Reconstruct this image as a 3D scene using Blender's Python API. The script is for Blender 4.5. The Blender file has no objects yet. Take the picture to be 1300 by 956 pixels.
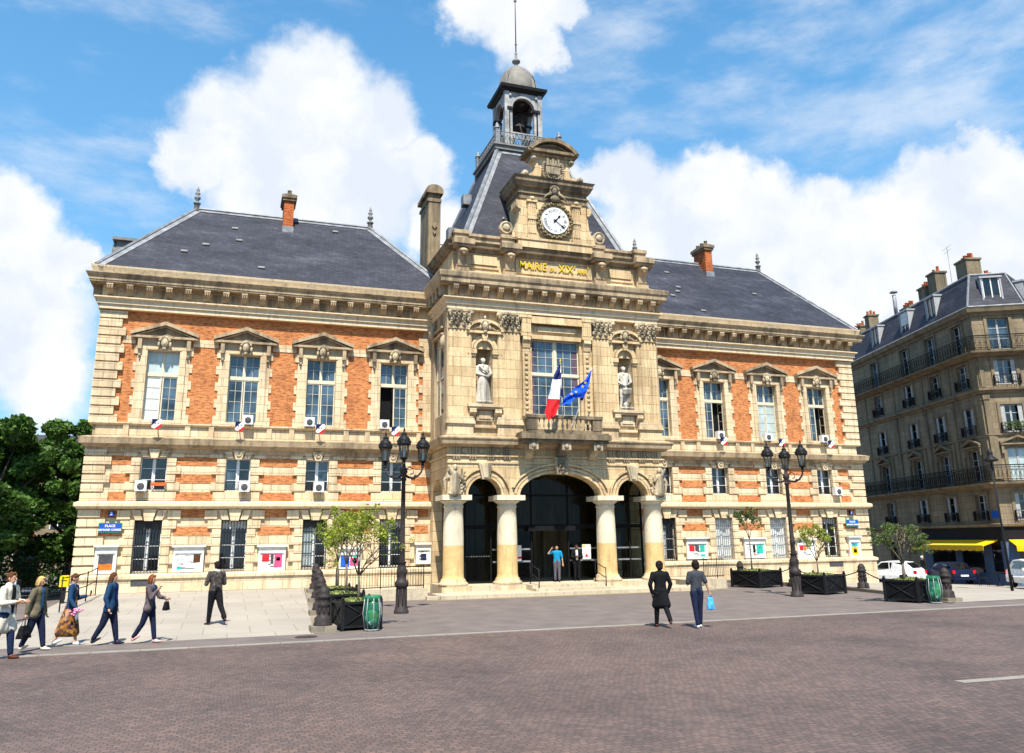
import bpy, bmesh, math, random
from mathutils import Vector, Matrix, noise
R=math.radians; PI=math.pi
random.seed(7)
scn=bpy.context.scene
COL=scn.collection
# ------------------------------------------------------------------ mesh builder
class MB:
    def __init__(s,M=None): s.v=[]; s.f=[]; s.mi=[]; s.sm=[]; s.M=M
    def add(s,vs,fs,mi=0,sm=False):
        n=len(s.v)
        if s.M is not None: vs=[tuple(s.M@Vector(v)) for v in vs]
        s.v+=[tuple(v) for v in vs]
        for f in fs: s.f.append([i+n for i in f]); s.mi.append(mi); s.sm.append(sm)
        return s
    def box(s,x0,x1,y0,y1,z0,z1,mi=0):
        v=[(x0,y0,z0),(x1,y0,z0),(x1,y1,z0),(x0,y1,z0),(x0,y0,z1),(x1,y0,z1),(x1,y1,z1),(x0,y1,z1)]
        return s.add(v,[(0,3,2,1),(4,5,6,7),(0,1,5,4),(1,2,6,5),(2,3,7,6),(3,0,4,7)],mi)
    def taper(s,cx,cy,z0,z1,hx0,hy0,hx1,hy1,mi=0):
        v=[(cx-hx0,cy-hy0,z0),(cx+hx0,cy-hy0,z0),(cx+hx0,cy+hy0,z0),(cx-hx0,cy+hy0,z0),(cx-hx1,cy-hy1,z1),(cx+hx1,cy-hy1,z1),(cx+hx1,cy+hy1,z1),(cx-hx1,cy+hy1,z1)]
        return s.add(v,[(0,3,2,1),(4,5,6,7),(0,1,5,4),(1,2,6,5),(2,3,7,6),(3,0,4,7)],mi)
    def prism(s,poly,a,b,ax='y',mi=0):
        # poly 2d; ax y: (x,z) extruded in y ; ax x: (y,z) ; ax z: (x,y)
        def P(p,t): return (p[0],t,p[1]) if ax=='y' else ((t,p[0],p[1]) if ax=='x' else (p[0],p[1],t))
        n=len(poly); v=[P(p,a) for p in poly]+[P(p,b) for p in poly]
        f=[list(range(n)),list(range(2*n-1,n-1,-1))]+[[i,(i+1)%n,(i+1)%n+n,i+n] for i in range(n)]
        return s.add(v,f,mi)
    def lathe(s,cx,cy,prof,seg=16,mi=0,sm=True,z0=0,sq=None,a0=0.):
        v=[];f=[];n=len(prof)
        for r,z in prof:
            for k in range(seg):
                a=2*PI*k/seg+a0; v.append((cx+r*math.cos(a),cy+r*math.sin(a),z0+z))
        for i in range(n-1):
            for k in range(seg): f.append([i*seg+k,i*seg+(k+1)%seg,(i+1)*seg+(k+1)%seg,(i+1)*seg+k])
        s.add(v,f,mi,sm)
        s.add(v[:seg],[list(range(seg))[::-1]],mi); s.add(v[-seg:],[list(range(seg))],mi)
        return s
    def tube(s,pts,r,seg=6,mi=0,sm=True,r1=None):
        pts=[Vector(p) for p in pts]; n=len(pts); v=[];f=[]
        up=Vector((0,0,1))
        for i,p in enumerate(pts):
            t=(pts[min(i+1,n-1)]-pts[max(i-1,0)])
            if t.length<1e-9: t=Vector((0,0,1))
            t.normalize(); a=t.cross(up if abs(t.z)<.95 else Vector((0,1,0))); a.normalize(); b=t.cross(a)
            rr=r if r1 is None else r+(r1-r)*i/max(1,n-1)
            if isinstance(r,(list,tuple)): rr=r[i]
            for k in range(seg):
                c=2*PI*k/seg; v.append(tuple(p+a*rr*math.cos(c)+b*rr*math.sin(c)))
        for i in range(n-1):
            for k in range(seg): f.append([i*seg+k,i*seg+(k+1)%seg,(i+1)*seg+(k+1)%seg,(i+1)*seg+k])
        f.append(list(range(seg))[::-1]); f.append([(n-1)*seg+k for k in range(seg)])
        return s.add(v,f,mi,sm)
    def ell(s,c,rx,ry,rz,seg=10,rings=7,mi=0,rz_=0.,jit=0.,sd=0):
        v=[(0,0,-1)];f=[]
        for i in range(1,rings):
            t=PI*i/rings
            for k in range(seg): a=2*PI*k/seg; v.append((math.sin(t)*math.cos(a),math.sin(t)*math.sin(a),-math.cos(t)))
        v.append((0,0,1)); n=len(v)
        if jit:
            rnd=random.Random(sd); v=[tuple(q*(1+rnd.uniform(-jit,jit)) for q in p) for p in v]
        ca,sa=math.cos(rz_),math.sin(rz_)
        v=[(c[0]+x*rx*ca-y*ry*sa,c[1]+x*rx*sa+y*ry*ca,c[2]+z*rz) for x,y,z in v]
        for k in range(seg): f.append([0,1+(k+1)%seg,1+k]); f.append([n-1,n-1-seg+k,n-1-seg+(k+1)%seg])
        for i in range(rings-2):
            for k in range(seg): f.append([1+i*seg+k,1+i*seg+(k+1)%seg,1+(i+1)*seg+(k+1)%seg,1+(i+1)*seg+k])
        return s.add(v,f,mi,True)
    def cap(s,p,q,r0,r1,seg=10,mi=0):
        p=Vector(p);q=Vector(q);d=q-p;L=max(d.length,1e-6);t=d/L
        pts=[];rs=[]
        for a in (85,55,25): pts.append(p-t*r0*math.sin(R(a))); rs.append(r0*math.cos(R(a)))
        pts+= [p,q]; rs+=[r0,r1]
        for a in (25,55,85): pts.append(q+t*r1*math.sin(R(a))); rs.append(r1*math.cos(R(a)))
        up=Vector((0,0,1)); a=t.cross(up if abs(t.z)<.95 else Vector((0,1,0))); a.normalize(); b=t.cross(a); v=[];f=[];n=len(pts)
        for P,r in zip(pts,rs):
            for k in range(seg): c=2*PI*k/seg; v.append(tuple(P+a*r*math.cos(c)+b*r*math.sin(c)))
        for i in range(n-1):
            for k in range(seg): f.append([i*seg+k,i*seg+(k+1)%seg,(i+1)*seg+(k+1)%seg,(i+1)*seg+k])
        f.append(list(range(seg))[::-1]); f.append([(n-1)*seg+k for k in range(seg)])
        return s.add(v,f,mi,True)
    def mold(s,path,prof,mi=0,closed=False):
        # path: xy points, outward is on the right-hand side; prof: (offset,z) polyline, closed against itself
        n=len(path); off=[]
        for i in range(n):
            if closed: a,b,c=path[i-1],path[i],path[(i+1)%n]
            else: a,b,c=path[max(i-1,0)],path[i],path[min(i+1,n-1)]
            def nr(p,q):
                dx,dy=q[0]-p[0],q[1]-p[1]; L=math.hypot(dx,dy); return None if L<1e-9 else (dy/L,-dx/L)
            n1,n2=nr(a,b),nr(b,c)
            if n1 is None:n1=n2
            if n2 is None:n2=n1
            m=(n1[0]+n2[0],n1[1]+n2[1]); d=m[0]*n1[0]+m[1]*n1[1]; off.append((m[0]/d,m[1]/d))
        k=len(prof); v=[]
        for (x,y),(ox,oy) in zip(path,off):
            for o,z in prof: v.append((x+ox*o,y+oy*o,z))
        f=[]
        for i in range(n if closed else n-1):
            j=(i+1)%n
            for q in range(k): w=(q+1)%k; f.append([i*k+q,j*k+q,j*k+w,i*k+w])
        if not closed: f.append(list(range(k))); f.append([(n-1)*k+q for q in range(k)][::-1])
        return s.add(v,f,mi)
    def holewall(s,x0,x1,z0,z1,y,holes,dep=.35,mi=0):
        # front faces at y with rectangular holes (hx0,hx1,hz0,hz1) and their reveals
        xs=sorted({x0,x1,*[h[0] for h in holes],*[h[1] for h in holes]}); zs=sorted({z0,z1,*[h[2] for h in holes],*[h[3] for h in holes]})
        for i in range(len(xs)-1):
            for j in range(len(zs)-1):
                cx=(xs[i]+xs[i+1])/2; cz=(zs[j]+zs[j+1])/2
                if any(h[0]<cx<h[1] and h[2]<cz<h[3] for h in holes): continue
                s.add([(xs[i],y,zs[j]),(xs[i+1],y,zs[j]),(xs[i+1],y,zs[j+1]),(xs[i],y,zs[j+1])],[(0,1,2,3)],mi)
        for a,b,c,d in holes:
            s.add([(a,y,c),(b,y,c),(b,y,d),(a,y,d),(a,y+dep,c),(b,y+dep,c),(b,y+dep,d),(a,y+dep,d)],[(0,4,5,1),(1,5,6,2),(2,6,7,3),(3,7,4,0)],mi)
        return s
    def archband(s,cx,zc,rx,rz,zt,x0,x1,y0,y1,mi=0,seg=18):
        # wall between x0..x1 from springing zc up to zt with an elliptical opening, front y0 back y1
        pts=[(cx-rx*math.cos(PI*i/seg),zc+rz*math.sin(PI*i/seg)) for i in range(seg+1)]
        col=[(x0,zc)]*(x0<cx-rx-1e-6)+pts+[(x1,zc)]*(x1>cx+rx+1e-6)
        for (a,za),(b,zb) in zip(col,col[1:]):
            s.add([(a,y0,za),(b,y0,zb),(b,y0,zt),(a,y0,zt),(a,y1,za),(b,y1,zb),(b,y1,zt),(a,y1,zt)],[(0,1,2,3),(7,6,5,4),(0,4,5,1)],mi)
        return s
    def archring(s,cx,zc,rx,rz,wd,y0,y1,mi=0,seg=20,a0=0,a1=180):
        for i in range(seg):
            a=R(a0+(a1-a0)*i/seg); b=R(a0+(a1-a0)*(i+1)/seg); P=[]
            for (t,w) in ((a,0),(b,0),(b,wd),(a,wd)): P.append((cx-(rx+w)*math.cos(t),zc+(rz+w)*math.sin(t)))
            s.prism(P,y0,y1,'y',mi)
        return s
    def mesh(s,name,mats,inv=None,recalc=True):
        me=bpy.data.meshes.new(name); v=s.v
        if inv is not None: v=[tuple(inv@Vector(p)) for p in v]
        me.from_pydata(v,[],s.f)
        me.polygons.foreach_set('material_index',s.mi); me.polygons.foreach_set('use_smooth',s.sm)
        if recalc:
            bm=bmesh.new(); bm.from_mesh(me); bmesh.ops.recalc_face_normals(bm,faces=bm.faces); bm.to_mesh(me); bm.free()
        for m in (mats if isinstance(mats,(list,tuple)) else [mats]): me.materials.append(m)
        return me
def objof(name,me,parent=None,loc=(0,0,0)):
    o=bpy.data.objects.new(name,me); COL.objects.link(o); o.location=loc
    if parent is not None: o.parent=parent
    return o
def wmat(o):
    M=Matrix.Translation(o.location)@o.rotation_euler.to_matrix().to_4x4()
    return wmat(o.parent)@M if o.parent else M
def part(name,mb,mat,parent,recalc=True,label=None):
    o=objof(name,mb.mesh(name,mat,wmat(parent).inverted(),recalc),parent)
    if label: o['label']=label
    return o
def tag(o,label,cat,group=None):
    o['label']=label; o['category']=cat
    if group: o['group']=group
    return o
def thing(name,label,cat,loc=(0,0,0),rz=0,group=None):
    o=objof(name,None,None,loc); o.rotation_euler=(0,0,rz); o.empty_display_size=.3
    return tag(o,label,cat,group)
def solo(name,mb,mat,label,cat,group=None,loc=None,rz=0,recalc=True):
    o=objof(name,None if 0 else mb.mesh(name,mat,None,recalc)); 
    if loc: o.location=loc
    o.rotation_euler=(0,0,rz); return tag(o,label,cat,group)
def struct(name,mb,mat,kind='structure'):
    o=objof(name,mb.mesh(name,mat)); o['kind']=kind; return o
def kids(o): return [c for c in COL.objects if c.parent is o]
def copy_tree(o,loc=None,rz=None,label=None,parent=None):
    c=o.copy(); COL.objects.link(c)
    if parent is not None: c.parent=parent
    if loc is not None: c.location=loc
    if rz is not None: c.rotation_euler=(0,0,rz)
    if label: c['label']=label
    for k in kids(o):
        if k is not c: copy_tree(k,parent=c)
    return c
def evalmesh(mb,vox,sm=4,mats=()):
    me=mb.mesh('tmp',[]); o=bpy.data.objects.new('tmp',me); COL.objects.link(o)
    m=o.modifiers.new('r','REMESH'); m.mode='VOXEL'; m.voxel_size=vox; m.use_smooth_shade=True
    if sm: q=o.modifiers.new('s','SMOOTH'); q.factor=.5; q.iterations=sm
    dg=bpy.context.evaluated_depsgraph_get(); r=bpy.data.meshes.new_from_object(o.evaluated_get(dg))
    bpy.data.objects.remove(o); bpy.data.meshes.remove(me)
    r.materials.clear()
    for m in mats: r.materials.append(m)
    return r
def text(mb,body,size,cx,y,cz,mi=0,ext=.008,rz=None,sx=1.,bold=0.):
    cu=bpy.data.curves.new('t','FONT'); cu.body=body; cu.size=size; cu.align_x='CENTER'; cu.align_y='CENTER'; cu.extrude=ext; cu.resolution_u=2; cu.offset=bold
    o=bpy.data.objects.new('t',cu); COL.objects.link(o)
    dg=bpy.context.evaluated_depsgraph_get(); me=bpy.data.meshes.new_from_object(o.evaluated_get(dg))
    bpy.data.objects.remove(o)
    c,s_=(math.cos(rz),math.sin(rz)) if rz else (1,0)
    v=[]
    for p in me.vertices:
        x,z=p.co.x*sx,p.co.y; v.append((cx+x*c-z*s_, y-p.co.z, cz+x*s_+z*c))
    mb.add(v,[list(p.vertices) for p in me.polygons],mi); bpy.data.meshes.remove(me)
# ------------------------------------------------------------------ materials
def mk(name):
    m=bpy.data.materials.new(name); m.use_nodes=True; nt=m.node_tree; b=nt.nodes['Principled BSDF']; return m,nt,b
def N(nt,t,**k):
    n=nt.nodes.new('ShaderNode'+t)
    for a,v in k.items():
        if a in n.inputs: n.inputs[a].default_value=v
        else: setattr(n,a,v)
    return n
def c4(c): return (c[0],c[1],c[2],1)
def ramp(nt,fac,stops):
    r=nt.nodes.new('ShaderNodeValToRGB'); e=r.color_ramp.elements
    while len(e)<len(stops): e.new(.5)
    for q,(p,c) in zip(e,stops): q.position=p; q.color=c4(c)
    nt.links.new(fac,r.inputs[0]); return r.outputs[0]
def mixc(nt,fac,a,b,mode='MIX'):
    m=nt.nodes.new('ShaderNodeMix'); m.data_type='RGBA'; m.blend_type=mode
    for sk,v in ((m.inputs[0],fac),(m.inputs[6],a),(m.inputs[7],b)):
        if hasattr(v,'is_output'): nt.links.new(v,sk)
        else: sk.default_value=v if not isinstance(v,tuple) else c4(v)
    return m.outputs[2]
def plain(name,col,rough=.7,metal=0,var=.12,sc=6,bump=0,spec=.5):
    m,nt,b=mk(name); tc=N(nt,'TexCoord'); nz=N(nt,'TexNoise',Scale=sc,Detail=5.); nt.links.new(tc.outputs['Object'],nz.inputs['Vector'])
    lo=tuple(c*(1-var) for c in col); hi=tuple(min(1,c*(1+var)) for c in col)
    nt.links.new(ramp(nt,nz.outputs[0],[(.3,lo),(.7,hi)]),b.inputs['Base Color'])
    b.inputs['Roughness'].default_value=rough; b.inputs['Metallic'].default_value=metal; b.inputs['Specular IOR Level'].default_value=spec
    if bump:
        bp=N(nt,'Bump',Strength=bump,Distance=.02); nt.links.new(nz.outputs[0],bp.inputs['Height']); nt.links.new(bp.outputs[0],b.inputs['Normal'])
    return m
def facade_uv(nt):
    tc=N(nt,'TexCoord'); sp=N(nt,'SeparateXYZ'); nt.links.new(tc.outputs['Object'],sp.inputs[0])
    ad=N(nt,'Math',operation='ADD'); nt.links.new(sp.outputs[0],ad.inputs[0]); nt.links.new(sp.outputs[1],ad.inputs[1])
    cb=N(nt,'CombineXYZ'); nt.links.new(ad.outputs[0],cb.inputs[0]); nt.links.new(sp.outputs[2],cb.inputs[1]); return tc,cb.outputs[0],sp
def stone(name,c1,c2,mort,bw=.9,bh=.42,ms=.012,dirt=.35,dcol=(.10,.085,.065),dlo=.52,dhi=.75,blocks=True):
    m,nt,b=mk(name); tc,uv,sp=facade_uv(nt)
    if blocks:
        br=N(nt,'TexBrick',Scale=1.,**{'Mortar Size':ms,'Brick Width':bw,'Row Height':bh,'Mortar Smooth':.3}); br.offset=.5
        nt.links.new(uv,br.inputs['Vector']); br.inputs['Color1'].default_value=c4(c1); br.inputs['Color2'].default_value=c4(c2); br.inputs['Mortar'].default_value=c4(mort); col=br.outputs[0]
    else:
        n0=N(nt,'TexNoise',Scale=2.2,Detail=4.); nt.links.new(tc.outputs['Object'],n0.inputs['Vector']); col=ramp(nt,n0.outputs[0],[(.3,c1),(.7,c2)])
    n1=N(nt,'TexNoise',Scale=9.,Detail=6.); nt.links.new(tc.outputs['Object'],n1.inputs['Vector'])
    col=mixc(nt,.6,col,ramp(nt,n1.outputs[0],[(.3,(.72,.70,.66)),(.7,(1.,1.,1.))]),'MULTIPLY')
    mp=N(nt,'Mapping'); mp.inputs['Scale'].default_value=(1.6,1.6,.22); nt.links.new(tc.outputs['Object'],mp.inputs[0])
    n2=N(nt,'TexNoise',Scale=1.,Detail=7.,Roughness=.65); nt.links.new(mp.outputs[0],n2.inputs['Vector'])
    mr=N(nt,'MapRange'); mr.inputs[1].default_value=dlo; mr.inputs[2].default_value=dhi; mr.inputs[3].default_value=0; mr.inputs[4].default_value=dirt; nt.links.new(n2.outputs[0],mr.inputs[0])
    col=mixc(nt,mr.outputs[0],col,dcol)
    mp3=N(nt,'Mapping'); mp3.inputs['Scale'].default_value=(6.,6.,.45); nt.links.new(tc.outputs['Object'],mp3.inputs[0]); n4=N(nt,'TexNoise',Scale=1.,Detail=4.); nt.links.new(mp3.outputs[0],n4.inputs['Vector'])
    mr4=N(nt,'MapRange'); mr4.inputs[1].default_value=.56; mr4.inputs[2].default_value=.72; mr4.inputs[3].default_value=0; mr4.inputs[4].default_value=.42; nt.links.new(n4.outputs[0],mr4.inputs[0]); col=mixc(nt,mr4.outputs[0],col,dcol)
    nt.links.new(col,b.inputs['Base Color']); b.inputs['Roughness'].default_value=.88; b.inputs['Specular IOR Level'].default_value=.2
    bp=N(nt,'Bump',Strength=.35,Distance=.03); nt.links.new(n1.outputs[0],bp.inputs['Height']); nt.links.new(bp.outputs[0],b.inputs['Normal'])
    return m
M={}
M['stone']=stone('pale limestone',(.72,.565,.365),(.56,.42,.255),(.25,.18,.11),dirt=.6,dcol=(.2,.145,.09),dlo=.49,dhi=.66)
M['stonelow']=stone('cream limestone',(.80,.64,.43),(.66,.51,.32),(.25,.175,.105),dirt=.5,dcol=(.24,.17,.10),dlo=.49,dhi=.66)
M['ashlar']=stone('ashlar limestone',(.75,.575,.345),(.58,.425,.235),(.24,.165,.09),bw=1.1,bh=.5,dirt=.6,dcol=(.22,.15,.085),dlo=.48,dhi=.66)
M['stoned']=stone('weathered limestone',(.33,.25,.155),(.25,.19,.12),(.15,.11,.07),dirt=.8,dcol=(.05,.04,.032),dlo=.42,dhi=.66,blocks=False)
M['stonem']=stone('cornice limestone',(.54,.41,.26),(.42,.315,.195),(.2,.15,.09),dirt=.75,dcol=(.10,.077,.055),dlo=.46,dhi=.64,blocks=False)
M['stonec']=stone('carved limestone',(.62,.51,.35),(.46,.37,.24),(.2,.15,.09),dirt=.7,dcol=(.05,.042,.035),dlo=.45,dhi=.62,blocks=False)
M['mold']=stone('pale moulded limestone',(.79,.64,.43),(.68,.535,.345),(.3,.2,.1),dirt=.3,dlo=.56,dhi=.74,blocks=False)
M['column']=stone('column limestone',(.76,.68,.52),(.68,.59,.43),(.3,.2,.1),dirt=.2,blocks=False)
M['columnlow']=stone('ochre column limestone',(.70,.50,.24),(.60,.41,.18),(.3,.2,.1),dirt=.1,blocks=False)
M['hstone']=stone('grey limestone',(.31,.24,.155),(.24,.185,.115),(.11,.085,.06),bw=1.3,bh=.42,dirt=.6,dcol=(.06,.05,.04),dlo=.45,dhi=.7)
M['hstone2']=stone('grey moulded limestone',(.27,.21,.135),(.205,.16,.1),(.1,.1,.07),dirt=.7,dcol=(.06,.05,.04),dlo=.45,dhi=.7,blocks=False)
M['statue']=stone('statue limestone',(.70,.66,.58),(.54,.49,.41),(.2,.2,.2),dirt=.75,dcol=(.09,.08,.07),dlo=.47,dhi=.62,blocks=False)
def brick(name,c1,c2,mort):
    m,nt,b=mk(name); tc,uv,sp=facade_uv(nt)
    br=N(nt,'TexBrick',Scale=1.,**{'Mortar Size':.009,'Brick Width':.23,'Row Height':.075,'Mortar Smooth':.4,'Bias':-.1}); br.offset=.5
    nt.links.new(uv,br.inputs['Vector']); br.inputs['Color1'].default_value=c4(c1); br.inputs['Color2'].default_value=c4(c2); br.inputs['Mortar'].default_value=c4(mort)
    n=N(nt,'TexNoise',Scale=.9,Detail=8.,Roughness=.7); nt.links.new(tc.outputs['Object'],n.inputs['Vector'])
    col=mixc(nt,.75,br.outputs[0],ramp(nt,n.outputs[0],[(.32,(.55,.48,.45)),(.5,(.95,.92,.9)),(.68,(1.,1.,1.))]),'MULTIPLY')
    mp=N(nt,'Mapping'); mp.inputs['Scale'].default_value=(1.1,1.1,4.2); nt.links.new(uv,mp.inputs[0]); mp.inputs['Scale'].default_value=(4,13,1)
    wn=N(nt,'TexNoise',Scale=1.,Detail=2.); nt.links.new(mp.outputs[0],wn.inputs['Vector'])
    col=mixc(nt,.8,col,ramp(nt,wn.outputs[0],[(.36,(.5,.42,.38)),(.52,(1.,.95,.9)),(.66,(1.,1.,1.))]),'MULTIPLY')
    nt.links.new(col,b.inputs['Base Color']); b.inputs['Roughness'].default_value=.9; b.inputs['Specular IOR Level'].default_value=.15
    return m
M['brick']=brick('orange brick',(.63,.24,.082),(.44,.145,.05),(.55,.33,.17))
M['brickd']=brick('dark chimney brick',(.60,.15,.04),(.44,.10,.03),(.3,.2,.12))
def slate():
    m,nt,b=mk('slate'); tc=N(nt,'TexCoord'); sp=N(nt,'SeparateXYZ'); nt.links.new(tc.outputs['Object'],sp.inputs[0])
    ad=N(nt,'Math',operation='ADD'); nt.links.new(sp.outputs[0],ad.inputs[0]); nt.links.new(sp.outputs[1],ad.inputs[1])
    cb=N(nt,'CombineXYZ'); nt.links.new(ad.outputs[0],cb.inputs[0]); nt.links.new(sp.outputs[2],cb.inputs[1])
    br=N(nt,'TexBrick',Scale=1.,**{'Mortar Size':.008,'Brick Width':.24,'Row Height':.12,'Mortar Smooth':.2}); nt.links.new(cb.outputs[0],br.inputs['Vector'])
    br.inputs['Color1'].default_value=(.035,.038,.054,1); br.inputs['Color2'].default_value=(.021,.023,.034,1); br.inputs['Mortar'].default_value=(.010,.010,.014,1)
    n=N(nt,'TexNoise',Scale=1.,Detail=10.,Roughness=.72); mp=N(nt,'Mapping'); mp.inputs['Scale'].default_value=(.45,.45,1.5); nt.links.new(tc.outputs['Object'],mp.inputs[0]); nt.links.new(mp.outputs[0],n.inputs['Vector'])
    col=mixc(nt,.9,br.outputs[0],ramp(nt,n.outputs[0],[(.34,(.5,.5,.54)),(.48,(.95,.95,1.)),(.58,(1.4,1.35,1.3)),(.66,(2.4,2.2,2.0))]),'MULTIPLY')
    nt.links.new(col,b.inputs['Base Color']); b.inputs['Roughness'].default_value=.7; b.inputs['Specular IOR Level'].default_value=.3; return m
M['slate']=slate()
M['zinc']=plain('zinc flashing',(.19,.20,.215),.6,.2,.35,3)
M['zincd']=plain('lead grey metal',(.17,.165,.155),.7,.0,.3,2.5)
M['belfry']=plain('weathered zinc cladding',(.30,.295,.285),.65,.05,.45,2.2)
M['frame']=plain('cream window paint',(.60,.54,.40),.5,0,.1)
M['hframe']=plain('grey white frame paint',(.36,.36,.35),.6,0,.15)
M['white']=plain('white paint',(.78,.78,.76),.5,0,.06)
M['offwhite']=plain('aged white paint',(.66,.64,.58),.6,0,.15)
M['iron']=plain('black iron',(.012,.012,.013),.55,0,.3,6,0,.18)
M['cast']=plain('brown black cast iron',(.035,.027,.026),.6,0,.35,8,.3,.2)
M['gold']=plain('gilded lettering',(.62,.42,.02),.45,.0,.1)
M['goldd']=plain('dull gilding',(.16,.11,.045),.5,.3,.4,14)
def glass(name,col,rough=.04,var=.5,sc=1.2):
    m,nt,b=mk(name); tc=N(nt,'TexCoord'); oi=N(nt,'ObjectInfo'); va=N(nt,'VectorMath',operation='ADD'); nt.links.new(tc.outputs['Object'],va.inputs[0]); nt.links.new(oi.outputs['Location'],va.inputs[1])
    nz=N(nt,'TexNoise',Scale=sc,Detail=3.); nt.links.new(va.outputs[0],nz.inputs['Vector'])
    nt.links.new(ramp(nt,nz.outputs[0],[(.35,tuple(c*(1-var) for c in col)),(.65,tuple(c*(1+var) for c in col))]),b.inputs['Base Color'])
    b.inputs['Roughness'].default_value=rough; b.inputs['Specular IOR Level'].default_value=.9
    bp=N(nt,'Bump',Strength=.12,Distance=.05); nt.links.new(nz.outputs[0],bp.inputs['Height']); nt.links.new(bp.outputs[0],b.inputs['Normal']); return m
M['gblue']=glass('bluish window glass',(.045,.075,.105),.04,.8,.8)  # strong colour noise imitates uneven reflections in the panes
M['gdark']=glass('dark window glass',(.008,.009,.01))
M['gcurt']=glass('curtained window glass',(.42,.50,.50),.15,.2)
M['glite']=glass('blinded and painted reflection glass',(.60,.64,.62),.2,.1,3)  # white blinds below; also a painted bright reflection on one upper leaf
def clearglass(name,tint,mix):
    m=bpy.data.materials.new(name); m.use_nodes=True; nt=m.node_tree; nt.nodes.clear()
    o=N(nt,'OutputMaterial'); t=N(nt,'BsdfTransparent'); t.inputs[0].default_value=c4(tint); g=N(nt,'BsdfGlossy'); g.inputs['Roughness'].default_value=.02; g.inputs[0].default_value=(.9,.95,1,1)
    mx=N(nt,'MixShader'); f=N(nt,'Fresnel'); f.inputs[0].default_value=1.45; fm=N(nt,'Math',operation='MULTIPLY'); fm.inputs[1].default_value=mix; nt.links.new(f.outputs[0],fm.inputs[0]); nt.links.new(fm.outputs[0],mx.inputs[0]); nt.links.new(t.outputs[0],mx.inputs[1]); nt.links.new(g.outputs[0],mx.inputs[2]); nt.links.new(mx.outputs[0],o.inputs[0]); return m
M['clear']=clearglass('entrance glass',(.5,.53,.5),.3)
M['lampglass']=clearglass('lantern glass',(.8,.82,.8),.8)
M['asphalt']=plain('asphalt',(.135,.108,.097),.9,0,.2,1.2,.3)
M['granite']=None
def slabs(name,c1,c2,mort,bw,bh,ms,rot=0,rough=.8,nsc=.35,var=.25,bias=0):
    m,nt,b=mk(name); tc=N(nt,'TexCoord'); mp=N(nt,'Mapping'); mp.inputs['Rotation'].default_value=(0,0,rot); nt.links.new(tc.outputs['Object'],mp.inputs[0])
    br=N(nt,'TexBrick',Scale=1.,**{'Mortar Size':ms,'Brick Width':bw,'Row Height':bh,'Mortar Smooth':.2,'Bias':bias}); nt.links.new(mp.outputs[0],br.inputs['Vector'])
    br.inputs['Color1'].default_value=c4(c1); br.inputs['Color2'].default_value=c4(c2); br.inputs['Mortar'].default_value=c4(mort)
    n=N(nt,'TexNoise',Scale=nsc,Detail=9.,Roughness=.65); nt.links.new(tc.outputs['Object'],n.inputs['Vector'])
    col=mixc(nt,.9,br.outputs[0],ramp(nt,n.outputs[0],[(.3,(1-var,)*3),(.7,(1.,1.,1.))]),'MULTIPLY')
    nt.links.new(col,b.inputs['Base Color']); b.inputs['Roughness'].default_value=rough
    bp=N(nt,'Bump',Strength=.4,Distance=.01); nt.links.new(br.outputs[1],bp.inputs['Height']); bp.invert=True; nt.links.new(bp.outputs[0],b.inputs['Normal']); return m
M['granite']=slabs('pale granite paving',(.38,.335,.28),(.345,.305,.252),(.27,.238,.197),1.3,1.6,.02)
M['kerb']=slabs('kerb granite',(.30,.265,.225),(.26,.23,.19),(.13,.11,.09),1.1,4,.01,var=.35,nsc=2)
M['kerbd']=slabs('stained kerb stone',(.30,.25,.18),(.24,.20,.15),(.10,.09,.07),1.1,4,.01,var=.5,nsc=3)
M['step']=stone('step stone',(.56,.47,.34),(.50,.42,.30),(.25,.2,.13),bw=1.4,bh=3,dirt=.35)
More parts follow.
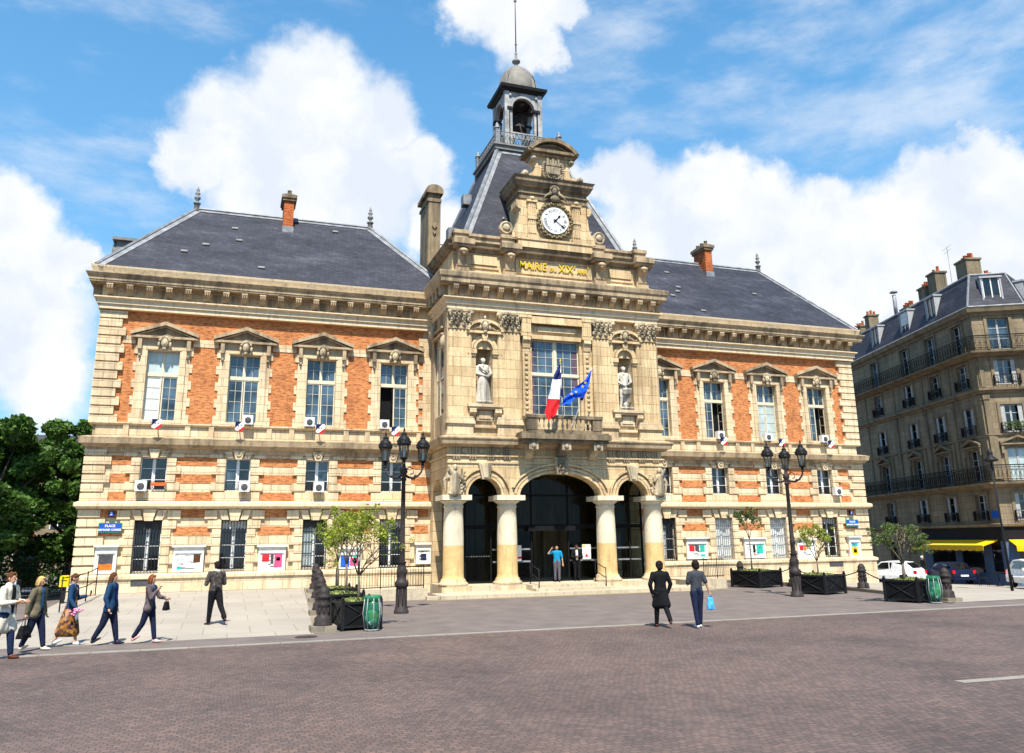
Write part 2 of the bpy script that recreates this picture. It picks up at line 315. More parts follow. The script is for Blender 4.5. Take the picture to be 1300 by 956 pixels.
def cobble():
    m,nt,b=mk('cobbles'); tc=N(nt,'TexCoord'); sp=N(nt,'SeparateXYZ'); nt.links.new(tc.outputs['Object'],sp.inputs[0])
    # scalloped (fan) courses: shift y by an arc that repeats in x
    mo=N(nt,'Math',operation='PINGPONG'); mo.inputs[1].default_value=.62; nt.links.new(sp.outputs[0],mo.inputs[0])
    sq=N(nt,'Math',operation='POWER'); sq.inputs[1].default_value=2; nt.links.new(mo.outputs[0],sq.inputs[0])
    ml=N(nt,'Math',operation='MULTIPLY_ADD'); ml.inputs[1].default_value=.3; nt.links.new(sq.outputs[0],ml.inputs[0]); nt.links.new(sp.outputs[1],ml.inputs[2])
    cb=N(nt,'CombineXYZ'); nt.links.new(sp.outputs[0],cb.inputs[0]); nt.links.new(ml.outputs[0],cb.inputs[1])
    wn=N(nt,'TexNoise',Scale=2.6,Detail=3.); nt.links.new(tc.outputs['Object'],wn.inputs['Vector']); ws=N(nt,'VectorMath',operation='SCALE'); ws.inputs['Scale'].default_value=.16; nt.links.new(wn.outputs['Color'],ws.inputs[0]); wa=N(nt,'VectorMath',operation='ADD'); nt.links.new(cb.outputs[0],wa.inputs[0]); nt.links.new(ws.outputs[0],wa.inputs[1])
    br=N(nt,'TexBrick',Scale=1.,**{'Mortar Size':.009,'Brick Width':.125,'Row Height':.115,'Mortar Smooth':.6}); nt.links.new(wa.outputs[0],br.inputs['Vector'])
    br.inputs['Color1'].default_value=(.145,.096,.082,1); br.inputs['Color2'].default_value=(.088,.063,.057,1); br.inputs['Mortar'].default_value=(.058,.045,.039,1)
    n=N(nt,'TexNoise',Scale=.5,Detail=9.,Roughness=.7); nt.links.new(tc.outputs['Object'],n.inputs['Vector'])
    col=mixc(nt,.9,br.outputs[0],ramp(nt,n.outputs[0],[(.28,(.62,.62,.64)),(.5,(.95,.94,.93)),(.72,(1.2,1.14,1.1))]),'MULTIPLY')
    st=N(nt,'TexNoise',Scale=.17,Detail=5.,Roughness=.6); nt.links.new(tc.outputs['Object'],st.inputs['Vector']); col=mixc(nt,1.,col,ramp(nt,st.outputs[0],[(.36,(.74,.73,.74)),(.5,(1.,1.,1.)),(.64,(1.14,1.1,1.06))]),'MULTIPLY')
    sp2=N(nt,'TexNoise',Scale=4.5,Detail=2.); nt.links.new(tc.outputs['Object'],sp2.inputs['Vector']); col=mixc(nt,1.,col,ramp(nt,sp2.outputs[0],[(.22,(.35,.33,.33)),(.29,(1.,1.,1.))]),'MULTIPLY')
    nt.links.new(col,b.inputs['Base Color']); b.inputs['Roughness'].default_value=.8
    bp=N(nt,'Bump',Strength=.6,Distance=.012); nt.links.new(br.outputs[1],bp.inputs['Height']); bp.invert=True; nt.links.new(bp.outputs[0],b.inputs['Normal']); return m
M['cobble']=cobble()
def leafmat(name,c1,c2,tr=.35):
    m,nt,b=mk(name); g=N(nt,'NewGeometry'); col=ramp(nt,g.outputs['Random Per Island'],[(0,c1),(.6,c2),(1,tuple(min(1,q*1.5) for q in c2))])
    nt.links.new(col,b.inputs['Base Color']); b.inputs['Roughness'].default_value=.55; b.inputs['Specular IOR Level'].default_value=.3
    tl=N(nt,'BsdfTranslucent'); nt.links.new(col,tl.inputs[0]); mx=N(nt,'MixShader'); mx.inputs[0].default_value=tr
    nt.links.new(b.outputs[0],mx.inputs[1]); nt.links.new(tl.outputs[0],mx.inputs[2]); nt.links.new(mx.outputs[0],nt.nodes['Material Output'].inputs[0]); return m
M['leafbig']=leafmat('chestnut leaves',(.024,.062,.012),(.075,.15,.024))
M['leafol']=leafmat('olive yellow leaves',(.14,.19,.02),(.30,.34,.045))
M['leafdk']=leafmat('dull green leaves',(.055,.09,.025),(.12,.16,.045))
M['bark']=plain('bark',(.13,.10,.07),.9,0,.4,12,.4)
M['barkd']=plain('dark bark',(.05,.04,.03),.9,0,.4,8,.4)
M['soil']=plain('mossy soil',(.16,.19,.05),.95,0,.5,9,.5)
M['planter']=plain('black planter metal',(.008,.008,.009),.5,0,.3,6,0,.12)
for k,c in dict(red=(.65,.02,.03),navy=(.008,.014,.08),blue=(.02,.10,.55),flagblue=(.012,.02,.10),flagwhite=(.8,.8,.82),flagred=(.75,.02,.025),eublue=(.01,.08,.62),yellow=(.85,.55,.01),signblue=(.015,.09,.42),signgreen=(.02,.2,.08),
    orange=(.8,.16,.02),teal=(.03,.42,.33),pink=(.8,.08,.2),cyan=(.05,.45,.7),paper=(.75,.76,.72),grey=(.25,.25,.26),dgrey=(.07,.07,.075),black=(.008,.008,.009),blackcloth=(.008,.008,.010),
    skin=(.52,.29,.19),skind=(.16,.075,.04),lips=(.4,.1,.08),hairdk=(.015,.010,.008),hairbr=(.09,.035,.015),hairbl=(.50,.33,.12),hairrd=(.2,.06,.02),cream=(.62,.55,.43),olive=(.13,.11,.07),denim=(.014,.045,.10),jeans=(.012,.022,.055),dblue=(.012,.016,.04),
    polo=(.01,.22,.42),trgrey=(.10,.09,.11),tee=(.045,.05,.06),tauple=(.10,.075,.08),camo=(.07,.055,.045),shoe=(.02,.015,.015),shoep=(.75,.35,.35),shoew=(.6,.6,.62),brownshoe=(.09,.03,.02),bagblue=(.08,.38,.75),flower=(.85,.25,.42),blouse=(.02,.06,.12),
    carwhite=(.75,.76,.77),cardark=(.01,.015,.04),carteal=(.02,.06,.07),lightred=(.6,.01,.01),shopblue=(.09,.13,.21),shopblack=(.012,.012,.014),awning=(.90,.46,.008),pot=(.55,.12,.035),plumb=(.35,.36,.37),dialwhite=(.78,.79,.78)).items():
    M[k]=plain(k+' colour',c,.8,0,.22,11,.6,.12)
for k in ('carwhite','cardark','carteal'): M[k].node_tree.nodes['Principled BSDF'].inputs['Roughness'].default_value=.2
def patt(name,cs,sc):
    m,nt,b=mk(name); tc=N(nt,'TexCoord'); v=N(nt,'TexVoronoi',Scale=sc); nt.links.new(tc.outputs['Object'],v.inputs['Vector']); sp=N(nt,'SeparateColor'); nt.links.new(v.outputs['Color'],sp.inputs[0])
    r=nt.nodes.new('ShaderNodeValToRGB'); r.color_ramp.interpolation='CONSTANT'; e=r.color_ramp.elements
    while len(e)<len(cs): e.new(.5)
    for i,(q,c) in enumerate(zip(e,cs)): q.position=i/len(cs); q.color=c4(c)
    nt.links.new(sp.outputs[0],r.inputs[0]); nt.links.new(r.outputs[0],b.inputs['Base Color']); b.inputs['Roughness'].default_value=.85; return m
M['camo']=patt('camouflage quilting',[(.02,.017,.015),(.06,.045,.038),(.035,.027,.023),(.10,.08,.07)],22)
M['dress']=patt('patterned dress cloth',[(.28,.11,.015),(.40,.18,.03),(.10,.04,.02),(.32,.13,.02),(.06,.02,.03)],14)
M['rubbish']=patt('mixed rubbish',[(.5,.52,.5),(.35,.2,.03),(.1,.3,.12),(.05,.12,.3),(.6,.6,.6),(.25,.07,.03)],9)
def bagmat():
    m=bpy.data.materials.new('green translucent bag'); m.use_nodes=True; nt=m.node_tree; b=nt.nodes['Principled BSDF']; b.inputs['Base Color'].default_value=(.05,.25,.16,1); b.inputs['Roughness'].default_value=.25
    t=N(nt,'BsdfTransparent'); t.inputs[0].default_value=(.35,.85,.6,1); mx=N(nt,'MixShader'); mx.inputs[0].default_value=.62; nt.links.new(b.outputs[0],mx.inputs[1]); nt.links.new(t.outputs[0],mx.inputs[2]); nt.links.new(mx.outputs[0],nt.nodes['Material Output'].inputs[0]); return m
M['bag']=bagmat()
# ------------------------------------------------------------------ TOWN HALL
TH=thing('town_hall','orange brick and limestone town hall with slate roofs, clock gable and bell turret','town hall',(0,42,0))
BAY=[7.905+3.777*i for i in range(4)]
CX=[-b for b in BAY[::-1]]+BAY
YB=41.9
UZ0,UZ1,MZ0,MZ1,GZ0,GZ1=8.3,11.73,5.0,6.55,1.3,3.64
# --- wing walls (brick above, stone below)
for sgn in (-1,1):
    cs=[sgn*b for b in BAY]; x0,x1=(-22.0,-5.6) if sgn<0 else (5.6,22.0)
    w=MB(); w.holewall(x0,x1,8.0,13.7,YB,[(c-.735,c+.735,UZ0,UZ1) for c in cs],.3)
    part('brick_wall',w,M['brick'],TH,False)
    w=MB(); w.holewall(x0,x1,-.4,8.0,YB,[(c-.577,c+.577,MZ0,MZ1) for c in cs]+[(c-.592,c+.592,GZ0,GZ1) for c in cs],.3)
    part('stone_wall',w,M['stonelow'],TH,False)
    # return and rear walls
    w=MB(); xe=sgn*22.0; w.add([(xe,YB,8),(xe,51.5,8),(xe,51.5,13.7),(xe,YB,13.7)],[(0,1,2,3)]); part('side_brick_wall',w,M['brick'],TH)
    w=MB(); w.add([(xe,YB,-.4),(xe,51.5,-.4),(xe,51.5,8),(xe,YB,8)],[(0,1,2,3)]); w.box(min(sgn*5.6,xe),max(sgn*5.6,xe),51.2,51.5,-.4,13.7); part('rear_wall',w,M['stonelow'],TH)
    # brick bands on the two lower floors
    hw=1.0
    edges=sorted([sgn*5.9]+[c+d for c in cs for d in (-hw,hw)]+[sgn*21.4])
    for a,b in zip(edges[::2],edges[1::2]):
        if b-a<.15: continue
        for z0,z1 in ((4.52,4.93),(5.35,5.77),(6.18,6.60)): w=MB(); w.box(a,b,YB-.02,YB+.05,z0,z1); part('brick_panel',w,M['brick'],TH)
        a2=a+.08;b2=b-.08
        for z0,z1 in ((3.74,4.12),(2.92,3.32)): w=MB(); w.box(a2,b2,YB-.02,YB+.05,z0,z1); part('brick_panel',w,M['brick'],TH)
    # corner quoins
    w=MB(); xo=sgn*22.22; k=0; z=8.1
    while z<13.5:
        L=1.22 if k%2==0 else 1.02; a,b=sorted((xo,xo-sgn*L)); w.box(a,b,YB-.15,YB+.9,z,z+.35)
        a,b=sorted((xo-sgn*.05,xo-sgn*(L-.03))); w.box(a,b,YB-.03,YB+.85,z+.35,z+.425); z+=.425;k+=1
    part('quoin',w,M['stonelow'],TH)
    for zz,n in ((4.52,6),(1.25,7)):
        w=MB()
        st=.415 if n==6 else .42
        for i in range(n):
            L=1.16 if i%2==(n%2) else .92; a,b=sorted((xo,xo-sgn*L)); w.box(a,b,YB-.14,YB+.9,zz+i*st,zz+i*st+st-.075)
            a,b=sorted((xo-sgn*.05,xo-sgn*(L-.03))); w.box(a,b,YB-.03,YB+.85,zz+i*st+st-.075,zz+i*st+st)
        part('quoin',w,M['stonelow'],TH)
    # stone courses beside the pediments (pale band crossing the brick)
    w=MB(); ed=sorted([sgn*5.9]+[c+d for c in cs for d in (-1.3,1.3)]+[sgn*21.1])
    for a,b in zip(ed[::2],ed[1::2]): w.box(a,b,YB-.03,YB+.05,12.0,12.38)
    w.box(*sorted((sgn*5.6,sgn*21.9)),YB-.05,YB+.05,7.5,8.1)
    part('string_course',w,M['stonelow'],TH)
    for c in cs:
        for d in (-1.35,1.35): w=MB(); w.box(c+d-.12,c+d+.12,YB-.16,YB-.05,7.5,8.08); part('sill_block',w,M['stone'],TH)
    # brick/stone toothing next to the pavilion
    w=MB()
    for i in range(13):
        L=.55 if i%2 else .3; a,b=sorted((sgn*5.8,sgn*(5.8+L+.25))); w.box(a,b,YB-.06,YB+.05,8.1+i*.425,8.1+i*.425+.42)
    part('toothing',w,M['stone'],TH)
    # mouldings
    pth=[(-22.0,51.5),(-22.0,YB),(-5.6,YB)] if sgn<0 else [(5.6,YB),(22.0,YB),(22.0,51.5)]
    w=MB(); w.mold(pth,[(-.1,-.4),(.3,-.4),(.3,1.0),(.38,1.03),(.38,1.17),(.22,1.24),(-.1,1.24)])
    part('plinth',w,M['stonelow'],TH)
    w=MB(); w.mold(pth,[(-.1,4.14),(.28,4.16),(.32,4.22),(.4,4.26),(.4,4.42),(.2,4.5),(-.1,4.5)]); part('string_moulding',w,M['mold'],TH)
    w=MB(); w.mold(pth,[(-.1,6.75),(.12,6.75),(.16,6.95),(.3,6.98),(.36,7.08),(.46,7.12),(.5,7.32),(.52,7.4),(.15,7.5),(-.1,7.5)]); part('ledge_cornice',w,M['stonem'],TH)
    w=MB(); w.mold(pth,[(-.1,8.02),(.14,8.04),(.2,8.1),(.2,8.16),(-.1,8.19)]); part('sill_moulding',w,M['stonelow'],TH)
    w=MB(); w.mold(pth,[(-.1,13.6),(.3,13.6),(.3,13.82),(.38,13.83),(.38,14.02),(.52,14.1),(.52,14.16),(.2,14.2),(.2,14.8),(-.1,14.8)]); part('architrave',w,M['mold'],TH)
    w=MB(); w.mold(pth,[(-.1,14.8),(.74,14.8),(.75,14.88),(.78,14.89),(.78,15.04),(.86,15.1),(.92,15.2),(.92,15.24),(.6,15.26),(-.1,15.27)]); part('cornice',w,M['stonem'],TH)
    w=MB(); w.mold(pth,[(-.1,15.2),(.62,15.2),(.64,15.30),(.74,15.54),(.76,15.63),(-.1,15.66)]); part('gutter',w,M['mold'],TH)
    w=MB()
    def modil(w,x,y0,z1,s=1.,k=.8):   # scrolled bracket facing -y
        w.prism([(y0,z1),(y0-.62*s*k,z1),(y0-.66*s*k,z1-.12*s),(y0-.6*s*k,z1-.22*s),(y0-.42*s*k,z1-.26*s),(y0-.25*s*k,z1-.38*s),(y0-.12*s*k,z1-.52*s),(y0,z1-.55*s)],x-.15*s,x+.15*s,'x')
        for q in (-.1,0,.1): w.box(x+q*s-.022,x+q*s+.022,y0-.64*s*k,y0-.56*s*k,z1-.28*s,z1-.1*s)
    xa,xb=(-21.85,-6.9) if sgn<0 else (6.9,21.85); n=18
    for i in range(n):
        x=xa+(xb-xa)*i/(n-1); modil(w,x,YB-.2,14.8)
        if i<n-1: w.box(x+.25,x+(xb-xa)/(n-1)-.25,YB-.24,YB-.1,14.28,14.68)
    part('modillion_row',w,M['stonem'],TH)
    w=MB()
    for i in range(10):
        y=YB+.4+i*.86; w.box(*sorted((sgn*22.1,sgn*22.68)),y-.15,y+.15,14.35,14.8)
    part('side_modillion_row',w,M['stonem'],TH)
    # roof
    xo,xi,ro,ri=22.55,4.6,18.55,8.85; S=lambda x:sgn*x
    ze,zr,yf,yr,yk=15.6,20.72,41.2,45.6,50.4
    v=[(S(xo),yf,ze),(S(xi),yf,ze),(S(xi),yk,ze),(S(xo),yk,ze),(S(ro),yr,zr),(S(ri),yr,zr)]
    w=MB(); w.add(v,[(0,1,5,4),(3,4,5,2),(0,4,3),(1,2,5),(0,3,2,1)]); rf=part('roof',w,M['slate'],TH)
    w=MB()
    def flash(w,p,q,r=.09,lift=.05): 
        p=Vector(p)+Vector((0,0,lift));q=Vector(q)+Vector((0,0,lift)); w.tube([p,q],r,6,0,False)
    for a,b in ((0,4),(1,5),(4,5),(3,4),(2,5)): flash(w,v[a],v[b])
    # flat flashing strips beside hips and ridge
    def strip(w,a,b,c,wd=.32):
        a,b,c=Vector(a),Vector(b),Vector(c); nrm=(b-a).cross(c-a).normalized(); nrm=nrm if nrm.z>0 else -nrm; sd=(b-a).normalized().cross(nrm); sd=sd if sd.dot(c-a)>0 else -sd
        w.add([a+nrm*.03,b+nrm*.03,b+nrm*.03+sd*wd,a+nrm*.03+sd*wd],[(0,1,2,3)])
    strip(w,v[0],v[4],v[5]); strip(w,v[1],v[5],v[4]); strip(w,v[4],v[5],v[0],.22)
    part('flashing',w,M['zinc'],rf)
    w=MB(); rr=random.Random(sgn+5)
    for i in range(6):
        w=MB(); t=rr.uniform(.1,.93); u=rr.uniform(.08,.92); y=yf+(yr-yf)*t; z=ze+(zr-ze)*t; xl=xo+(ro-xo)*t; xr=xi+(ri-xi)*t; x=S(xl+(xr-xl)*u)
        w.M=Matrix.Translation((x,y,z+.02))@Matrix.Rotation(math.atan2(zr-ze,yr-yf),4,'X'); w.box(-.16,.16,-.08,.08,0,.06); w.M=None; part('roof_hook',w,M['zincd'],rf)
    for X in (ro,ri):
        w=MB(); w.lathe(S(X),yr,[(.16,-.05),(.14,.3),(.2,.34),(.2,.4),(.09,.44),(.07,.55),(.17,.66),(.17,.74),(.06,.84),(.14,.95),(.13,1.0),(.05,1.05),(.1,1.15),(.04,1.28),(.01,1.4)],10,z0=zr)
        part('finial',w,M['zincd'],rf)
    cxh=-13.62 if sgn<0 else 13.95
    w=MB(); w.box(cxh-.27,cxh+.27,44.7,46.1,19.6,21.5); ch=part('chimney',w,M['brickd'],rf)
    w=MB(); w.box(cxh-.36,cxh+.36,44.6,46.2,21.5,21.66); w.box(cxh-.42,cxh+.42,44.54,46.26,21.66,21.85); w.box(cxh-.3,cxh+.3,44.7,46.1,21.85,21.95)
    for i in range(3): w.lathe(cxh,44.95+.5*i,[(.13,21.95),(.11,22.2),(.13,22.22)],8)
    part('chimney_cap',w,M['stoned'],ch)
    w=MB(); w.box(cxh-.31,cxh+.31,44.62,44.8,19.45,19.95); part('chimney_flashing',w,M['zinc'],ch)
# left side oculus dormer and side return chimney
w=MB(); w.lathe(0,0,[(.6,0),(.62,.15),(.5,.2),(.46,.2),(.46,-.1)],14); 
w.v=[(-22.3+ -z*1.0-.0,45.6+x,17.7+y) for x,y,z in w.v]; w.box(-22.3,-20.6,45.0,46.2,17.2,18.25); w.box(-22.5,-20.4,44.8,46.4,18.25,18.4); part('round_dormer',w,M['zincd'],TH)

# --- windows of the wings: prototypes
def glazing(w,x0,x1,z0,z1,nx,nz,y=0,fr=.045,bar=.018):
    w.box(x0,x0+fr,y-.03,y+.03,z0,z1); w.box(x1-fr,x1,y-.03,y+.03,z0,z1); w.box(x0+fr,x1-fr,y-.03,y+.03,z0,z0+fr); w.box(x0+fr,x1-fr,y-.03,y+.03,z1-fr,z1)
    for i in range(1,nx): x=x0+(x1-x0)*i/nx; w.box(x-bar/2,x+bar/2,y-.02,y+.02,z0+fr,z1-fr)
    for i in range(1,nz): z=z0+(z1-z0)*i/nz; w.box(x0+fr,x1-fr,y-.018,y+.018,z-bar/2,z+bar/2)
def lp(name,mb,mat,parent,recalc=True,loc=(0,0,0)): return objof(name,mb.mesh(name,mat,None,recalc),parent,loc)
def mascaron(w,x,y,z,s,sd=0):
    w.ell((x,y,z),.13*s,.12*s,.19*s,10,7,0,0,.06,sd); w.ell((x,y-.1*s,z-.02*s),.03*s,.05*s,.06*s,6,5); 
    for a in range(9): t=R(20+a*18+0); w.ell((x+.17*s*math.cos(t),y,z+.06*s+.17*s*math.sin(t)),.06*s,.07*s,.06*s,6,5)
    w.ell((x,y,z-.2*s),.08*s,.08*s,.09*s,8,5); 
    for q in (-1,1): w.ell((x+q*.19*s,y,z-.05*s),.05*s,.06*s,.11*s,6,5); w.ell((x+q*.05*s,y-.11*s,z+.04*s),.02*s,.02*s,.015*s,6,4)
rw=random.Random(3)
openings={4:(0,),6:(1,),8:(1,)}
for i,c in enumerate(CX,1):
    y=YB+.24; h=.735
    w=MB(); zt=10.55
    w.box(c-h,c+h,y-.06,y+.05,zt-.07,zt+.07); w.box(c-.05,c+.05,y-.05,y+.04,zt+.07,UZ1)
    glazing(w,c-h,c-.03,zt+.07,UZ1,2,2,y); glazing(w,c+.03,c+h,zt+.07,UZ1,2,2,y)
    op=openings.get(i,())
    for k,(a,b) in enumerate(((c-h,c-.015),(c+.015,c+h))):
        if k in op:   # leaf swung inwards
            hx=a if k==0 else b; w.M=Matrix.Translation((hx,y,0))@Matrix.Rotation(R(70 if k==0 else -70),4,'Z')@Matrix.Translation((-hx,-y,0)); glazing(w,a,b,UZ0,zt-.07,2,4,y); w.M=None
        else: glazing(w,a,b,UZ0,zt-.07,2,4,y,.06)
    wd=part('upper_window',w,M['frame'],TH)
    for k,(a,b) in enumerate(((c-h,c-.015),(c+.015,c+h))):
        p=MB(); p.box(a+.03,b-.03,y+.004,y+.012,zt+.1,UZ1-.03); part('pane',p,M['gcurt' if i==1 else ('gdark' if i==8 and k==0 else 'gblue')],wd)
        p=MB()
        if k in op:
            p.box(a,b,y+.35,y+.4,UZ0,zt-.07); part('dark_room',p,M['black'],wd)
        else:
            p.box(a+.03,b-.03,y+.004,y+.012,UZ0+.03,zt-.1); part('pane',p,M['glite' if (i==1 and k==0) else ('gcurt' if i==7 else 'gblue')],wd)  # first window, left leaf: bright reflection painted as a pale pane
    # stone surround with toothed sides
    s=MB(); f=YB-.10
    for sd in (-1,1):
        for j in range(9):
            z0=8.19+j*.415; L=1.34 if j%2==0 else 1.2; a,b=sorted((c+sd*.735,c+sd*L)); s.box(a,b,f+.05,YB+.02,z0,z0+.413)
        a,b=sorted((c+sd*.735,c+sd*1.02)); s.box(a,b,f-.02,f+.06,8.19,11.73)
        a,b=sorted((c+sd*.735,c+sd*1.25)); s.box(a,b,f,YB+.02,11.5,11.93)
    for sd in (-1,1): s.box(*sorted((c+sd*.735,c+sd*.728)),f,YB+.3,UZ0,UZ1)
    s.box(c-.735,c+.735,f-.06,YB+.3,UZ0-.12,UZ0+.005); s.box(c-.735,c+.735,f,YB+.3,UZ1-.006,UZ1+.001)
    s.box(c-1.02,c+1.02,f-.02,YB+.02,UZ1+.001,11.93); s.box(c-.8,c+.8,f-.05,f-.02,UZ1,UZ1+.06)
    part('window_surround',s,M['stonelow'],wd)
    s=MB(); s.box(c-1.22,c+1.22,f-.04,YB+.02,11.93,12.27)
    s.prism([(c-1.5,12.27),(c+1.5,12.27),(c+1.53,12.38),(c-1.53,12.38)],f-.24,YB+.02)
    for sd in (-1,1):
        s.prism([(c+sd*1.55,12.382),(c+sd*1.55,12.55),(c,13.11),(c,12.93)],f-.30,YB+.02)
        s.prism([(c+sd*1.35,12.383),(c+sd*1.2,12.383),(c,12.86),(c,12.925)],f-.2,YB+.02)
        s.box(c+sd*1.1-.09,c+sd*1.1+.09,f-.2,f,11.72,12.27)
        s.box(c+sd*1.08-.05,c+sd*1.08+.05,f-.12,f,11.4,11.5)
    pd=part('pediment',s,M['stonem'],wd)
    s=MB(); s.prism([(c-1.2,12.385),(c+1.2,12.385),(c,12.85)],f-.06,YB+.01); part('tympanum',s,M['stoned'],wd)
    s=MB(); mascaron(s,c,f-.17,12.04,1.35,i); part('carved_head',s,M['stonec'],wd)

for i,c in enumerate(CX,1):
    y=YB+.24; h=.577
    w=MB(); w.box(c-.03,c+.03,y-.05,y+.04,MZ0,MZ1); glazing(w,c-h,c-.025,MZ0,MZ1,1,3,y,.045,.022); glazing(w,c+.025,c+h,MZ0,MZ1,1,3,y,.045,.022)
    wd=part('mezzanine_window',w,M['white'],TH)
    for k,(a,b) in enumerate(((c-h,c-.02),(c+.02,c+h))):
        p=MB(); p.box(a+.03,b-.03,y+.004,y+.012,MZ0+.03,MZ1-.03)
        part('pane',p,M['gblue' if (i,k) in ((2,0),(3,1)) else 'gdark'],wd)
    r_=MB(); r_.tube([(c-h,YB+.02,MZ0+.42),(c+h,YB+.02,MZ0+.42)],.014,5); r_.tube([(c-h,YB+.02,MZ0+.06),(c+h,YB+.02,MZ0+.06)],.014,5)
    for j in range(9):
        x=c-h+.07+j*(2*h-.14)/8; pts=[(x+.045*math.cos(t*PI/4),YB+.02,MZ0+.24+.12*math.sin(t*PI/4)) for t in range(9)]; r_.tube(pts,.011,4)
    part('window_rail',r_,M['iron'],wd)
    s=MB(); f=YB-.12
    for sd in (-1,1):
        for j in range(4):
            z0=5.0+j*.388; L=1.2 if j%2==0 else .98; a,b=sorted((c+sd*.577,c+sd*L)); s.box(a,b,f,YB+.02,z0,z0+.34)
            a,b=sorted((c+sd*.6,c+sd*(L-.03))); s.box(a,b,f+.06,YB+.02,z0+.34,z0+.388)
        s.box(*sorted((c+sd*.577,c+sd*.571)),f+.02,YB+.3,5.0,6.55)
        s.box(*sorted((c+sd*.74,c+sd*1.32)),f,YB+.02,6.57,6.9)
        s.prism([(c+sd*.24,6.56),(c+sd*.52,6.56),(c+sd*.70,6.93),(c+sd*.36,6.93)],f-.02,YB+.02)
    s.box(c-1.07,c+1.07,f,YB+.02,4.53,4.93); s.prism([(c-.14,6.5),(c+.14,6.5),(c+.26,6.93),(c-.26,6.93)],f-.12,YB+.02)
    part('window_surround',s,M['stonelow'],wd)
    if i!=1:
        s=MB(); 
        for t in range(8): s.ell((c+.1*math.cos(t*PI/4),f-.13,6.74+.1*math.sin(t*PI/4)),.05,.05,.06,6,5)
        part('carved_keystone',s,M['stonec'],wd)
for i,c in enumerate(CX,1):
    y=YB+.26; h=.592
    w=MB(); w.box(c-.04,c+.04,y-.05,y+.04,GZ0,GZ1); glazing(w,c-h,c-.03,GZ0,GZ1,1,4,y,.055,.03); glazing(w,c+.03,c+h,GZ0,GZ1,1,4,y,.055,.03)
    wd=part('ground_floor_window',w,M['white'],TH)
    for k,(a,b) in enumerate(((c-h,c-.02),(c+.02,c+h))):
        p=MB(); p.box(a+.03,b-.03,y+.004,y+.012,GZ0+.03,GZ1-.03)
        part('pane',p,M['glite' if i in (6,7) else ('gcurt' if (i,k)==(3,0) else 'gdark')],wd)
    r_=MB(); yg=YB-.03
    for z in (GZ0+.08,GZ0+.62,GZ0+1.2,GZ0+1.75,GZ1-.05): r_.box(c-h,c+h,yg-.012,yg+.012,z-.018,z+.018)
    for j in range(9): x=c-h+.05+j*(2*h-.1)/8; r_.box(x-.014,x+.014,yg-.014,yg+.014,GZ0-.05,GZ1)
    for j in range(8): x=c-h+.12+j*(2*h-.24)/7; r_.tube([(x+.04*math.cos(t*PI/3),yg-.03,GZ0+.06+.06*math.sin(t*PI/3)) for t in range(7)],.01,4)
    part('window_grille',r_,M['grey' if i in (6,7) else 'iron'],wd)
    s=MB(); f=YB-.12
    for j in range(7): x=c-h+.02+j*(2*h-.04)/7; s.prism([(x,GZ1),(x+.16,GZ1),(x+.16,GZ1-.36),(x+.08,GZ1-.44),(x,GZ1-.36)],YB+.12,YB+.14)
    part('lambrequin',s,M['offwhite' if i in(2,4,8,6,7) else 'dgrey'],wd)
    s=MB()
    for sd in (-1,1):
        for j in range(6):
            z0=1.25+j*.4; L=.98 if j%2==0 else 1.2
            if j==5: L=1.2
            a,b=sorted((c+sd*.592,c+sd*L)); s.box(a,b,f,YB+.02,z0,z0+.355); a,b=sorted((c+sd*.61,c+sd*(L-.03))); s.box(a,b,f+.06,YB+.02,z0+.355,z0+.4)
        s.box(*sorted((c+sd*.8,c+sd*1.36)),f,YB+.02,3.68,4.08)
        s.prism([(c+sd*.26,3.64),(c+sd*.58,3.64),(c+sd*.76,4.1),(c+sd*.38,4.1)],f-.02,YB+.02)
    s.prism([(c-.18,3.6),(c+.18,3.6),(c+.3,4.13),(c-.3,4.13)],f-.1,YB+.02)
    part('window_surround',s,M['stonelow'],wd)
    if i in (1,8): 
        s=MB(); s.box(c-.5,c+.5,YB-.32,YB-.28,.72,.98); 
        part('cellar_vent',s,M['dgrey'],TH)
# ------------------------------------------------------------------ CENTRAL PAVILION
PW=5.86; YP=38.3; YW=38.48
A1,A2=4.01,0.
def mirror(fn):
    for s in (-1,1): fn(s)
# ground: arcade wall
w=MB(); 
w.archband(-A1,4.66,.86,.86,6.2,-PW,-2.43,38.32,39.0); w.archband(A1,4.66,.86,.86,6.2,2.43,PW,38.32,39.0); w.archband(0,4.66,2.2,1.12,6.2,-2.43,2.43,38.32,39.0,0,26)
for s in (-1,1): w.box(*sorted((s*PW,s*(PW-.03))),38.325,39.0,4.66,6.2)
for s in (-1,1):   # pieces of wall over the columns' capitals, ends
    w.box(*sorted((s*PW,s*(PW-.5))),39.0,39.5,4.66,6.2); w.box(*sorted((s*PW,s*(PW-.5))),41.3,41.9,-.1,6.2)
for s in (-1,1):
    x=s*(PW-.25)
    for (ya,yb) in ((39.5,41.3),):
        for i in range(12):
            t0,t1=PI*i/12,PI*(i+1)/12; y0=40.4-.9*math.cos(t0); y1=40.4-.9*math.cos(t1); z0=4.66+.9*math.sin(t0); z1=4.66+.9*math.sin(t1)
            a,b=sorted((s*PW,s*(PW-.5))); w.add([(a,y0,z0),(a,y1,z1),(a,y1,6.2),(a,y0,6.2),(b,y0,z0),(b,y1,z1),(b,y1,6.2),(b,y0,6.2)],[(0,1,2,3),(7,6,5,4),(0,4,5,1)])
part('arcade_wall',w,M['ashlar'],TH)
w=MB()
for s in (-1,1):
    w.archring(s*A1,4.66,.86,.86,.1,38.24,38.34); w.archring(s*A1,4.66,1.0,1.0,.14,38.26,38.34); w.archring(s*A1,4.66,1.24,1.24,.1,38.18,38.34)
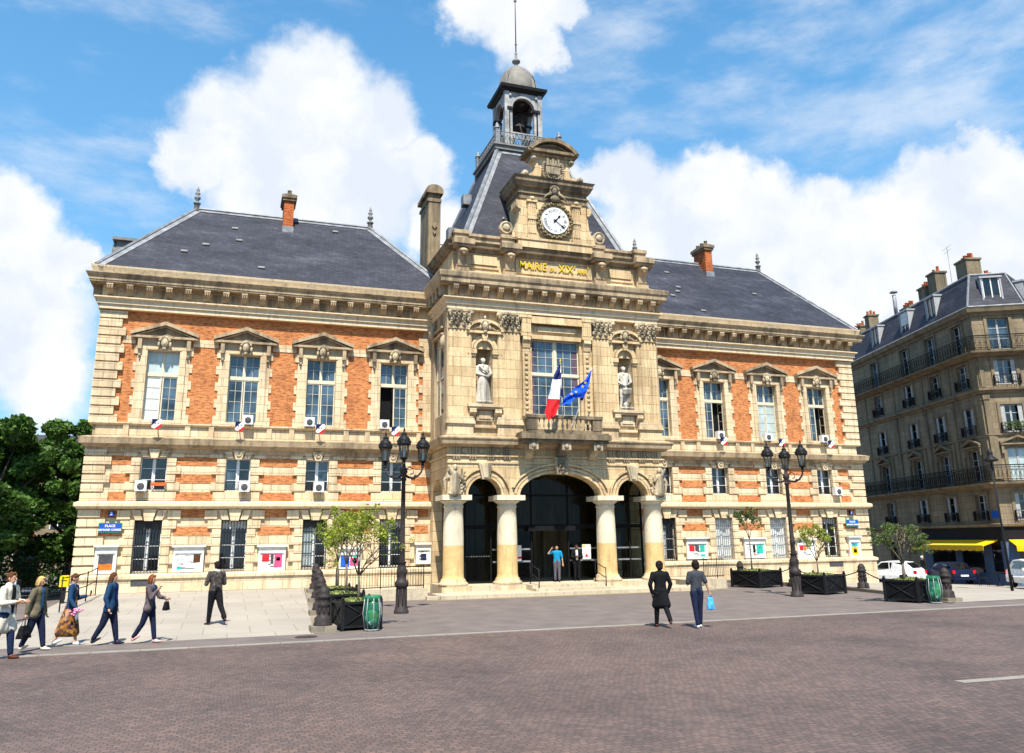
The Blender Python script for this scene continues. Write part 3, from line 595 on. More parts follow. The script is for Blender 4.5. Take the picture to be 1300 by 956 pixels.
w.archring(0,4.66,2.2,1.12,.13,38.24,38.34,0,30); w.archring(0,4.66,2.38,1.3,.12,38.26,38.34,0,30,4,176); w.archring(0,4.66,2.58,1.5,.09,38.18,38.34,0,30,14,166)
part('arch_moulding',w,M['ashlar'],TH)
for s in (-1,1):
    w=MB(); w.prism([(s*A1-.17,5.42),(s*A1+.17,5.42),(s*A1+.36,6.2),(s*A1-.36,6.2)],38.08,38.34); w.prism([(s*A1-.1,5.5),(s*A1+.1,5.5),(s*A1+.24,6.12),(s*A1-.24,6.12)],38.03,38.1); part('keystone',w,M['stonec'],TH)
w=MB(); w.prism([(-.28,5.7),(.28,5.7),(.36,6.42),(-.36,6.42)],37.98,38.34); w.box(-.4,.4,37.92,38.34,6.42,6.52); w.ell((0,37.98,6.1),.14,.1,.2,8,6); mascaron(w,0,37.95,5.98,.9)
part('keystone',w,M['stonec'],TH)
# columns
for x in (-5.43,-2.69,2.69,5.43):
    w=MB(); w.lathe(x,38.87,[(.50,2.3),(.497,2.8),(.475,3.6),(.455,4.08),(.50,4.1),(.50,4.15),(.46,4.17),(.47,4.26),(.62,4.36),(.66,4.4)],28)
    cl=part('column',w,M['column'],TH)
    w=MB(); w.lathe(x,38.87,[(.56,.74),(.52,.8),(.505,.95),(.502,2.3)],28); part('shaft_base',w,M['columnlow'],cl)
    w=MB(); w.box(x-.73,x+.73,38.14,39.6,4.42,4.66); part('abacus',w,M['column'],cl)
    w=MB(); w.box(x-.73,x+.73,38.14,39.6,.0,.42); w.lathe(x,38.87,[(.66,.42),(.72,.47),(.72,.56),(.62,.62),(.62,.66),(.58,.67),(.6,.72),(.56,.745)],28); part('column_base',w,M['stone'],cl)
# portico: floor, steps, ceiling, back glass, lobby
w=MB(); w.box(-6.7,6.7,36.1,38.14,-.1,.17); w.box(-2.0,2.0,36.75,38.14,.17,.30); w.box(-2.0,2.0,37.25,38.2,.30,.44); w.box(-5.9,5.9,38.141,46,-.1,.45); w.box(-6.15,6.15,37.6,38.14,.17,.2)
part('entrance_steps',w,M['step'],TH)
w=MB(); w.box(-5.36,5.36,39.0,46,5.9,6.1); part('portico_ceiling',w,M['stonem'],TH)
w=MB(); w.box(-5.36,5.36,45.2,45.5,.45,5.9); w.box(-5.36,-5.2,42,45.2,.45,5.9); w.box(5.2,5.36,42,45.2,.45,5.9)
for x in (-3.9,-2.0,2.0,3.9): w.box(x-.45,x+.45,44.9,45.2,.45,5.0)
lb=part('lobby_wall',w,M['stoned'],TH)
w=MB(); yg=39.95
fr=w
for x in (-5.3,-4.55,-3.2,-1.02,1.02,3.2,4.55,5.3): fr.box(x-.04,x+.04,yg-.05,yg+.05,.45,5.85)
for z in (.5,3.12,3.22,4.75): fr.box(-5.3,5.3,yg-.04,yg+.04,z-.05,z+.05)
fr.box(-1.3,1.3,yg-.35,yg+.02,2.95,3.2)
gw=part('glazed_screen',fr,M['black'],TH)
w=MB()
for a,b in ((-5.3,-4.55),(-4.55,-3.2),(-3.2,-1.02),(1.02,3.2),(3.2,4.55),(4.55,5.3)): w.box(a+.05,b-.05,yg-.01,yg+.01,.55,3.06)
for a,b in ((-5.3,-4.55),(-4.55,-3.2),(-3.2,-1.02),(-1.02,1.02),(1.02,3.2),(3.2,4.55),(4.55,5.3)): w.box(a+.05,b-.05,yg-.01,yg+.01,3.28,5.8)
part('pane',w,M['clear'],gw)
w=MB()
for a,b in ((-3.1,-1.1),(1.1,3.1),(3.3,5.2)): w.box(a,b,yg-.03,yg-.011,1.42,1.5); w.box(a,b,yg-.03,yg-.011,2.02,2.1)
for a in range(10): w.box(-4.5+a*.13,-4.45+a*.13,yg-.03,yg-.011,1.72,1.77)
part('glass_marking',w,M['zinc'],gw)
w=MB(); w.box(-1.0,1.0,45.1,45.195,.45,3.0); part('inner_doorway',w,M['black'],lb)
# entablature and ledge with triglyph frieze
PP=[(-PW,42.3),(-PW,YP),(PW,YP),(PW,42.3)]
w=MB(); w.mold(PP,[(-.4,6.2),(.04,6.2),(.04,6.3),(0.0,6.32),(0,6.5),(.1,6.53),(.1,6.6),(-.02,6.62),(-.02,6.98),(-.4,6.98)]); part('lower_entablature',w,M['ashlar'],TH)
w=MB(); w.mold(PP,[(-.4,6.98),(.16,6.98),(.24,7.06),(.4,7.1),(.44,7.28),(.5,7.36),(.5,7.42),(.2,7.52),(-.4,7.52)]); part('ledge_cornice',w,M['stonem'],TH)
for s in (-1,1):
    w=MB()
    for j,xc in enumerate((5.45,4.63,3.72,2.86)):
        x=s*xc
        for q in (-.13,0,.13): w.box(x+q-.045,x+q+.045,YP-.06,YP+.05,6.64,6.96)
        w.box(x-.2,x+.2,YP-.12,YP+.03,6.5,6.6)
        for q in range(3): w.box(x-.16+q*.13,x-.1+q*.13,YP-.1,YP,6.4,6.5)
    for xc in (5.04,4.18,3.29):
        w.lathe(0,0,[(.14,0),(.15,.03),(.11,.04),(.05,.02)],12); n=12*4+12*2
        for q in range(len(w.v)-n,len(w.v)): a,b,c_=w.v[q]; w.v[q]=(s*xc+a,YP-.03-c_,6.8+b)
    part('triglyph_frieze',w,M['stonem'],TH)
# upper pavilion walls
w=MB()
w.holewall(-PW+.05,PW-.05,7.5,14.0,YW,[(-1.36,1.36,8.75,12.72),(-4.42,-3.52,9.2,12.0),(3.52,4.42,9.2,12.0)],.3)
for s in (-1,1):
    x=s*(PW-.05); w.add([(x,YW,7.5),(x,42.2,7.5),(x,42.2,14),(x,YW,14)],[(0,1,2,3)])
part('pavilion_wall',w,M['ashlar'],TH,False)
for s in (-1,1):
    c=s*3.97; w=MB()
    # niche: half cylinder with a quarter dome
    v=[];f=[];n=10; rows=[(9.2,.45)]+[(12.0+.45*math.sin(R(a)),.45*math.cos(R(a))) for a in (0,20,40,60,78,90)]
    for z,r in rows:
        for k in range(n+1): a=PI*k/n; v.append((c-r*math.cos(a),YW-.002+r*math.sin(a)*1.7,z))
    m_=n+1
    for i in range(len(rows)-1):
        for k in range(n): f.append([i*m_+k,i*m_+k+1,(i+1)*m_+k+1,(i+1)*m_+k])
    w.add(v,f,0,True); w.box(c-.45,c+.45,YW-.05,YW+.75,9.15,9.21)
    nc=part('niche',w,M['stone'],TH,False)
    w=MB()
    w.box(*sorted((c-.45,c-.75)),YW-.1,YW+.02,9.15,12.0); w.box(c+.45,c+.75,YW-.1,YW+.02,9.15,12.0)
    for q in (-1,1): w.box(c+q*.66-.24,c+q*.66+.24,YW-.22,YW+.02,11.72,11.95); w.box(c+q*.66-.2,c+q*.66+.2,YW-.16,YW+.02,11.6,11.72)
    w.archring(c,11.98,.45,.45,.12,YW-.16,YW+.02); w.archring(c,11.98,.6,.6,.12,YW-.1,YW+.02); w.prism([(c-.1,12.4),(c+.1,12.4),(c+.16,12.74),(c-.16,12.74)],YW-.26,YW)
    w.box(c-.98,c+.98,YW-.3,YW+.02,12.78,12.9)
    w.archring(c,12.9,.84,.46,.14,YW-.36,YW+.02,0,16)
    w.prism([(c-.84*math.cos(PI*k/12),12.903+.46*math.sin(PI*k/12)) for k in range(13)],YW-.1,YW+.01)
    part('niche_surround',w,M['ashlar'],nc)
    w=MB(); mascaron(w,c,YW-.3,13.14,1.3,3); w.ell((c,YW-.28,13.6),.07,.07,.12,6,5)
    for q in (-1,1): w.tube([(c+q*.15,YW-.2,13.05),(c+q*.4,YW-.2,13.1),(c+q*.6,YW-.2,12.98),(c+q*.72,YW-.2,12.97)],.06,6,r1=.02)
    part('niche_carving',w,M['stonec'],nc)
    w=MB(); w.box(c-.92,c+.92,YW-.4,YW+.02,8.98,9.12); w.box(c-.86,c+.86,YW-.33,YW+.02,8.88,8.98); w.box(c-.42,c+.42,YW-.12,YW+.02,8.3,8.88)
    for q in (-1,1): w.prism([(YW,8.88),(YW-.36,8.88),(YW-.38,8.7),(YW-.26,8.6),(YW-.16,8.5),(YW-.1,8.3),(YW,8.26)],c+q*.66-.17,c+q*.66+.17,'x')
    w.box(c-.3,c+.3,YW-.16,YW-.1,8.4,8.8); w.box(c-1.02,c+1.02,YW-.14,YW+.02,7.95,8.1)
    part('statue_shelf',w,M['stone'],nc)
# pilasters
def capital(w,x,y,z0,z1,hw,sd):
    w.taper(x,y+.3,z0,z1-.1,hw*.86,.36,hw*.95,.42); w.box(x-hw*1.12,x+hw*1.12,y-.16,y+.5,z1-.12,z1); rr=random.Random(sd)
    for row,(zz,nn,rad) in enumerate(((z0+.14,4,.12),(z0+.36,4,.13),(z0+.6,5,.12))):
        for k in range(nn):
            xx=x-hw*.85+1.7*hw*(k+.5*(row%2)*.6)/(nn-1 if not row%2 else nn-.4); w.ell((xx,y-.1-.04*row,zz),rad,.1,.13,7,5,0,0,.12,rr.random()*99); w.ell((xx,y-.2-.05*row,zz+.08),.06,.06,.05,6,4)
    for q in (-1,1): w.ell((x+q*hw*.98,y-.12,z1-.2),.13,.13,.13,8,6); w.ell((x+q*hw*.98,y+.2,z1-.22),.1,.13,.13,8,6)
    w.ell((x,y-.2,z1-.12),.1,.08,.12,8,5)
for x in (-5.26,-2.66,2.66,5.26):
    w=MB(); hw=.6
    w.box(x-hw,x+hw,YP,YW+.02,8.55,13.05)
    for q in range(6): xx=x-hw+.1+q*(2*hw-.2)/5; w.box(xx-.055,xx+.055,YP-.035,YP+.01,8.62,12.92)
    w.box(x-hw,x+hw,YP-.045,YP+.01,8.5,8.62); w.box(x-hw-.04,x+hw+.04,YP-.08,YW,12.96,13.05)
    pl=part('pilaster',w,M['ashlar'],TH)
    w=MB(); w.box(x-hw-.06,x+hw+.06,YP-.08,YW,8.4,8.5); w.box(x-hw-.1,x+hw+.1,YP-.13,YW,8.26,8.4); w.box(x-hw-.06,x+hw+.06,YP-.08,YW,7.62,8.12); w.box(x-hw-.14,x+hw+.14,YP-.18,YW,8.12,8.26); w.box(x-hw-.14,x+hw+.14,YP-.16,YW,7.5,7.64)
    part('pilaster_base',w,M['stone'],pl)
    w=MB(); capital(w,x,YP,13.05,13.98,hw,int(x*10)); part('capital',w,M['stonec'],pl)
# side returns: pilasters and a tall slit of window, upper side wall recess
for s in (-1,1):
    w=MB(); X=s*(PW-.05); a,b=sorted((X,X+s*.14))
    w.box(a,b,38.32,38.9,7.5,14); w.box(a,b,40.9,41.7,7.5,14); w.box(*sorted((X,X+s*.07)),38.9,40.9,12.4,14); w.box(*sorted((X,X+s*.07)),38.9,40.9,7.5,8.7)
    for z in (12.75,13.1): w.box(*sorted((X,X+s*.3)),38.9,40.9,z,z+.1)
    sr=part('side_pilaster',w,M['stonem'],TH)
    w=MB(); w.ell((X+s*.15,41.3,13.4),.25,.3,.4,8,6,0,0,.15,2); w.ell((X+s*.15,39.0,12.4),.2,.25,.4,8,6,0,0,.15,3); part('side_carving',w,M['stonec'],sr)
    w=MB(); w.box(*sorted((X+s*.004,X+s*.03)),39.2,40.6,8.7,12.4); part('side_window_pane',w,M['gblue'],sr)
    w=MB()
    for y in (39.2,39.9,40.6): w.box(*sorted((X,X+s*.06)),y-.03,y+.03,8.7,12.4)
    for z in (8.72,10.6,12.35): w.box(*sorted((X,X+s*.06)),39.2,40.6,z-.03,z+.03)
    part('side_window_frame',w,M['frame'],sr)
# central window
w=MB(); y=YW+.24
w.box(-1.36,1.36,y-.07,y+.06,10.82,10.94); w.box(-.07,.07,y-.07,y+.06,8.75,12.72)
for a,b in ((-1.36,-.07),(.07,1.36)): glazing(w,a,b,10.94,12.72,3,4,y,.06,.02); glazing(w,a,b,8.75,10.82,3,4,y,.06,.02)
wd=part('balcony_window',w,M['frame'],TH)
for a,b in ((-1.33,-.09),(.09,1.33)):
    for z0,z1 in ((8.8,10.78),(10.98,12.7)): p=MB(); p.box(a,b,y+.004,y+.012,z0,z1); part('pane',p,M['gblue'],wd)
p=MB(); p.box(-1.3,-1.14,y-.004,y+.003,8.8,12.6); p.box(1.02,1.3,y-.004,y+.003,10.1,12.2); part('curtain',p,plain('mauve curtain',(.10,.055,.085),.8),wd)
w=MB()
for s in (-1,1):
    x=s*1.72; w.box(x-.2,x+.2,YW-.16,YW+.02,8.3,12.2)
    for k in range(13): w.ell((x,YW-.18,8.75+k*.26),.09,.05,.11,7,5)
    w.box(x-.26,x+.26,YW-.26,YW+.02,12.95,13.85); w.box(x-.3,x+.3,YW-.3,YW+.02,13.8,13.95); w.box(x-.3,x+.3,YW-.32,YW+.02,12.8,12.95)
    for q in range(4): w.box(x-.2+q*.12,x-.15+q*.12,YW-.3,YW-.24,13.0,13.75)
    w.prism([(YW,12.8),(YW-.3,12.8),(YW-.36,12.6),(YW-.24,12.4),(YW-.2,12.2),(YW,12.15)],x-.2,x+.2,'x')
w.box(-1.44,1.44,YW-.12,YW+.02,12.72,12.95); w.box(-1.2,1.2,YW-.08,YW+.02,13.08,13.4); w.box(-1.05,1.05,YW-.14,YW-.08,13.12,13.36)
w.box(-1.44,1.44,YW-.34,YW+.02,13.5,13.6); w.box(-1.44,1.44,YW-.28,YW+.02,13.6,13.9)
part('window_surround',w,M['ashlar'],wd)
# balcony
w=MB(); w.box(-2.42,2.42,37.2,38.4,7.36,7.62); w.box(-2.32,2.32,37.35,38.4,7.2,7.36); w.box(-2.36,2.36,37.36,38.4,7.62,7.72)
bc=part('balcony',w,M['stoned'],TH)
w=MB(); w.box(-2.05,2.05,37.36,37.66,8.42,8.58); w.box(-2.0,2.0,37.42,37.6,7.72,7.84)
for s in (-1,1): w.box(*sorted((s*2.02,s*1.5)),37.4,37.64,7.84,8.42); w.box(*sorted((s*2.02,s*1.78)),37.66,38.3,8.42,8.58); w.box(*sorted((s*1.98,s*1.82)),37.9,38.3,7.72,8.42)
part('balustrade',w,M['stoned'],bc)
w=MB()
for k in range(12):
    x=-1.38+k*2.76/11; w.lathe(x,37.51,[(.05,0),(.05,.04),(.03,.07),(.075,.2),(.07,.27),(.03,.4),(.03,.46),(.05,.5),(.055,.58)],8,z0=7.84)
part('baluster',w,M['stonec'],bc)
for x in (-1.75,0,1.75):
    w=MB(); w.prism([(38.34,7.2),(37.42,7.2),(37.4,6.95),(37.55,6.85),(37.8,6.82),(38.0,6.6),(38.15,6.45),(38.34,6.4)],x-.2,x+.2,'x'); w.box(x-.24,x+.24,37.36,37.44,6.85,7.2); w.ell((x,37.34,7.02),.12,.06,.12,8,6)
    part('console',w,M['stonec'],bc)
# main entablature + cornice
w=MB(); w.mold(PP,[(-.4,13.98),(.12,13.98),(.12,14.2),(.2,14.22),(.2,14.42),(.36,14.5),(.36,14.56),(.04,14.6),(.04,15.2),(-.4,15.2)]); part('architrave',w,M['mold'],TH)
w=MB(); w.mold(PP,[(-.4,15.2),(.5,15.2),(.52,15.26),(.55,15.27),(.55,15.45),(.62,15.56),(.66,15.76),(.66,15.82),(0,15.92),(-.4,15.92)]); part('cornice',w,M['stonem'],TH)
w=MB(); n=15
for i in range(n):
    x=-5.6+11.2*i/(n-1); modil(w,x,YP-.04,15.2,.95,.76)
    if i<n-1: w.box(x+.22,x+.58,YP-.08,YP+.05,14.66,15.08)
part('modillion_row',w,M['stonem'],TH)
for s in (-1,1):
    w=MB(); w.box(*sorted((s*(PW-.02),s*(PW+.08))),38.4,41.6,14.95,15.19)
    for i in range(5): yy=38.5+i*.75; w.box(*sorted((s*(PW+.02),s*(PW+.46))),yy-.14,yy+.14,14.72,15.198)
    part('side_modillion_row',w,M['stonem'],TH)
# attic
AP=[(-5.66,48.5),(-5.66,38.42),(5.66,38.42),(5.66,48.5)]
w=MB(); w.mold(AP,[(-.5,15.8),(.1,15.8),(.1,16.08),(0,16.14),(0,17.2),(-.5,17.2)]); at=part('attic_wall',w,M['ashlar'],TH)
w=MB(); w.mold(AP,[(-.5,17.15),(.12,17.15),(.16,17.28),(.28,17.34),(.32,17.5),(.4,17.6),(.1,17.66),(-.5,17.66)]); part('attic_cornice',w,M['stoned'],TH)
w=MB(); w.mold([(-5.5,48.5),(-5.5,38.6),(5.5,38.6),(5.5,48.5)],[(-.5,17.6),(.02,17.6),(.02,18.05),(.12,18.1),(.12,18.24),(-.5,18.26)]); part('attic_parapet',w,M['stonem'],TH)
for x in (-5.2,-2.62,2.62,5.2):
    w=MB(); w.box(x-.36,x+.36,38.14,38.5,15.9,16.2); w.box(x-.3,x+.3,38.26,38.5,16.2,17.2)
    w.prism([(38.3,17.2),(37.92,17.2),(37.86,17.02),(37.96,16.85),(38.1,16.72),(38.16,16.3),(38.3,16.2)],x-.24,x+.24,'x'); w.box(x-.5,x+.5,37.78,38.5,17.22,17.36); w.box(x-.56,x+.56,37.68,38.5,17.36,17.64); w.box(x-.36,x+.36,38.3,38.7,17.66,18.1); w.box(x-.42,x+.42,38.22,38.75,18.1,18.3)
    part('attic_console',w,M['stonem'],at)
    w=MB(); w.ell((x,37.86,17.04),.22,.1,.12,9,6,0,0,.1,2); w.ell((x,37.88,16.92),.12,.08,.1,8,5); part('console_shell',w,M['stone'],at)
w=MB()
for s in (-1,1): w.box(*sorted((s*3.25,s*4.6)),38.34,38.45,16.5,17.0); w.box(*sorted((s*3.15,s*4.7)),38.36,38.45,16.3,16.4)
w.box(-2.15,2.15,38.36,38.45,16.25,16.33); w.box(-2.2,-2.12,38.34,38.45,16.25,17.1); w.box(2.12,2.2,38.34,38.45,16.25,17.1)
part('attic_panel',w,M['ashlar'],at)
w=MB(); text(w,'MAIRIE',.58,-1.22,38.37,16.72,0,.015,None,.88,.012); text(w,'DU',.3,-.06,38.37,16.63,0,.015,None,.9,.006); text(w,'XIX',.58,.68,38.37,16.72,0,.015,None,.88,.012); text(w,'E',.24,1.2,38.37,16.88,0,.015,None,.9,.004); text(w,'ARR',.38,1.62,38.37,16.66,0,.015,None,.78,.006); text(w,'T',.22,2.0,38.37,16.86,0,.015,None,.9,.004)
part('inscription',w,M['gold'],at,False)
# pavilion roof + belfry
cy=43.9
w=MB(); w.taper(0,cy,18.1,25.15,4.9,4.6,2.02,2.02); pr=part('tower_roof',w,M['slate'],TH)
w=MB(); 
def T(sx,sy,t): return Vector((sx*(4.9+(2.02-4.9)*t),cy+sy*(4.6+(2.02-4.6)*t),18.1+7.05*t))
for sx in (-1,1):
    for sy in (-1,1): w.tube([T(sx,sy,0)+Vector((0,0,.05)),T(sx,sy,1)],.12,6,0,False)
    strip(w,T(sx,-1,0),T(sx,-1,1),T(0,-1,.5),.34); strip(w,T(sx,-1,0),T(sx,-1,1),T(sx,0,.5),.34)
    for t in (.3,.62): p=T(sx,0,t); w.box(*sorted((p.x,p.x+sx*.5)),p.y-.3,p.y+.3,p.z-.3,p.z+.35)
strip(w,T(-1,-1,1),T(1,-1,1),T(0,-1,.5),.3)
part('flashing',w,M['zinc'],pr)
w=MB()
for x,z in ((-1.9,20.1),(3.2,19.6),(-2.6,19.9),(2.9,22)):
    t=(z-18.1)/7.05; y=cy-(4.6+(2.02-4.6)*t); w.ell((x*(1-t*.4),y-.02,z),.1,.12,.12,8,6)
part('roof_vent',w,M['zinc'],pr)
w=MB(); w.box(-2.18,2.18,cy-2.18,cy+2.18,25.15,25.4); w.box(-2.28,2.28,cy-2.28,cy+2.28,25.4,25.52); bl=part('belfry_platform',w,M['zincd'],TH)
w=MB()
for sx in (-1,1):
    for sy in (-1,1): w.box(sx*2.0-.13,sx*2.0+.13,cy+sy*2.0-.13,cy+sy*2.0+.13,25.5,26.55); w.lathe(sx*2.0,cy+sy*2.0,[(.2,26.55),(.2,26.62),(.08,26.66),(.13,26.78),(.02,26.95)],8)
part('railing_post',w,M['zinc'],bl)
w=MB()
def lace(w,a,b,z0,z1,n,r=.022):
    a=Vector(a);b=Vector(b); w.tube([(a.x,a.y,z1),(b.x,b.y,z1)],r*1.4,5); w.tube([(a.x,a.y,z0),(b.x,b.y,z0)],r*1.4,5); d=(b-a)/n
    for i in range(n):
        c=a+d*(i+.5); u=d.normalized(); hh=(z1-z0)/2; q=d.length*.42
        w.tube([(c.x+u.x*q*math.cos(t*PI/4),c.y+u.y*q*math.cos(t*PI/4),(z0+z1)/2+hh*.85*math.sin(t*PI/4)) for t in range(9)],r,4)
        w.tube([(c.x-u.x*q,c.y-u.y*q,z0),(c.x+u.x*q,c.y+u.y*q,z1)],r*.8,4); w.tube([(c.x+u.x*q,c.y+u.y*q,z0),(c.x-u.x*q,c.y-u.y*q,z1)],r*.8,4)
for (a,b) in (((-2,-2),(2,-2)),((-2,2),(2,2)),((-2,-2),(-2,2)),((2,-2),(2,2))): lace(w,(a[0],cy+a[1],0),(b[0],cy+b[1],0),25.6,26.4,11)
part('lace_railing',w,M['zincd'],bl)
w=MB(); hb=1.17
for rot in range(4):
    w.M=Matrix.Translation((0,cy,0))@Matrix.Rotation(rot*PI/2,4,'Z')
    w.archband(0,28.6,.72,.72,29.75,-hb,hb,-hb,-hb+.2); w.box(-hb,-.72,-hb,-hb+.3,25.5,28.6); w.box(.72,hb,-hb,-hb+.3,25.5,28.6)
    w.archring(0,28.6,.72,.72,.14,-hb-.08,-hb+.02); pass
    w.box(-.72,.72,-hb+.02,-hb+.12,26.55,26.63); w.box(-.72,.72,-hb+.02,-hb+.12,26.9,26.98)
    for k in range(5): w.box(-.62+k*.31-.05,-.62+k*.31+.05,-hb+.03,-hb+.1,26.63,26.9)
    for q in (-1,1): w.ell((q*.86,-hb-.06,29.45),.12,.06,.12,8,6)
w.M=None
for sx in (-1,1):
    for sy in (-1,1): w.box(sx*(hb-.08)-.14,sx*(hb-.08)+.14,cy+sy*(hb-.08)-.14,cy+sy*(hb-.08)+.14,25.5,29.76)
bf=part('belfry_arcade',w,M['belfry'],TH)
w=MB()
for rot in range(4):
    w.M=Matrix.Translation((0,cy,0))@Matrix.Rotation(rot*PI/2,4,'Z'); 
    for q in (-1,1): w.box(*sorted((q*.7,q*1.08)),-hb-.12,-hb+.3,28.45,28.62)
w.M=None; w.mold([(-hb,cy+hb),(-hb,cy-hb),(hb,cy-hb),(hb,cy+hb)],[(-.2,29.7),(.08,29.7),(.2,29.82),(.32,29.86),(.36,30.05),(-.2,30.12)],0,True); part('belfry_cornice',w,M['iron'],bf)
w=MB(); w.M=Matrix.Translation((0,cy,30.1)); w.lathe(0,0,[(1.42,0),(1.40,.12),(1.3,.7),(1.1,1.2),(.78,1.65),(.4,1.95),(.12,2.08)],4,0,False,0,None,PI/4)
# rounder: octagonal skin over the square base
w.lathe(0,0,[(1.2,.0),(1.24,.15),(1.2,.7),(1.05,1.25),(.78,1.72),(.42,2.03),(.1,2.14)],16); w.M=None; dm=part('belfry_dome',w,plain('grey lead dome',(.185,.17,.145),.7,.05,.25,2.5,.2),bf)
w=MB()
for sx in (-1,1):
    for sy in (-1,1): w.tube([(sx*q,cy+sy*q,30.1+z) for q,z in ((1.02,0),(1.0,.14),(.93,.72),(.79,1.23),(.56,1.68),(.29,1.98),(.05,2.12))],.06,5)
w.lathe(0,cy,[(.12,32.15),(.2,32.3),(.09,32.42),(.13,32.5),(.27,32.62),(.27,32.72),(.1,32.85),(.07,33.2),(.1,33.3),(.05,33.35)],10); part('dome_rib',w,M['zincd'],bf)
w=MB(); w.tube([(0,cy,33.2),(0,cy,40.5)],.045,6,r1=.025); w.lathe(0,cy,[(.06,33.9),(.09,33.95),(.04,34.0)],6); w.lathe(0,cy,[(.05,37.1),(.11,37.2),(.05,37.35)],8); part('lightning_rod',w,M['zincd'],bf)
w=MB(); w.lathe(0,cy,[(.08,28.9),(.2,28.85),(.3,28.6),(.38,28.2),(.55,27.85),(.62,27.75),(.5,27.8)],18); w.box(-1.0,1.0,cy-.1,cy+.1,28.9,29.1); w.box(-.1,.1,cy-1,cy+1,28.95,29.12); w.box(-.9,.9,cy-.9,cy+.9,29.6,29.72)
for q in (-1,1): w.tube([(q*.9,cy,27.0),(0,cy,28.9)],.07,6); w.tube([(0,cy+q*.9,27.0),(0,cy,28.9)],.07,6)
part('bell',w,M['cast'],bf)
# clock aedicule
w=MB(); w.box(-1.95,1.95,38.25,40.5,18.2,20.75); w.box(-2.15,2.15,38.05,38.5,17.66,18.2); w.box(-2.2,2.2,38.0,38.5,18.08,18.2)
cg=part('clock_gable',w,M['ashlar'],TH)
for s in (-1,1):
    w=MB()
    for xc in (1.3,): 
        x=s*xc; w.box(x-.24,x+.24,38.14,38.3,18.35,20.3)
        for q in (-.15,-.05,.05,.15): w.box(x+q-.032,x+q+.032,38.1,38.15,18.5,20.2)
        w.box(x-.26,x+.26,38.06,38.16,19.3,19.62); w.box(x-.3,x+.3,38.04,38.3,20.3,20.42); w.box(x-.3,x+.3,38.04,38.3,18.2,18.36); w.ell((x,38.06,20.5),.16,.08,.12,8,5)
    # side scroll buttress
    w.prism([(s*1.95,18.2),(s*1.95,20.3),(s*2.02,20.2),(s*2.02,19.6),(s*2.08,19.1),(s*2.22,18.75),(s*2.42,18.5),(s*2.42,18.2)],38.2,38.75)
    w.prism([(s*1.95,20.3),(s*2.2,20.35),(s*2.2,20.0),(s*2.05,19.85),(s*1.95,19.85)],38.1,39.0)
    part('gable_pilaster',w,M['ashlar'],cg)
for s in (-1,1):
    w=MB()
    for (r0,z0_) in ((.34,0),):
        n0=len(w.v); w.lathe(0,0,[(.36,0),(.37,.3),(.27,.34),(.27,.28),(.2,.28),(.2,.36),(.1,.38),(.03,.4)],18); 
        for q in range(n0,len(w.v)): a,b,c_=w.v[q]; w.v[q]=(s*2.72+a,38.6-c_,18.72+b)
    part('gable_volute',w,M['stonec'],cg)
w=MB(); w.mold([(-1.95,40.5),(-1.95,38.25),(1.95,38.25),(1.95,40.5)],[(-.3,20.5),(.06,20.5),(.06,20.78),(.14,20.8),(.14,20.86),(.04,20.9),(.04,21.12),(.2,21.2),(.3,21.4),(.34,21.44),(.34,21.58),(.43,21.72),(-.3,21.8)]); part('gable_cornice',w,M['stoned'],cg)
w=MB(); mascaron(w,0,38.0,21.0,1.35,5)
for q in (-1,1): w.tube([(q*.2,38.0,20.9),(q*.5,38.0,20.75),(q*.7,38.05,20.5)],.1,6,r1=.03)
w.ell((0,38.0,20.6),.28,.12,.2,8,6,0,0,.1,3); part('gable_carving',w,M['stonec'],cg)
# clock
def disc(w,r,y0,y1,cz,seg=40,mi=0,cx=0): w.prism([(cx+r*math.cos(2*PI*k/seg),cz+r*math.sin(2*PI*k/seg)) for k in range(seg)],y0,y1,'y',mi)
ck=19.33
w=MB(); disc(w,1.08,38.1,38.3,ck); clk=part('clock',w,M['stonec'],TH)
w=MB(); rr=random.Random(4)
for k in range(46):
    a=2*PI*k/46; r=.93+.06*(k%2); w.ell((r*math.cos(a),38.06,ck+r*math.sin(a)),.1,.07,.09,6,5,0,0,.25,k)
part('clock_wreath',w,M['goldd'],clk)
w=MB(); disc(w,.76,38.02,38.1,ck); part('dial',w,M['dialwhite'],clk)
for k,nm in enumerate(('XII','I','II','III','IV','V','VI','VII','VIII','IX','X','XI')):
    w=MB(); a=R(90-30*k); text(w,nm,.27,.57*math.cos(a),38.012,ck+.58*math.sin(a),0,.004,a-PI/2); part('numeral',w,M['dgrey'],clk,False)
def hand(w,ang,L,wd,y):
    a=R(90-ang); u=(math.cos(a),math.sin(a)); n=(-u[1],u[0]); P=lambda t,s_:(u[0]*t+n[0]*s_,ck+u[1]*t+n[1]*s_)
    w.prism([P(-.16,-wd*.6),P(-.16,wd*.6),P(L*.62,wd*.5),P(L*.72,wd*1.5),P(L,0),P(L*.72,-wd*1.5),P(L*.62,-wd*.5)],y-.01,y)
w=MB(); hand(w,42,.46,.055,38.0); hand(w,127,.68,.04,37.985); disc(w,.06,37.98,38.01,ck,16); part('hands',w,M['black'],clk)
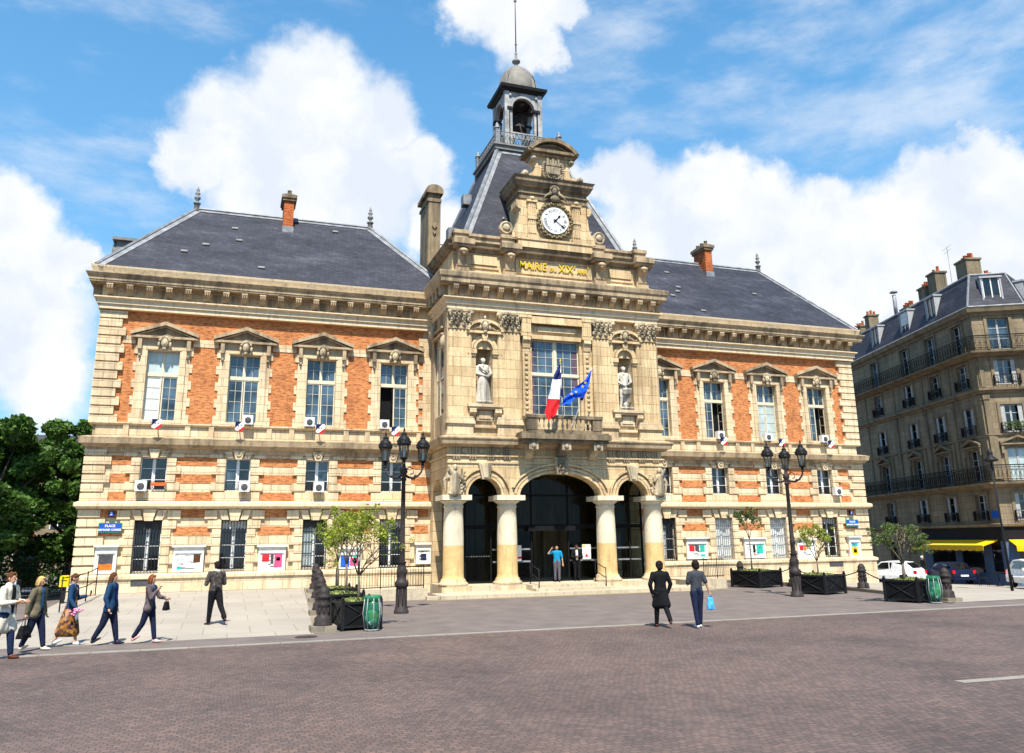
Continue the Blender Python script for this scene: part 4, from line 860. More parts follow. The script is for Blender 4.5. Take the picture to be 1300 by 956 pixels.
# top tier with coat of arms and segmental pediment
w=MB(); w.box(-.82,.82,38.35,39.4,21.75,23.2); w.box(-1.6,1.6,38.2,39.2,21.72,21.86)
for s in (-1,1):
    w.prism([(s*.82,21.8),(s*.82,23.2),(s*1.12,23.2),(s*1.2,22.95),(s*1.08,22.75),(s*1.0,22.45),(s*1.12,22.2),(s*1.42,22.0),(s*1.5,21.86),(s*1.5,21.8)],38.3,38.9)
tg=part('crest_gable',w,M['ashlar'],TH)
w=MB()
for s in (-1,1):
    for X,Z,r in ((1.12,22.98,.17),(1.62,21.98,.2)):
        n0=len(w.v); w.lathe(0,0,[(r,0),(r,.25),(r*.7,.3),(r*.3,.36)],12)
        for q in range(n0,len(w.v)): a,b,c_=w.v[q]; w.v[q]=(s*X+a,38.42-c_,Z+b)
w.box(-1.2,1.2,38.2,39.3,23.18,23.32); part('gable_volute',w,M['stonec'],tg)
w=MB(); w.prism([(-1.5,23.32),(1.5,23.32),(1.56,23.48),(-1.56,23.48)],37.95,39.4); w.archring(0,22.68,1.5,1.3,.22,37.9,39.4,0,20,32,148)
w.prism([(-1.2,23.482),(1.2,23.482),(.9,23.72),(.5,23.9),(0,23.98),(-.5,23.9),(-.9,23.72)],38.2,39.3); w.archring(0,22.9,1.1,.88,.1,38.08,38.3,0,16,42,138)
part('segmental_pediment',w,M['stoned'],tg)
w=MB()
sh=[(-.42,22.62),(.42,22.62),(.42,22.2),(.28,21.98),(0,21.84),(-.28,21.98),(-.42,22.2)]
w.prism(sh,38.12,38.36); w.prism([(x*.8,22.22+(z-22.22)*.8) for x,z in sh],38.07,38.13)
w.box(-.26,.26,38.0,38.1,22.08,22.16); w.prism([(-.05,22.16),(.05,22.16),(.03,22.46),(-.03,22.46)],38.0,38.1)
for k in range(5): x=-.32+k*.16; w.box(x-.06,x+.06,38.1,38.36,22.72,22.95 if k%2 else 23.04)
w.box(-.42,.42,38.08,38.36,22.62,22.74)
for s in (-1,1):
    for k in range(11): t=R(-80+k*15); w.ell((s*(.42+.18*math.cos(t)),38.15,22.3+.5*math.sin(t)),.1,.1,.085,6,5,0,0,.2,k)
for k in range(9): t=R(200+k*17.5); w.ell((.5*math.cos(t),38.14,22.2+.38*math.sin(t)),.08,.08,.07,6,5)
part('coat_of_arms',w,M['stonec'],tg)
# tall side chimney and its tie cable
w=MB(); w.box(-6.0,-5.34,42.62,44.6,15.0,21.6); tc_=part('tall_chimney',w,M['stoned'],TH)
w=MB(); w.box(-5.98,-5.28,42.55,42.64,15.0,21.6)
w.prism([(-5.64,19.9),(-5.5,20.1),(-5.64,20.3),(-5.78,20.1)],42.46,42.56); w.prism([(-5.64,19.55),(-5.54,19.7),(-5.64,19.85),(-5.74,19.7)],42.46,42.56); part('chimney_face',w,M['stoned'],tc_)
w=MB(); w.box(-6.06,-5.24,42.5,44.7,21.6,21.78); w.box(-5.98,-5.32,42.56,44.6,21.78,22.1); w.box(-6.16,-5.14,42.4,44.8,22.1,22.28)
w.prism([(-6.16,22.28),(-5.14,22.28)]+[(-5.65+.51*math.cos(R(a)),22.28+.36*math.sin(R(a))) for a in range(20,180,20)],42.42,44.8)
part('chimney_cap',w,M['stoned'],tc_)
w=MB(); w.tube([(-5.6,43.0,19.2),(-4.4,42.4,18.9),(-3.6,41.6,18.8)],.03,5); part('tie_cable',w,M['iron'],tc_)
# ------------------------------------------------------------------ PEOPLE
def to_mb(me,mb,mi=0):
    mb.add([tuple(v.co) for v in me.vertices],[list(p.vertices) for p in me.polygons],mi,True); bpy.data.meshes.remove(me)
def person(label,loc,yaw,H=1.72,skin='skin',legs=((0,0),(0,0)),arms=None,top=None,bottom=None,coat=0,shoes=('shoe','shoe'),hair=('hairdk','short'),lean=0,headyaw=0,headpitch=0,fat=1.,collar=None,inner=None,sleeve='long',sk_len=0,face=True):
    root=thing('person',label,'person',loc,yaw)
    h=H; V=Vector
    hipz=.52*h; J={}
    for s,nm in ((1,'L'),(-1,'R')):
        a,k=legs[0 if s>0 else 1]; a=R(a);k=R(k); hp=V((s*.052*h,0,hipz)); kn=hp+V((s*.008*h,-math.sin(a),-math.cos(a)))*.245*h; b=a-k
        an=kn+V((0,-math.sin(b),-math.cos(b)))*.235*h; J[nm]=(hp,kn,an,b)
    low=min(J['L'][2].z,J['R'][2].z)-.042*h
    up=V((0,0,-low))
    for nm in 'LR': J[nm]=tuple(q+up if isinstance(q,V) else q for q in J[nm])
    ln=R(lean); tz=lambda z,x=0,y=0: V((x,y-math.sin(ln)*(z-.52)*h,(.52+(z-.52)*math.cos(ln))*h))+up
    sh={1:tz(.81,.108*h*fat),-1:tz(.81,-.108*h*fat)}
    arms=arms or (((.1,0,-1),(.02,.1,-1)),((.1,0,-1),(.02,.1,-1)))
    A={}
    for s,(u,f) in zip((1,-1),arms):
        e=sh[s]+V((u[0]*s,-u[1],u[2])).normalized()*.168*h; fd=V((f[0]*s,-f[1],f[2])).normalized(); w=e+fd*.142*h; A[s]=(sh[s],e,w,fd)
    HR=Matrix.Rotation(R(headyaw),3,'Z')@Matrix.Rotation(R(headpitch),3,'X'); hc=tz(.932)+V((0,-.008*h,0))
    HP=lambda x,y,z: hc+HR@V((x*h,y*h,z*h))
    # body
    b=MB()
    b.cap(tz(.83),HP(0,.01,-.03),.030*h,.030*h); b.ell(tuple(HP(0,.004,.008)),.042*h,.050*h,.058*h,14,10); b.ell(tuple(HP(0,-.016,-.028)),.029*h,.031*h,.034*h,10,8)
    b.cap(tz(.78,.05*h),tz(.78,-.05*h),.05*h,.05*h); b.cap(tz(.76),tz(.56),.055*h,.055*h)
    for s in (1,-1):
        b.cap(tz(.81,s*.05*h),A[s][0],.035*h,.03*h); b.cap(A[s][0],A[s][1],.028*h,.022*h); b.cap(A[s][1],A[s][2],.022*h,.014*h)
        nm='L' if s>0 else 'R'; hp,kn,an,_=J[nm]; b.cap(tz(.55),hp,.05*h,.05*h); b.cap(hp,kn,.046*h,.032*h); b.cap(kn,an,.03*h,.02*h)
        b.cap(an,an+V((0,-.03*h,-.02*h)),.02*h,.018*h)
        b.cap(A[s][2],A[s][2]+A[s][3]*.04*h,.015*h,.02*h)
    me=evalmesh(b,.0125,3); bb=MB(); to_mb(me,bb)
    if face:
        f_=MB(); f_.cap(HP(0,-.046,.006),HP(0,-.058,-.012),.005*h,.008*h,8); 
        for s in (1,-1): f_.ell(tuple(HP(s*.043,.006,-.004)),.007*h,.012*h,.018*h,8,6)
        bb.add(f_.v,f_.f,0,True)
    # hands: palm and five fingers
    for s in (1,-1):
        w,fd=A[s][2],A[s][3]; side=fd.cross(V((0,1,0))); side=side.normalized() if side.length>.2 else V((1,0,0)); nrm=fd.cross(side).normalized()
        pb=MB(); p0=w+fd*.045*h
        for k in range(4):
            b0=w+fd*.058*h+side*(.0085*h*(k-1.5)); L=(.030,.036,.034,.026)[k]*h; m1=b0+fd*L*.5+nrm*.006*h; m2=m1+fd*L*.35+nrm*.014*h; pb.cap(b0-fd*.02*h,m1,.0052*h,.0048*h,6); pb.cap(m1,m2,.0048*h,.004*h,6)
        t0=w+fd*.02*h-side*.012*h; pb.cap(t0,t0+fd*.022*h-side*.014*h+nrm*.008*h,.006*h,.0052*h,6); pb.cap(t0+fd*.022*h-side*.014*h+nrm*.008*h,t0+fd*.036*h-side*.012*h+nrm*.014*h,.0052*h,.0045*h,6)
        bb.add(pb.v,pb.f,0,True)
    body=objof('body',bb.mesh('body',M[skin],None,False),root)
    if face:
        e=MB()
        for s in (1,-1): e.ell(tuple(HP(s*.017,-.0435,.006)),.006*h,.005*h,.005*h,8,6)
        objof('eyes',e.mesh('eyes',M['black'],None),body)
        e=MB(); e.ell(tuple(HP(0,-.047,-.034)),.012*h,.005*h,.0045*h,8,6); objof('mouth',e.mesh('mouth',M['lips'] if skin=='skin' else M['hairbr'],None),body)
    # hair
    if hair:
        q=MB(); kind=hair[1]
        q.ell(tuple(HP(0,.012,.020)),.048*h,.052*h,.056*h,14,10)
        q.ell(tuple(HP(0,.03,-.012)),.042*h,.034*h,.045*h,10,8)
        if kind=='bushy': q.ell(tuple(HP(0,.012,.022)),.062*h,.062*h,.066*h,14,10,0,0,.06,2); q.ell(tuple(HP(0,.035,-.015)),.055*h,.04*h,.05*h,10,8)
        if kind=='long':
            for s in (1,-1): q.cap(HP(s*.036,.012,0),HP(s*.045,.015,-.1),.022*h,.02*h); 
            q.cap(HP(0,.035,0),HP(0,.04,-.11),.036*h,.03*h)
        if kind=='bob':
            for s in (1,-1): q.cap(HP(s*.038,.004,.01),HP(s*.046,.0,-.045),.02*h,.018*h)
            q.cap(HP(0,.035,0),HP(0,.04,-.05),.038*h,.03*h); q.ell(tuple(HP(0,-.02,.052)),.035*h,.03*h,.016*h,8,6)
        if kind in('short','tuft'): q.ell(tuple(HP(0,-.018,.052)),.036*h,.03*h,.018*h,8,6)
        me=evalmesh(q,.012,2,[M[hair[0]]]); objof('hair',me,root)
    # trousers or skirt
    if bottom:
        q=MB(); 
        for nm in 'LR':
            hp,kn,an,_=J[nm]; q.cap(tz(.585),hp,.062*h*fat,.062*h*fat); q.cap(hp,kn,.062*h*fat,.042*h*fat); q.cap(kn,an+(kn-an)*.1,.042*h*fat,.034*h)
        q.cap(tz(.6,.03*h),tz(.6,-.03*h),.058*h*fat,.058*h*fat)
        me=evalmesh(q,.016,3,[M[bottom]]); objof('trousers',me,root)
    if sk_len:
        q=MB(); 
        for nm in 'LR':
            hp,kn,an,_=J[nm]; q.cap(tz(.6),kn+(an-kn)*sk_len,.066*h,.06*h,12); q.cap(tz(.75),tz(.6),.06*h,.065*h)
        e0,e1=[J[n_][1]+(J[n_][2]-J[n_][1])*sk_len for n_ in 'LR']
        for t_ in (.1,.25,.4,.5,.6,.75,.9): q.cap(tz(.6),e0*(1-t_)+e1*t_,.07*h,.062*h,12)
        me=evalmesh(q,.018,3,[M[inner or 'dress']]); objof('dress',me,root)
    elif inner:
        q=MB(); q.cap(tz(.8),tz(.6),.056*h*fat,.058*h*fat); q.v=[(x*.8,y-.016*h*fat,z) for x,y,z in q.v]; me=evalmesh(q,.016,2,[M[inner]]); objof('shirt',me,root)
    # top
    if top:
        q=MB(); wd=.052*h*fat
        for s in (1,-1):
            q.cap(tz(.79,s*.058*h*fat),tz(.66,s*.04*h*fat),.058*h*fat,.052*h*fat); q.cap(tz(.66,s*.04*h*fat),tz(.53,s*.045*h*fat),.052*h*fat,.06*h*fat); q.cap(tz(.79),tz(.6),.064*h*fat,.062*h*fat); q.cap(tz(.8,s*.03*h),tz(.6,s*.03*h),.062*h*fat,.06*h*fat)
            q.cap(tz(.82,s*.03*h),A[s][0]+V((0,0,-.005*h)),.036*h,.04*h*fat)
            if sleeve=='long': q.cap(A[s][0],A[s][1],.041*h*fat,.034*h*fat); q.cap(A[s][1],A[s][1]+(A[s][2]-A[s][1])*.95,.034*h*fat,.026*h)
            else: q.cap(A[s][0],A[s][0]+(A[s][1]-A[s][0])*.8,.04*h*fat,.038*h*fat)
            if coat:
                hp,kn,an,_=J['L' if s>0 else 'R']; t=kn+(V((kn.x,kn.y,0))-kn)*0; q.cap(tz(.55,s*.03*h),hp+(kn-hp)*coat+V((s*.02*h,0,0)),.068*h*fat,.062*h*fat,12)
                if s>0:
                    hb_=[J[n_][0]+(J[n_][1]-J[n_][0])*coat for n_ in 'LR']
                    for t_ in (.12,.3,.5,.7,.88): q.cap(tz(.57,(.5-t_)*.1*h),hb_[0]*(1-t_)+hb_[1]*t_,.066*h*fat,.06*h*fat,12)
        q.cap(tz(.84),tz(.81),.036*h,.045*h)
        if inner or collar: # open front: carve a notch by thinning the front centre
            q.v=[(x,y+(.018*h if (abs(x)<.028*h and y<-.02*h) else 0),z) for x,y,z in q.v]
        me=evalmesh(q,.016,3,[M[top]]); tp=objof('jacket' if (coat or sleeve=='long') else 'shirt',me,root)
        if collar: q=MB(); q.cap(tz(.845,.02*h),tz(.845,-.02*h),.043*h,.043*h); q.v=[(x,y+.006*h,z) for x,y,z in q.v]; me=evalmesh(q,.012,2,[M[collar]]); objof('collar',me,tp)
    for nm in 'LR':
        hp,kn,an,bb_=J[nm]; q=MB(); fa=max(-.9,min(.5,bb_)) ; q.M=Matrix.Translation(an)@Matrix.Rotation(-(-bb_) if bb_<0 else 0,4,'X')
        q.ell((0,-.045*h,-.026*h),.026*h,.072*h,.017*h,12,7); q.ell((0,.005*h,-.018*h),.023*h,.03*h,.026*h,10,7); q.ell((0,-.02*h,-.014*h),.022*h,.045*h,.02*h,10,7)
        objof('shoe',q.mesh('shoe',M[shoes[0]],None),root)
    root['_']=1; del root['_']
    return root,{'A':A,'yaw':yaw,'loc':Vector(loc),'rot':Matrix.Rotation(yaw,3,'Z')}
def wp(info,s,d=.05): return info['loc']+info['rot']@(info['A'][s][2]+info['A'][s][3]*d)
walk=((24,4),(-18,18))
def Y(fx,fy): return math.atan2(fx,-fy)   # yaw so that the figure faces (fx,fy)
rt=Y(1,-.35)
p1=person('man in a long cream trench coat walking at the far left edge, hands together',(-20.5,22.5,.01),rt,1.92,legs=((10,3),(-14,10)),arms=(((.25,.15,-1),(-.55,.9,.05)),((.25,.1,-1),(-.6,.9,.1))),fat=1.08,top='cream',bottom='jeans',coat=.7,inner='black',hair=('hairbr','short'),collar='paper',shoes=('brownshoe',''))
p2=person('blond woman in an olive jacket carrying a black tote bag',(-20.15,24.0,.01),rt,1.78,legs=((15,4),(-12,12)),arms=(((.25,-.1,-1),(.15,.25,-1)),((.25,-.25,-1),(.1,-.05,-1))),top='olive',bottom='dblue',coat=.12,inner='blouse',hair=('hairbl','bob'),shoes=('cream',''),fat=1.12,headpitch=12)
p3=person('woman in an orange patterned dress and denim jacket looking at her phone',(-19.5,24.75,.01),Y(1,-.15),1.80,legs=((12,4),(-16,10)),arms=(((.2,.1,-1),(-.1,1,.25)),((.25,.1,-1),(.1,.6,-.8))),top='denim',inner='dress',sk_len=.45,hair=('hairbr','short'),shoes=('shoew',''),headpitch=20)
p4=person('dark haired woman in a blue jacket and black trousers striding right',(-18.55,24.55,.01),Y(1,-.2),1.82,legs=((14,3),(-17,12)),arms=(((.2,0,-1),(-.2,.35,-1)),((.25,-.15,-1),(.0,.35,-1))),top='denim',bottom='dblue',inner='navy',coat=.1,hair=('hairbr','long'),shoes=('dblue',''),fat=1.12,headpitch=10)
p5=person('woman in a grey brown jacket with pink trainers raising a hand to her face',(-17.6,24.5,.01),Y(1,-.35),1.74,legs=((12,3),(-16,16)),arms=(((.1,.5,-.9),(-.35,.7,-.1)),((.1,.4,-1),(-.45,.55,1))),top='tauple',bottom='dblue',inner='blouse',coat=.08,hair=('hairrd','bob'),shoes=('shoep',''),headpitch=8)
p6=person('man in a camouflage bomber jacket seen from behind on the pale terrace',(-16.0,28.0,.08),Y(-.55,.83),1.9,skin='skind',legs=((8,2),(-22,16)),arms=(((.3,.1,-1),(-.5,.8,.1)),((.3,.1,-1),(-.5,.8,.1))),top='camo',bottom='blackcloth',hair=('hairdk','short'),shoes=('shoe',''),fat=1.1,collar='cream',headpitch=14)
p7=person('man in a bright blue polo shirt on the phone at the entrance steps',(.12,39.35,.45),Y(-.3,-1),1.78,legs=((3,0),(-2,0)),arms=(((.25,0,-1),(.1,.1,-1)),((.9,.5,-.25),(-.9,.3,1.3))),top='polo',sleeve='short',bottom='trgrey',hair=('hairdk','tuft'),shoes=('shoe',''))
p8=person('guard in a black suit with folded arms standing in the entrance doorway',(1.32,39.6,.45),Y(-.3,-1),1.80,skin='skind',legs=((2,0),(-2,0)),arms=(((.25,.3,-1),(-1,.5,.15)),((.25,.3,-1),(-1,.6,.05))),top='blackcloth',bottom='blackcloth',coat=.15,inner='paper',hair=('hairdk','short'))
p9=person('person in a long black coat with bushy black hair walking away from the camera',(-3.72,21.9,.01),PI-.12,1.84,skin='skind',legs=((12,2),(-16,26)),arms=(((.38,-.05,-1),(-.3,.25,-1)),((.38,-.05,-1),(-.3,.25,-1))),top='blackcloth',bottom='blackcloth',coat=.75,hair=('hairdk','bushy'),shoes=('brownshoe',''),fat=1.05)
p10=person('man in a charcoal t-shirt and navy trousers walking away with a blue bag',(-2.88,21.3,.01),PI-.05,1.84,legs=((-8,3),(6,0)),arms=(((.22,.1,-1),(-.7,.6,.5)),((.35,-.15,-1),(.35,.05,-1))),top='tee',sleeve='short',bottom='dblue',hair=('hairdk','bushy'),shoes=('shoew',''),fat=1.0,headyaw=18)
p11=person('woman in black with a white blouse walking in the shade behind the left group',(-22.7,33.5,.01),Y(.6,-1),1.66,legs=((14,3),(-12,10)),arms=None,top='blackcloth',bottom='blackcloth',inner='paper',coat=.2,hair=('hairbr','long'),shoes=('paper',''))
def bag(name,label,cat,p,w,hh,d,mat,yaw,strap=.22,drop=.1):
    t=thing(name,label,cat,(p.x,p.y,p.z-drop-hh-.02),yaw); q=MB(); q.taper(0,0,0,hh,w/2,d/2,w*.36,d*.25); q.ell((0,0,hh*.3),w*.52,d*.62,hh*.38,12,8)
    me=evalmesh(q,.018,4,[M[mat]]); objof('bag_body',me,t)
    q=MB()
    for s in (-1,1): q.tube([(-w*.2,s*d*.2,hh*.95),(-w*.12,s*d*.1,hh+drop*.8),(0,s*.02,hh+drop+.02),(w*.12,s*d*.1,hh+drop*.8),(w*.2,s*d*.2,hh*.95)],.009,5)
    objof('strap',q.mesh('strap',M[mat],None),t); return t
bag('handbag','black leather tote bag held by the blond woman','bag',wp(p2[1],-1),.42,.30,.18,'black',rt,drop=.2)
bag('handbag','small black bag held against the hip of the woman in pink trainers','bag',wp(p5[1],1),.26,.22,.13,'black',rt,drop=.06)
bag('plastic_bag','bright blue plastic bag hanging from the hand of the man in the charcoal t-shirt','bag',wp(p10[1],-1),.26,.34,.12,'bagblue',.3,drop=.06)
p=wp(p3[1],-1,.09); q=MB(); rr=random.Random(2)
for k in range(26): q.ell((rr.gauss(0,.055),rr.gauss(0,.055),.12+rr.gauss(0,.05)),.032,.032,.028,6,5)
t=thing('flower_bunch','bunch of pink flowers held low by the woman in the patterned dress','flowers',(p.x,p.y,p.z-.12)); objof('blossom',q.mesh('b',M['flower'],None),t); q=MB(); q.lathe(0,0,[(.02,-.12),(.05,.1)],8); objof('wrapping',q.mesh('w',M['paper'],None),t)
p=wp(p3[1],1,.1); q=MB(); q.box(-.035,.035,-.006,.006,-.03,.11); solo('phone',q,M['black'],'black phone in the raised hand of the woman in the patterned dress','phone',None,tuple(p),rt)
p=wp(p7[1],-1,.06); q=MB(); q.box(-.03,.03,-.006,.006,-.06,.06); solo('phone',q,M['black'],'phone held to the ear of the man in the blue polo shirt','phone',None,tuple(p))
# ------------------------------------------------------------------ STATUES
def sculpt(name,label,x,y,z,hgt,female,mat='statue',sd=1,base=True):
    t=thing(name,label,'statue',(x,y,z)); h=hgt; q=MB(); rr=random.Random(sd)
    q.ell((0,-.01*h,.93*h),.05*h,.055*h,.065*h,12,9); q.cap((0,0,.83*h),(0,0,.9*h),.035*h,.032*h); q.ell((0,.01*h,.955*h),.062*h,.066*h,.045*h,10,7,0,0,.1,sd)
    q.cap((.07*h,0,.79*h),(.04*h,0,.62*h),.065*h,.06*h); q.cap((-.07*h,0,.79*h),(-.04*h,0,.62*h),.065*h,.06*h)
    if female:
        q.cap((-.13*h,0,.79*h),(-.15*h,-.03*h,.64*h),.035*h,.03*h); q.cap((-.15*h,-.03*h,.64*h),(.02*h,-.12*h,.58*h),.03*h,.024*h)
        q.cap((.13*h,0,.79*h),(.17*h,-.03*h,.66*h),.035*h,.03*h); q.cap((.17*h,-.03*h,.66*h),(.1*h,-.13*h,.58*h),.03*h,.024*h); q.ell((.07*h,-.12*h,.57*h),.05*h,.035*h,.04*h,8,6)
        q.cap((0,0,.62*h),(0,.0,.06*h),.085*h,.15*h,14)
        for k in range(11): a=R(-10+k*20)+PI; q.tube([(.09*h*math.cos(a),.09*h*math.sin(a),.6*h),(.13*h*math.cos(a+.15),.13*h*math.sin(a+.15),.32*h),(.165*h*math.cos(a+rr.uniform(-.1,.3)),.15*h*math.sin(a+.1),.02*h)],.016*h,6)
        q.tube([(-.1*h,-.07*h,.8*h),(.0,-.12*h,.7*h),(.11*h,-.08*h,.62*h)],.025*h,6)
    else:
        q.cap((-.14*h,0,.79*h),(-.17*h,-.02*h,.63*h),.04*h,.033*h); q.cap((-.17*h,-.02*h,.63*h),(-.05*h,-.13*h,.53*h),.032*h,.026*h); q.cap((.14*h,0,.79*h),(.17*h,-.03*h,.64*h),.04*h,.033*h); q.cap((.17*h,-.03*h,.64*h),(.04*h,-.13*h,.55*h),.032*h,.026*h)
        q.cap((-.05*h,0,.55*h),(-.09*h,-.04*h,.28*h),.062*h,.045*h); q.cap((-.09*h,-.04*h,.28*h),(-.1*h,0,.04*h),.042*h,.03*h); q.cap((.05*h,0,.55*h),(.08*h,-.02*h,.28*h),.062*h,.045*h); q.cap((.08*h,-.02*h,.28*h),(.07*h,.02*h,.04*h),.042*h,.03*h)
        q.cap((0,.02*h,.6*h),(0,.0,.42*h),.09*h,.11*h)
        for k in range(7): x_=-.1+.033*k; q.tube([(x_*h,-.09*h,.56*h),((x_+.03)*h,-.12*h,.45*h),((x_+.02)*h,-.09*h,.34*h)],.018*h,6)
        q.cap((.02*h,.06*h,.4*h),(.06*h,.06*h,.03*h),.07*h,.07*h); q.ell((-.02*h,-.1*h,.08*h),.07*h,.05*h,.06*h,8,6)
    q.box(-.17*h,.17*h,-.15*h,.12*h,0,.035*h); me=evalmesh(q,.02,1,[M[mat]]); objof('figure',me,t)
    if base: w=MB(); w.box(-.42,.42,-.3,.3,-.1,0); objof('pedestal',w.mesh('p',M[mat],None),t)
    return t
sculpt('statue','pale stone statue of a robed woman in the niche left of the balcony window',-3.97,38.62,9.23,2.35,True,sd=1)
sculpt('statue','pale stone statue of a bare chested workman in the niche right of the balcony window',3.97,38.62,9.23,2.35,False,sd=2)
for s,nm in ((-1,'left'),(1,'right')):
    t=thing('corner_sculpture','weathered winged carved figure above the %s porch column'%('leftmost' if s<0 else 'rightmost'),'sculpture',(s*5.55,38.2,4.67))
    q=MB(); q.cap((0,0,.1),(0,-.03,.95),.25,.2,12); q.ell((0,-.08,1.28),.13,.14,.17,10,8); q.cap((s*.1,-.05,1.0),(s*.32,-.1,1.35),.13,.06); q.cap((-s*.1,-.05,1.0),(-s*.34,-.15,.75),.1,.07); q.cap((-s*.34,-.15,.75),(-s*.3,-.22,1.2),.07,.05)
    for k in range(6): q.tube([(s*.05,.05,.9),(s*(.25+.06*k),.08,1.2-.1*k),(s*(.42),.1,.75-.12*k)],.05,6,r1=.03)
    for k in range(12): a=k*.52; q.tube([(.2*math.cos(a),-.02+.16*math.sin(a),.9),(.27*math.cos(a+.3),.2*math.sin(a+.3)-.02,.1)],.04,5)
    rr=random.Random(s+9)
    for k in range(14): q.ell((-s*.42+rr.uniform(-.1,.1),-.02,.15+k*.07),.07,.07,.07,6,5)
    q.box(-.3,.3,-.2,.2,0,.08); objof('figure',evalmesh(q,.022,1,[M['stonec']]),t)
# ------------------------------------------------------------------ FLAGS
def cloth(rows,n=9,amp=.06,mats=3,ph=0,fr=2.2):
    # rows: (xL,zL,xR,zR,y) ; vertical stack of rows from hoist to fly; colour index by row band
    w=MB(); v=[];f=[];mi=[]
    K=len(rows)
    for i,(a,b,c,d,y,_) in enumerate(rows):
        for k in range(n+1):
            t=k/n; v.append((a+(c-a)*t,y+amp*math.sin(t*PI*fr+ph+i*.5)+.02*math.sin(i*1.7+t*9),b+(d-b)*t))
    for i in range(K-1):
        for k in range(n): q=i*(n+1)+k; w.f.append([q,q+1,q+n+2,q+n+1]); w.mi.append(rows[i][5]); w.sm.append(True)
    w.v=v; return w
def resample(rows,m):
    out=[]
    for i in range(len(rows)-1):
        for j in range(m): t=j/m; a=rows[i];b=rows[i+1]; out.append(tuple(a[q]+(b[q]-a[q])*t for q in range(5))+(a[5],))
    out.append(rows[-1]); return out
t=thing('national_flag','blue white and red tricolour flag drooping from its pole on the balcony','flag',(-.2,37.2,7.8))
w=MB(); w.tube([(-.2,37.25,7.7),(-.37,37.0,11.2)],.025,6); part('flagpole',w,M['offwhite'],t); w=MB(); w.lathe(-.375,36.99,[(.02,11.18),(.05,11.25),(.035,11.32),(.01,11.42)],8); part('pole_tip',w,M['gold'],t)
rows=resample([(-.42,11.1,-.36,11.15,36.98,0),(-.62,10.95-.2,-.33,10.7,36.97,0),(-.86,10.3,-.42,10.32,36.93,1),(-1.14,9.32,-.5,9.3,36.9,2),(-1.3,8.6,-.55,8.95,36.88,2),(-1.16,8.22,-.75,8.5,36.88,2)],4)
fl=cloth(rows); o=part('cloth',fl,[M['flagblue'],M['flagwhite'],M['flagred']],t,False)
w=cloth(resample([(-.36,11.0,-.34,11.0,37.03,0),(-.42,10.4,-.3,10.3,37.04,0),(-.42,9.9,-.25,9.7,37.05,0),(-.4,9.5,-.2,9.45,37.05,0)],3),4,.03); part('furled_fold',w,[M['flagblue']],t,False)
t=thing('european_flag','blue flag with yellow stars blown sideways on its leaning balcony pole','flag',(.27,37.2,7.8))
w=MB(); w.tube([(.2,37.3,7.7),(1.38,37.0,11.0)],.025,6); part('flagpole',w,M['offwhite'],t)
def P2(x,z): return (x,z)
rows=resample([(1.36,10.95,1.37,10.98,36.98,0),(.98,10.42,1.2,10.3,36.96,0),(.78,10.25,1.02,9.85,36.94,0),(.35,9.95,.85,9.45,36.9,0),(.02,9.6,.3,9.42,36.88,0),(-.34,9.32,-.02,9.02,36.86,0),(-.4,9.05,-.3,9.0,36.86,0)],4)
part('cloth',cloth(rows,8,.06,ph=1),[M['eublue']],t,False)
w=cloth(resample([(1.3,10.8,1.34,10.85,37.03,0),(1.05,9.95,1.16,10.3,37.03,0),(.75,9.42,.98,9.85,37.03,0),(.6,9.4,.8,9.3,37.03,0)],3),4,.03); part('furled_fold',w,[M['flagblue']],t,False)
w=MB()
for x,z in ((.88,10.2),(.35,9.7),(.1,9.58),(.72,10.0)): 
    P=[(x+(.09 if k%2==0 else .038)*math.cos(R(90+36*k)),z+(.09 if k%2==0 else .038)*math.sin(R(90+36*k))) for k in range(10)]; w.prism(P,36.79,36.80)
part('stars',w,M['gold'],t)
# ------------------------------------------------------------------ FACADE FITTINGS
def badge(x,label):
    t=thing('tricolour_shield',label,'shield badge',(x,41.12,8.02),0,'tricolour shields under the upper windows')
    w=MB(); o=.26; w.M=Matrix.Scale(.8,4)
    w.prism([(-o,.3),(.12,.3),(-o,-.1)],-.03,.03,'y',0); w.prism([(.12,.3),(o,.3),(o,.04),(-.1,-.26),(-o,-.2),(-o,-.1)],-.03,.03,'y',1); w.prism([(o,.04),(o,-.16),(0,-.32),(-.1,-.26)],-.03,.03,'y',2)
    objof('shield_plate',w.mesh('s',[M['navy'],M['white'],M['flagred']],None),t)
    w=MB(); text(w,'R F',.15,0,-.035,.02,0,.004); objof('letters',w.mesh('l',M['goldd'],None,False),t)
    w=MB(); w.box(-.02,.02,.03,.62,-.02,.02); objof('bracket',w.mesh('b',M['iron'],None),t)
o4=['first from the left corner','second from the left corner','third from the left corner','behind the left street lamp']
for x,l in zip((-19.22,-15.52,-11.7,-7.91),o4): badge(x,'small tricolour RF shield under the upper window, '+l)
for x,l in zip((11.67,15.75,19.4),('nearest the porch on the right wing','behind the right street lamp','nearest the right corner')): badge(x,'small tricolour RF shield under the upper window, '+l)
def ac(x,y,z,label,s=1.):
    s*=.78; t=thing('air_conditioner',label,'air conditioner',(x,y,z),0,'air conditioning units on the windowsills')
    w=MB(); w.box(-.3*s,.3*s,-.16,.16,0,.58*s); objof('casing',w.mesh('c',M['white'],None),t)
    w=MB(); n0=0; w.lathe(0,0,[(.19*s,0),(.19*s,.02),(.05,.025)],18); w.v=[(a,-.162-c_,.26*s+b) for a,b,c_ in w.v]; objof('fan_grille',w.mesh('g',M['dgrey'],None),t)
    w=MB()
    for k in range(5): w.box(-.18*s,.18*s,-.195,-.188,.12*s+k*.07*s,.13*s+k*.07*s)
    w.box(-.2,-.15,-.16,.16,-.06,0); w.box(.15,.2,-.16,.16,-.06,0); objof('guard_bars',w.mesh('r',M['grey'],None),t)
L='white air conditioner on the '
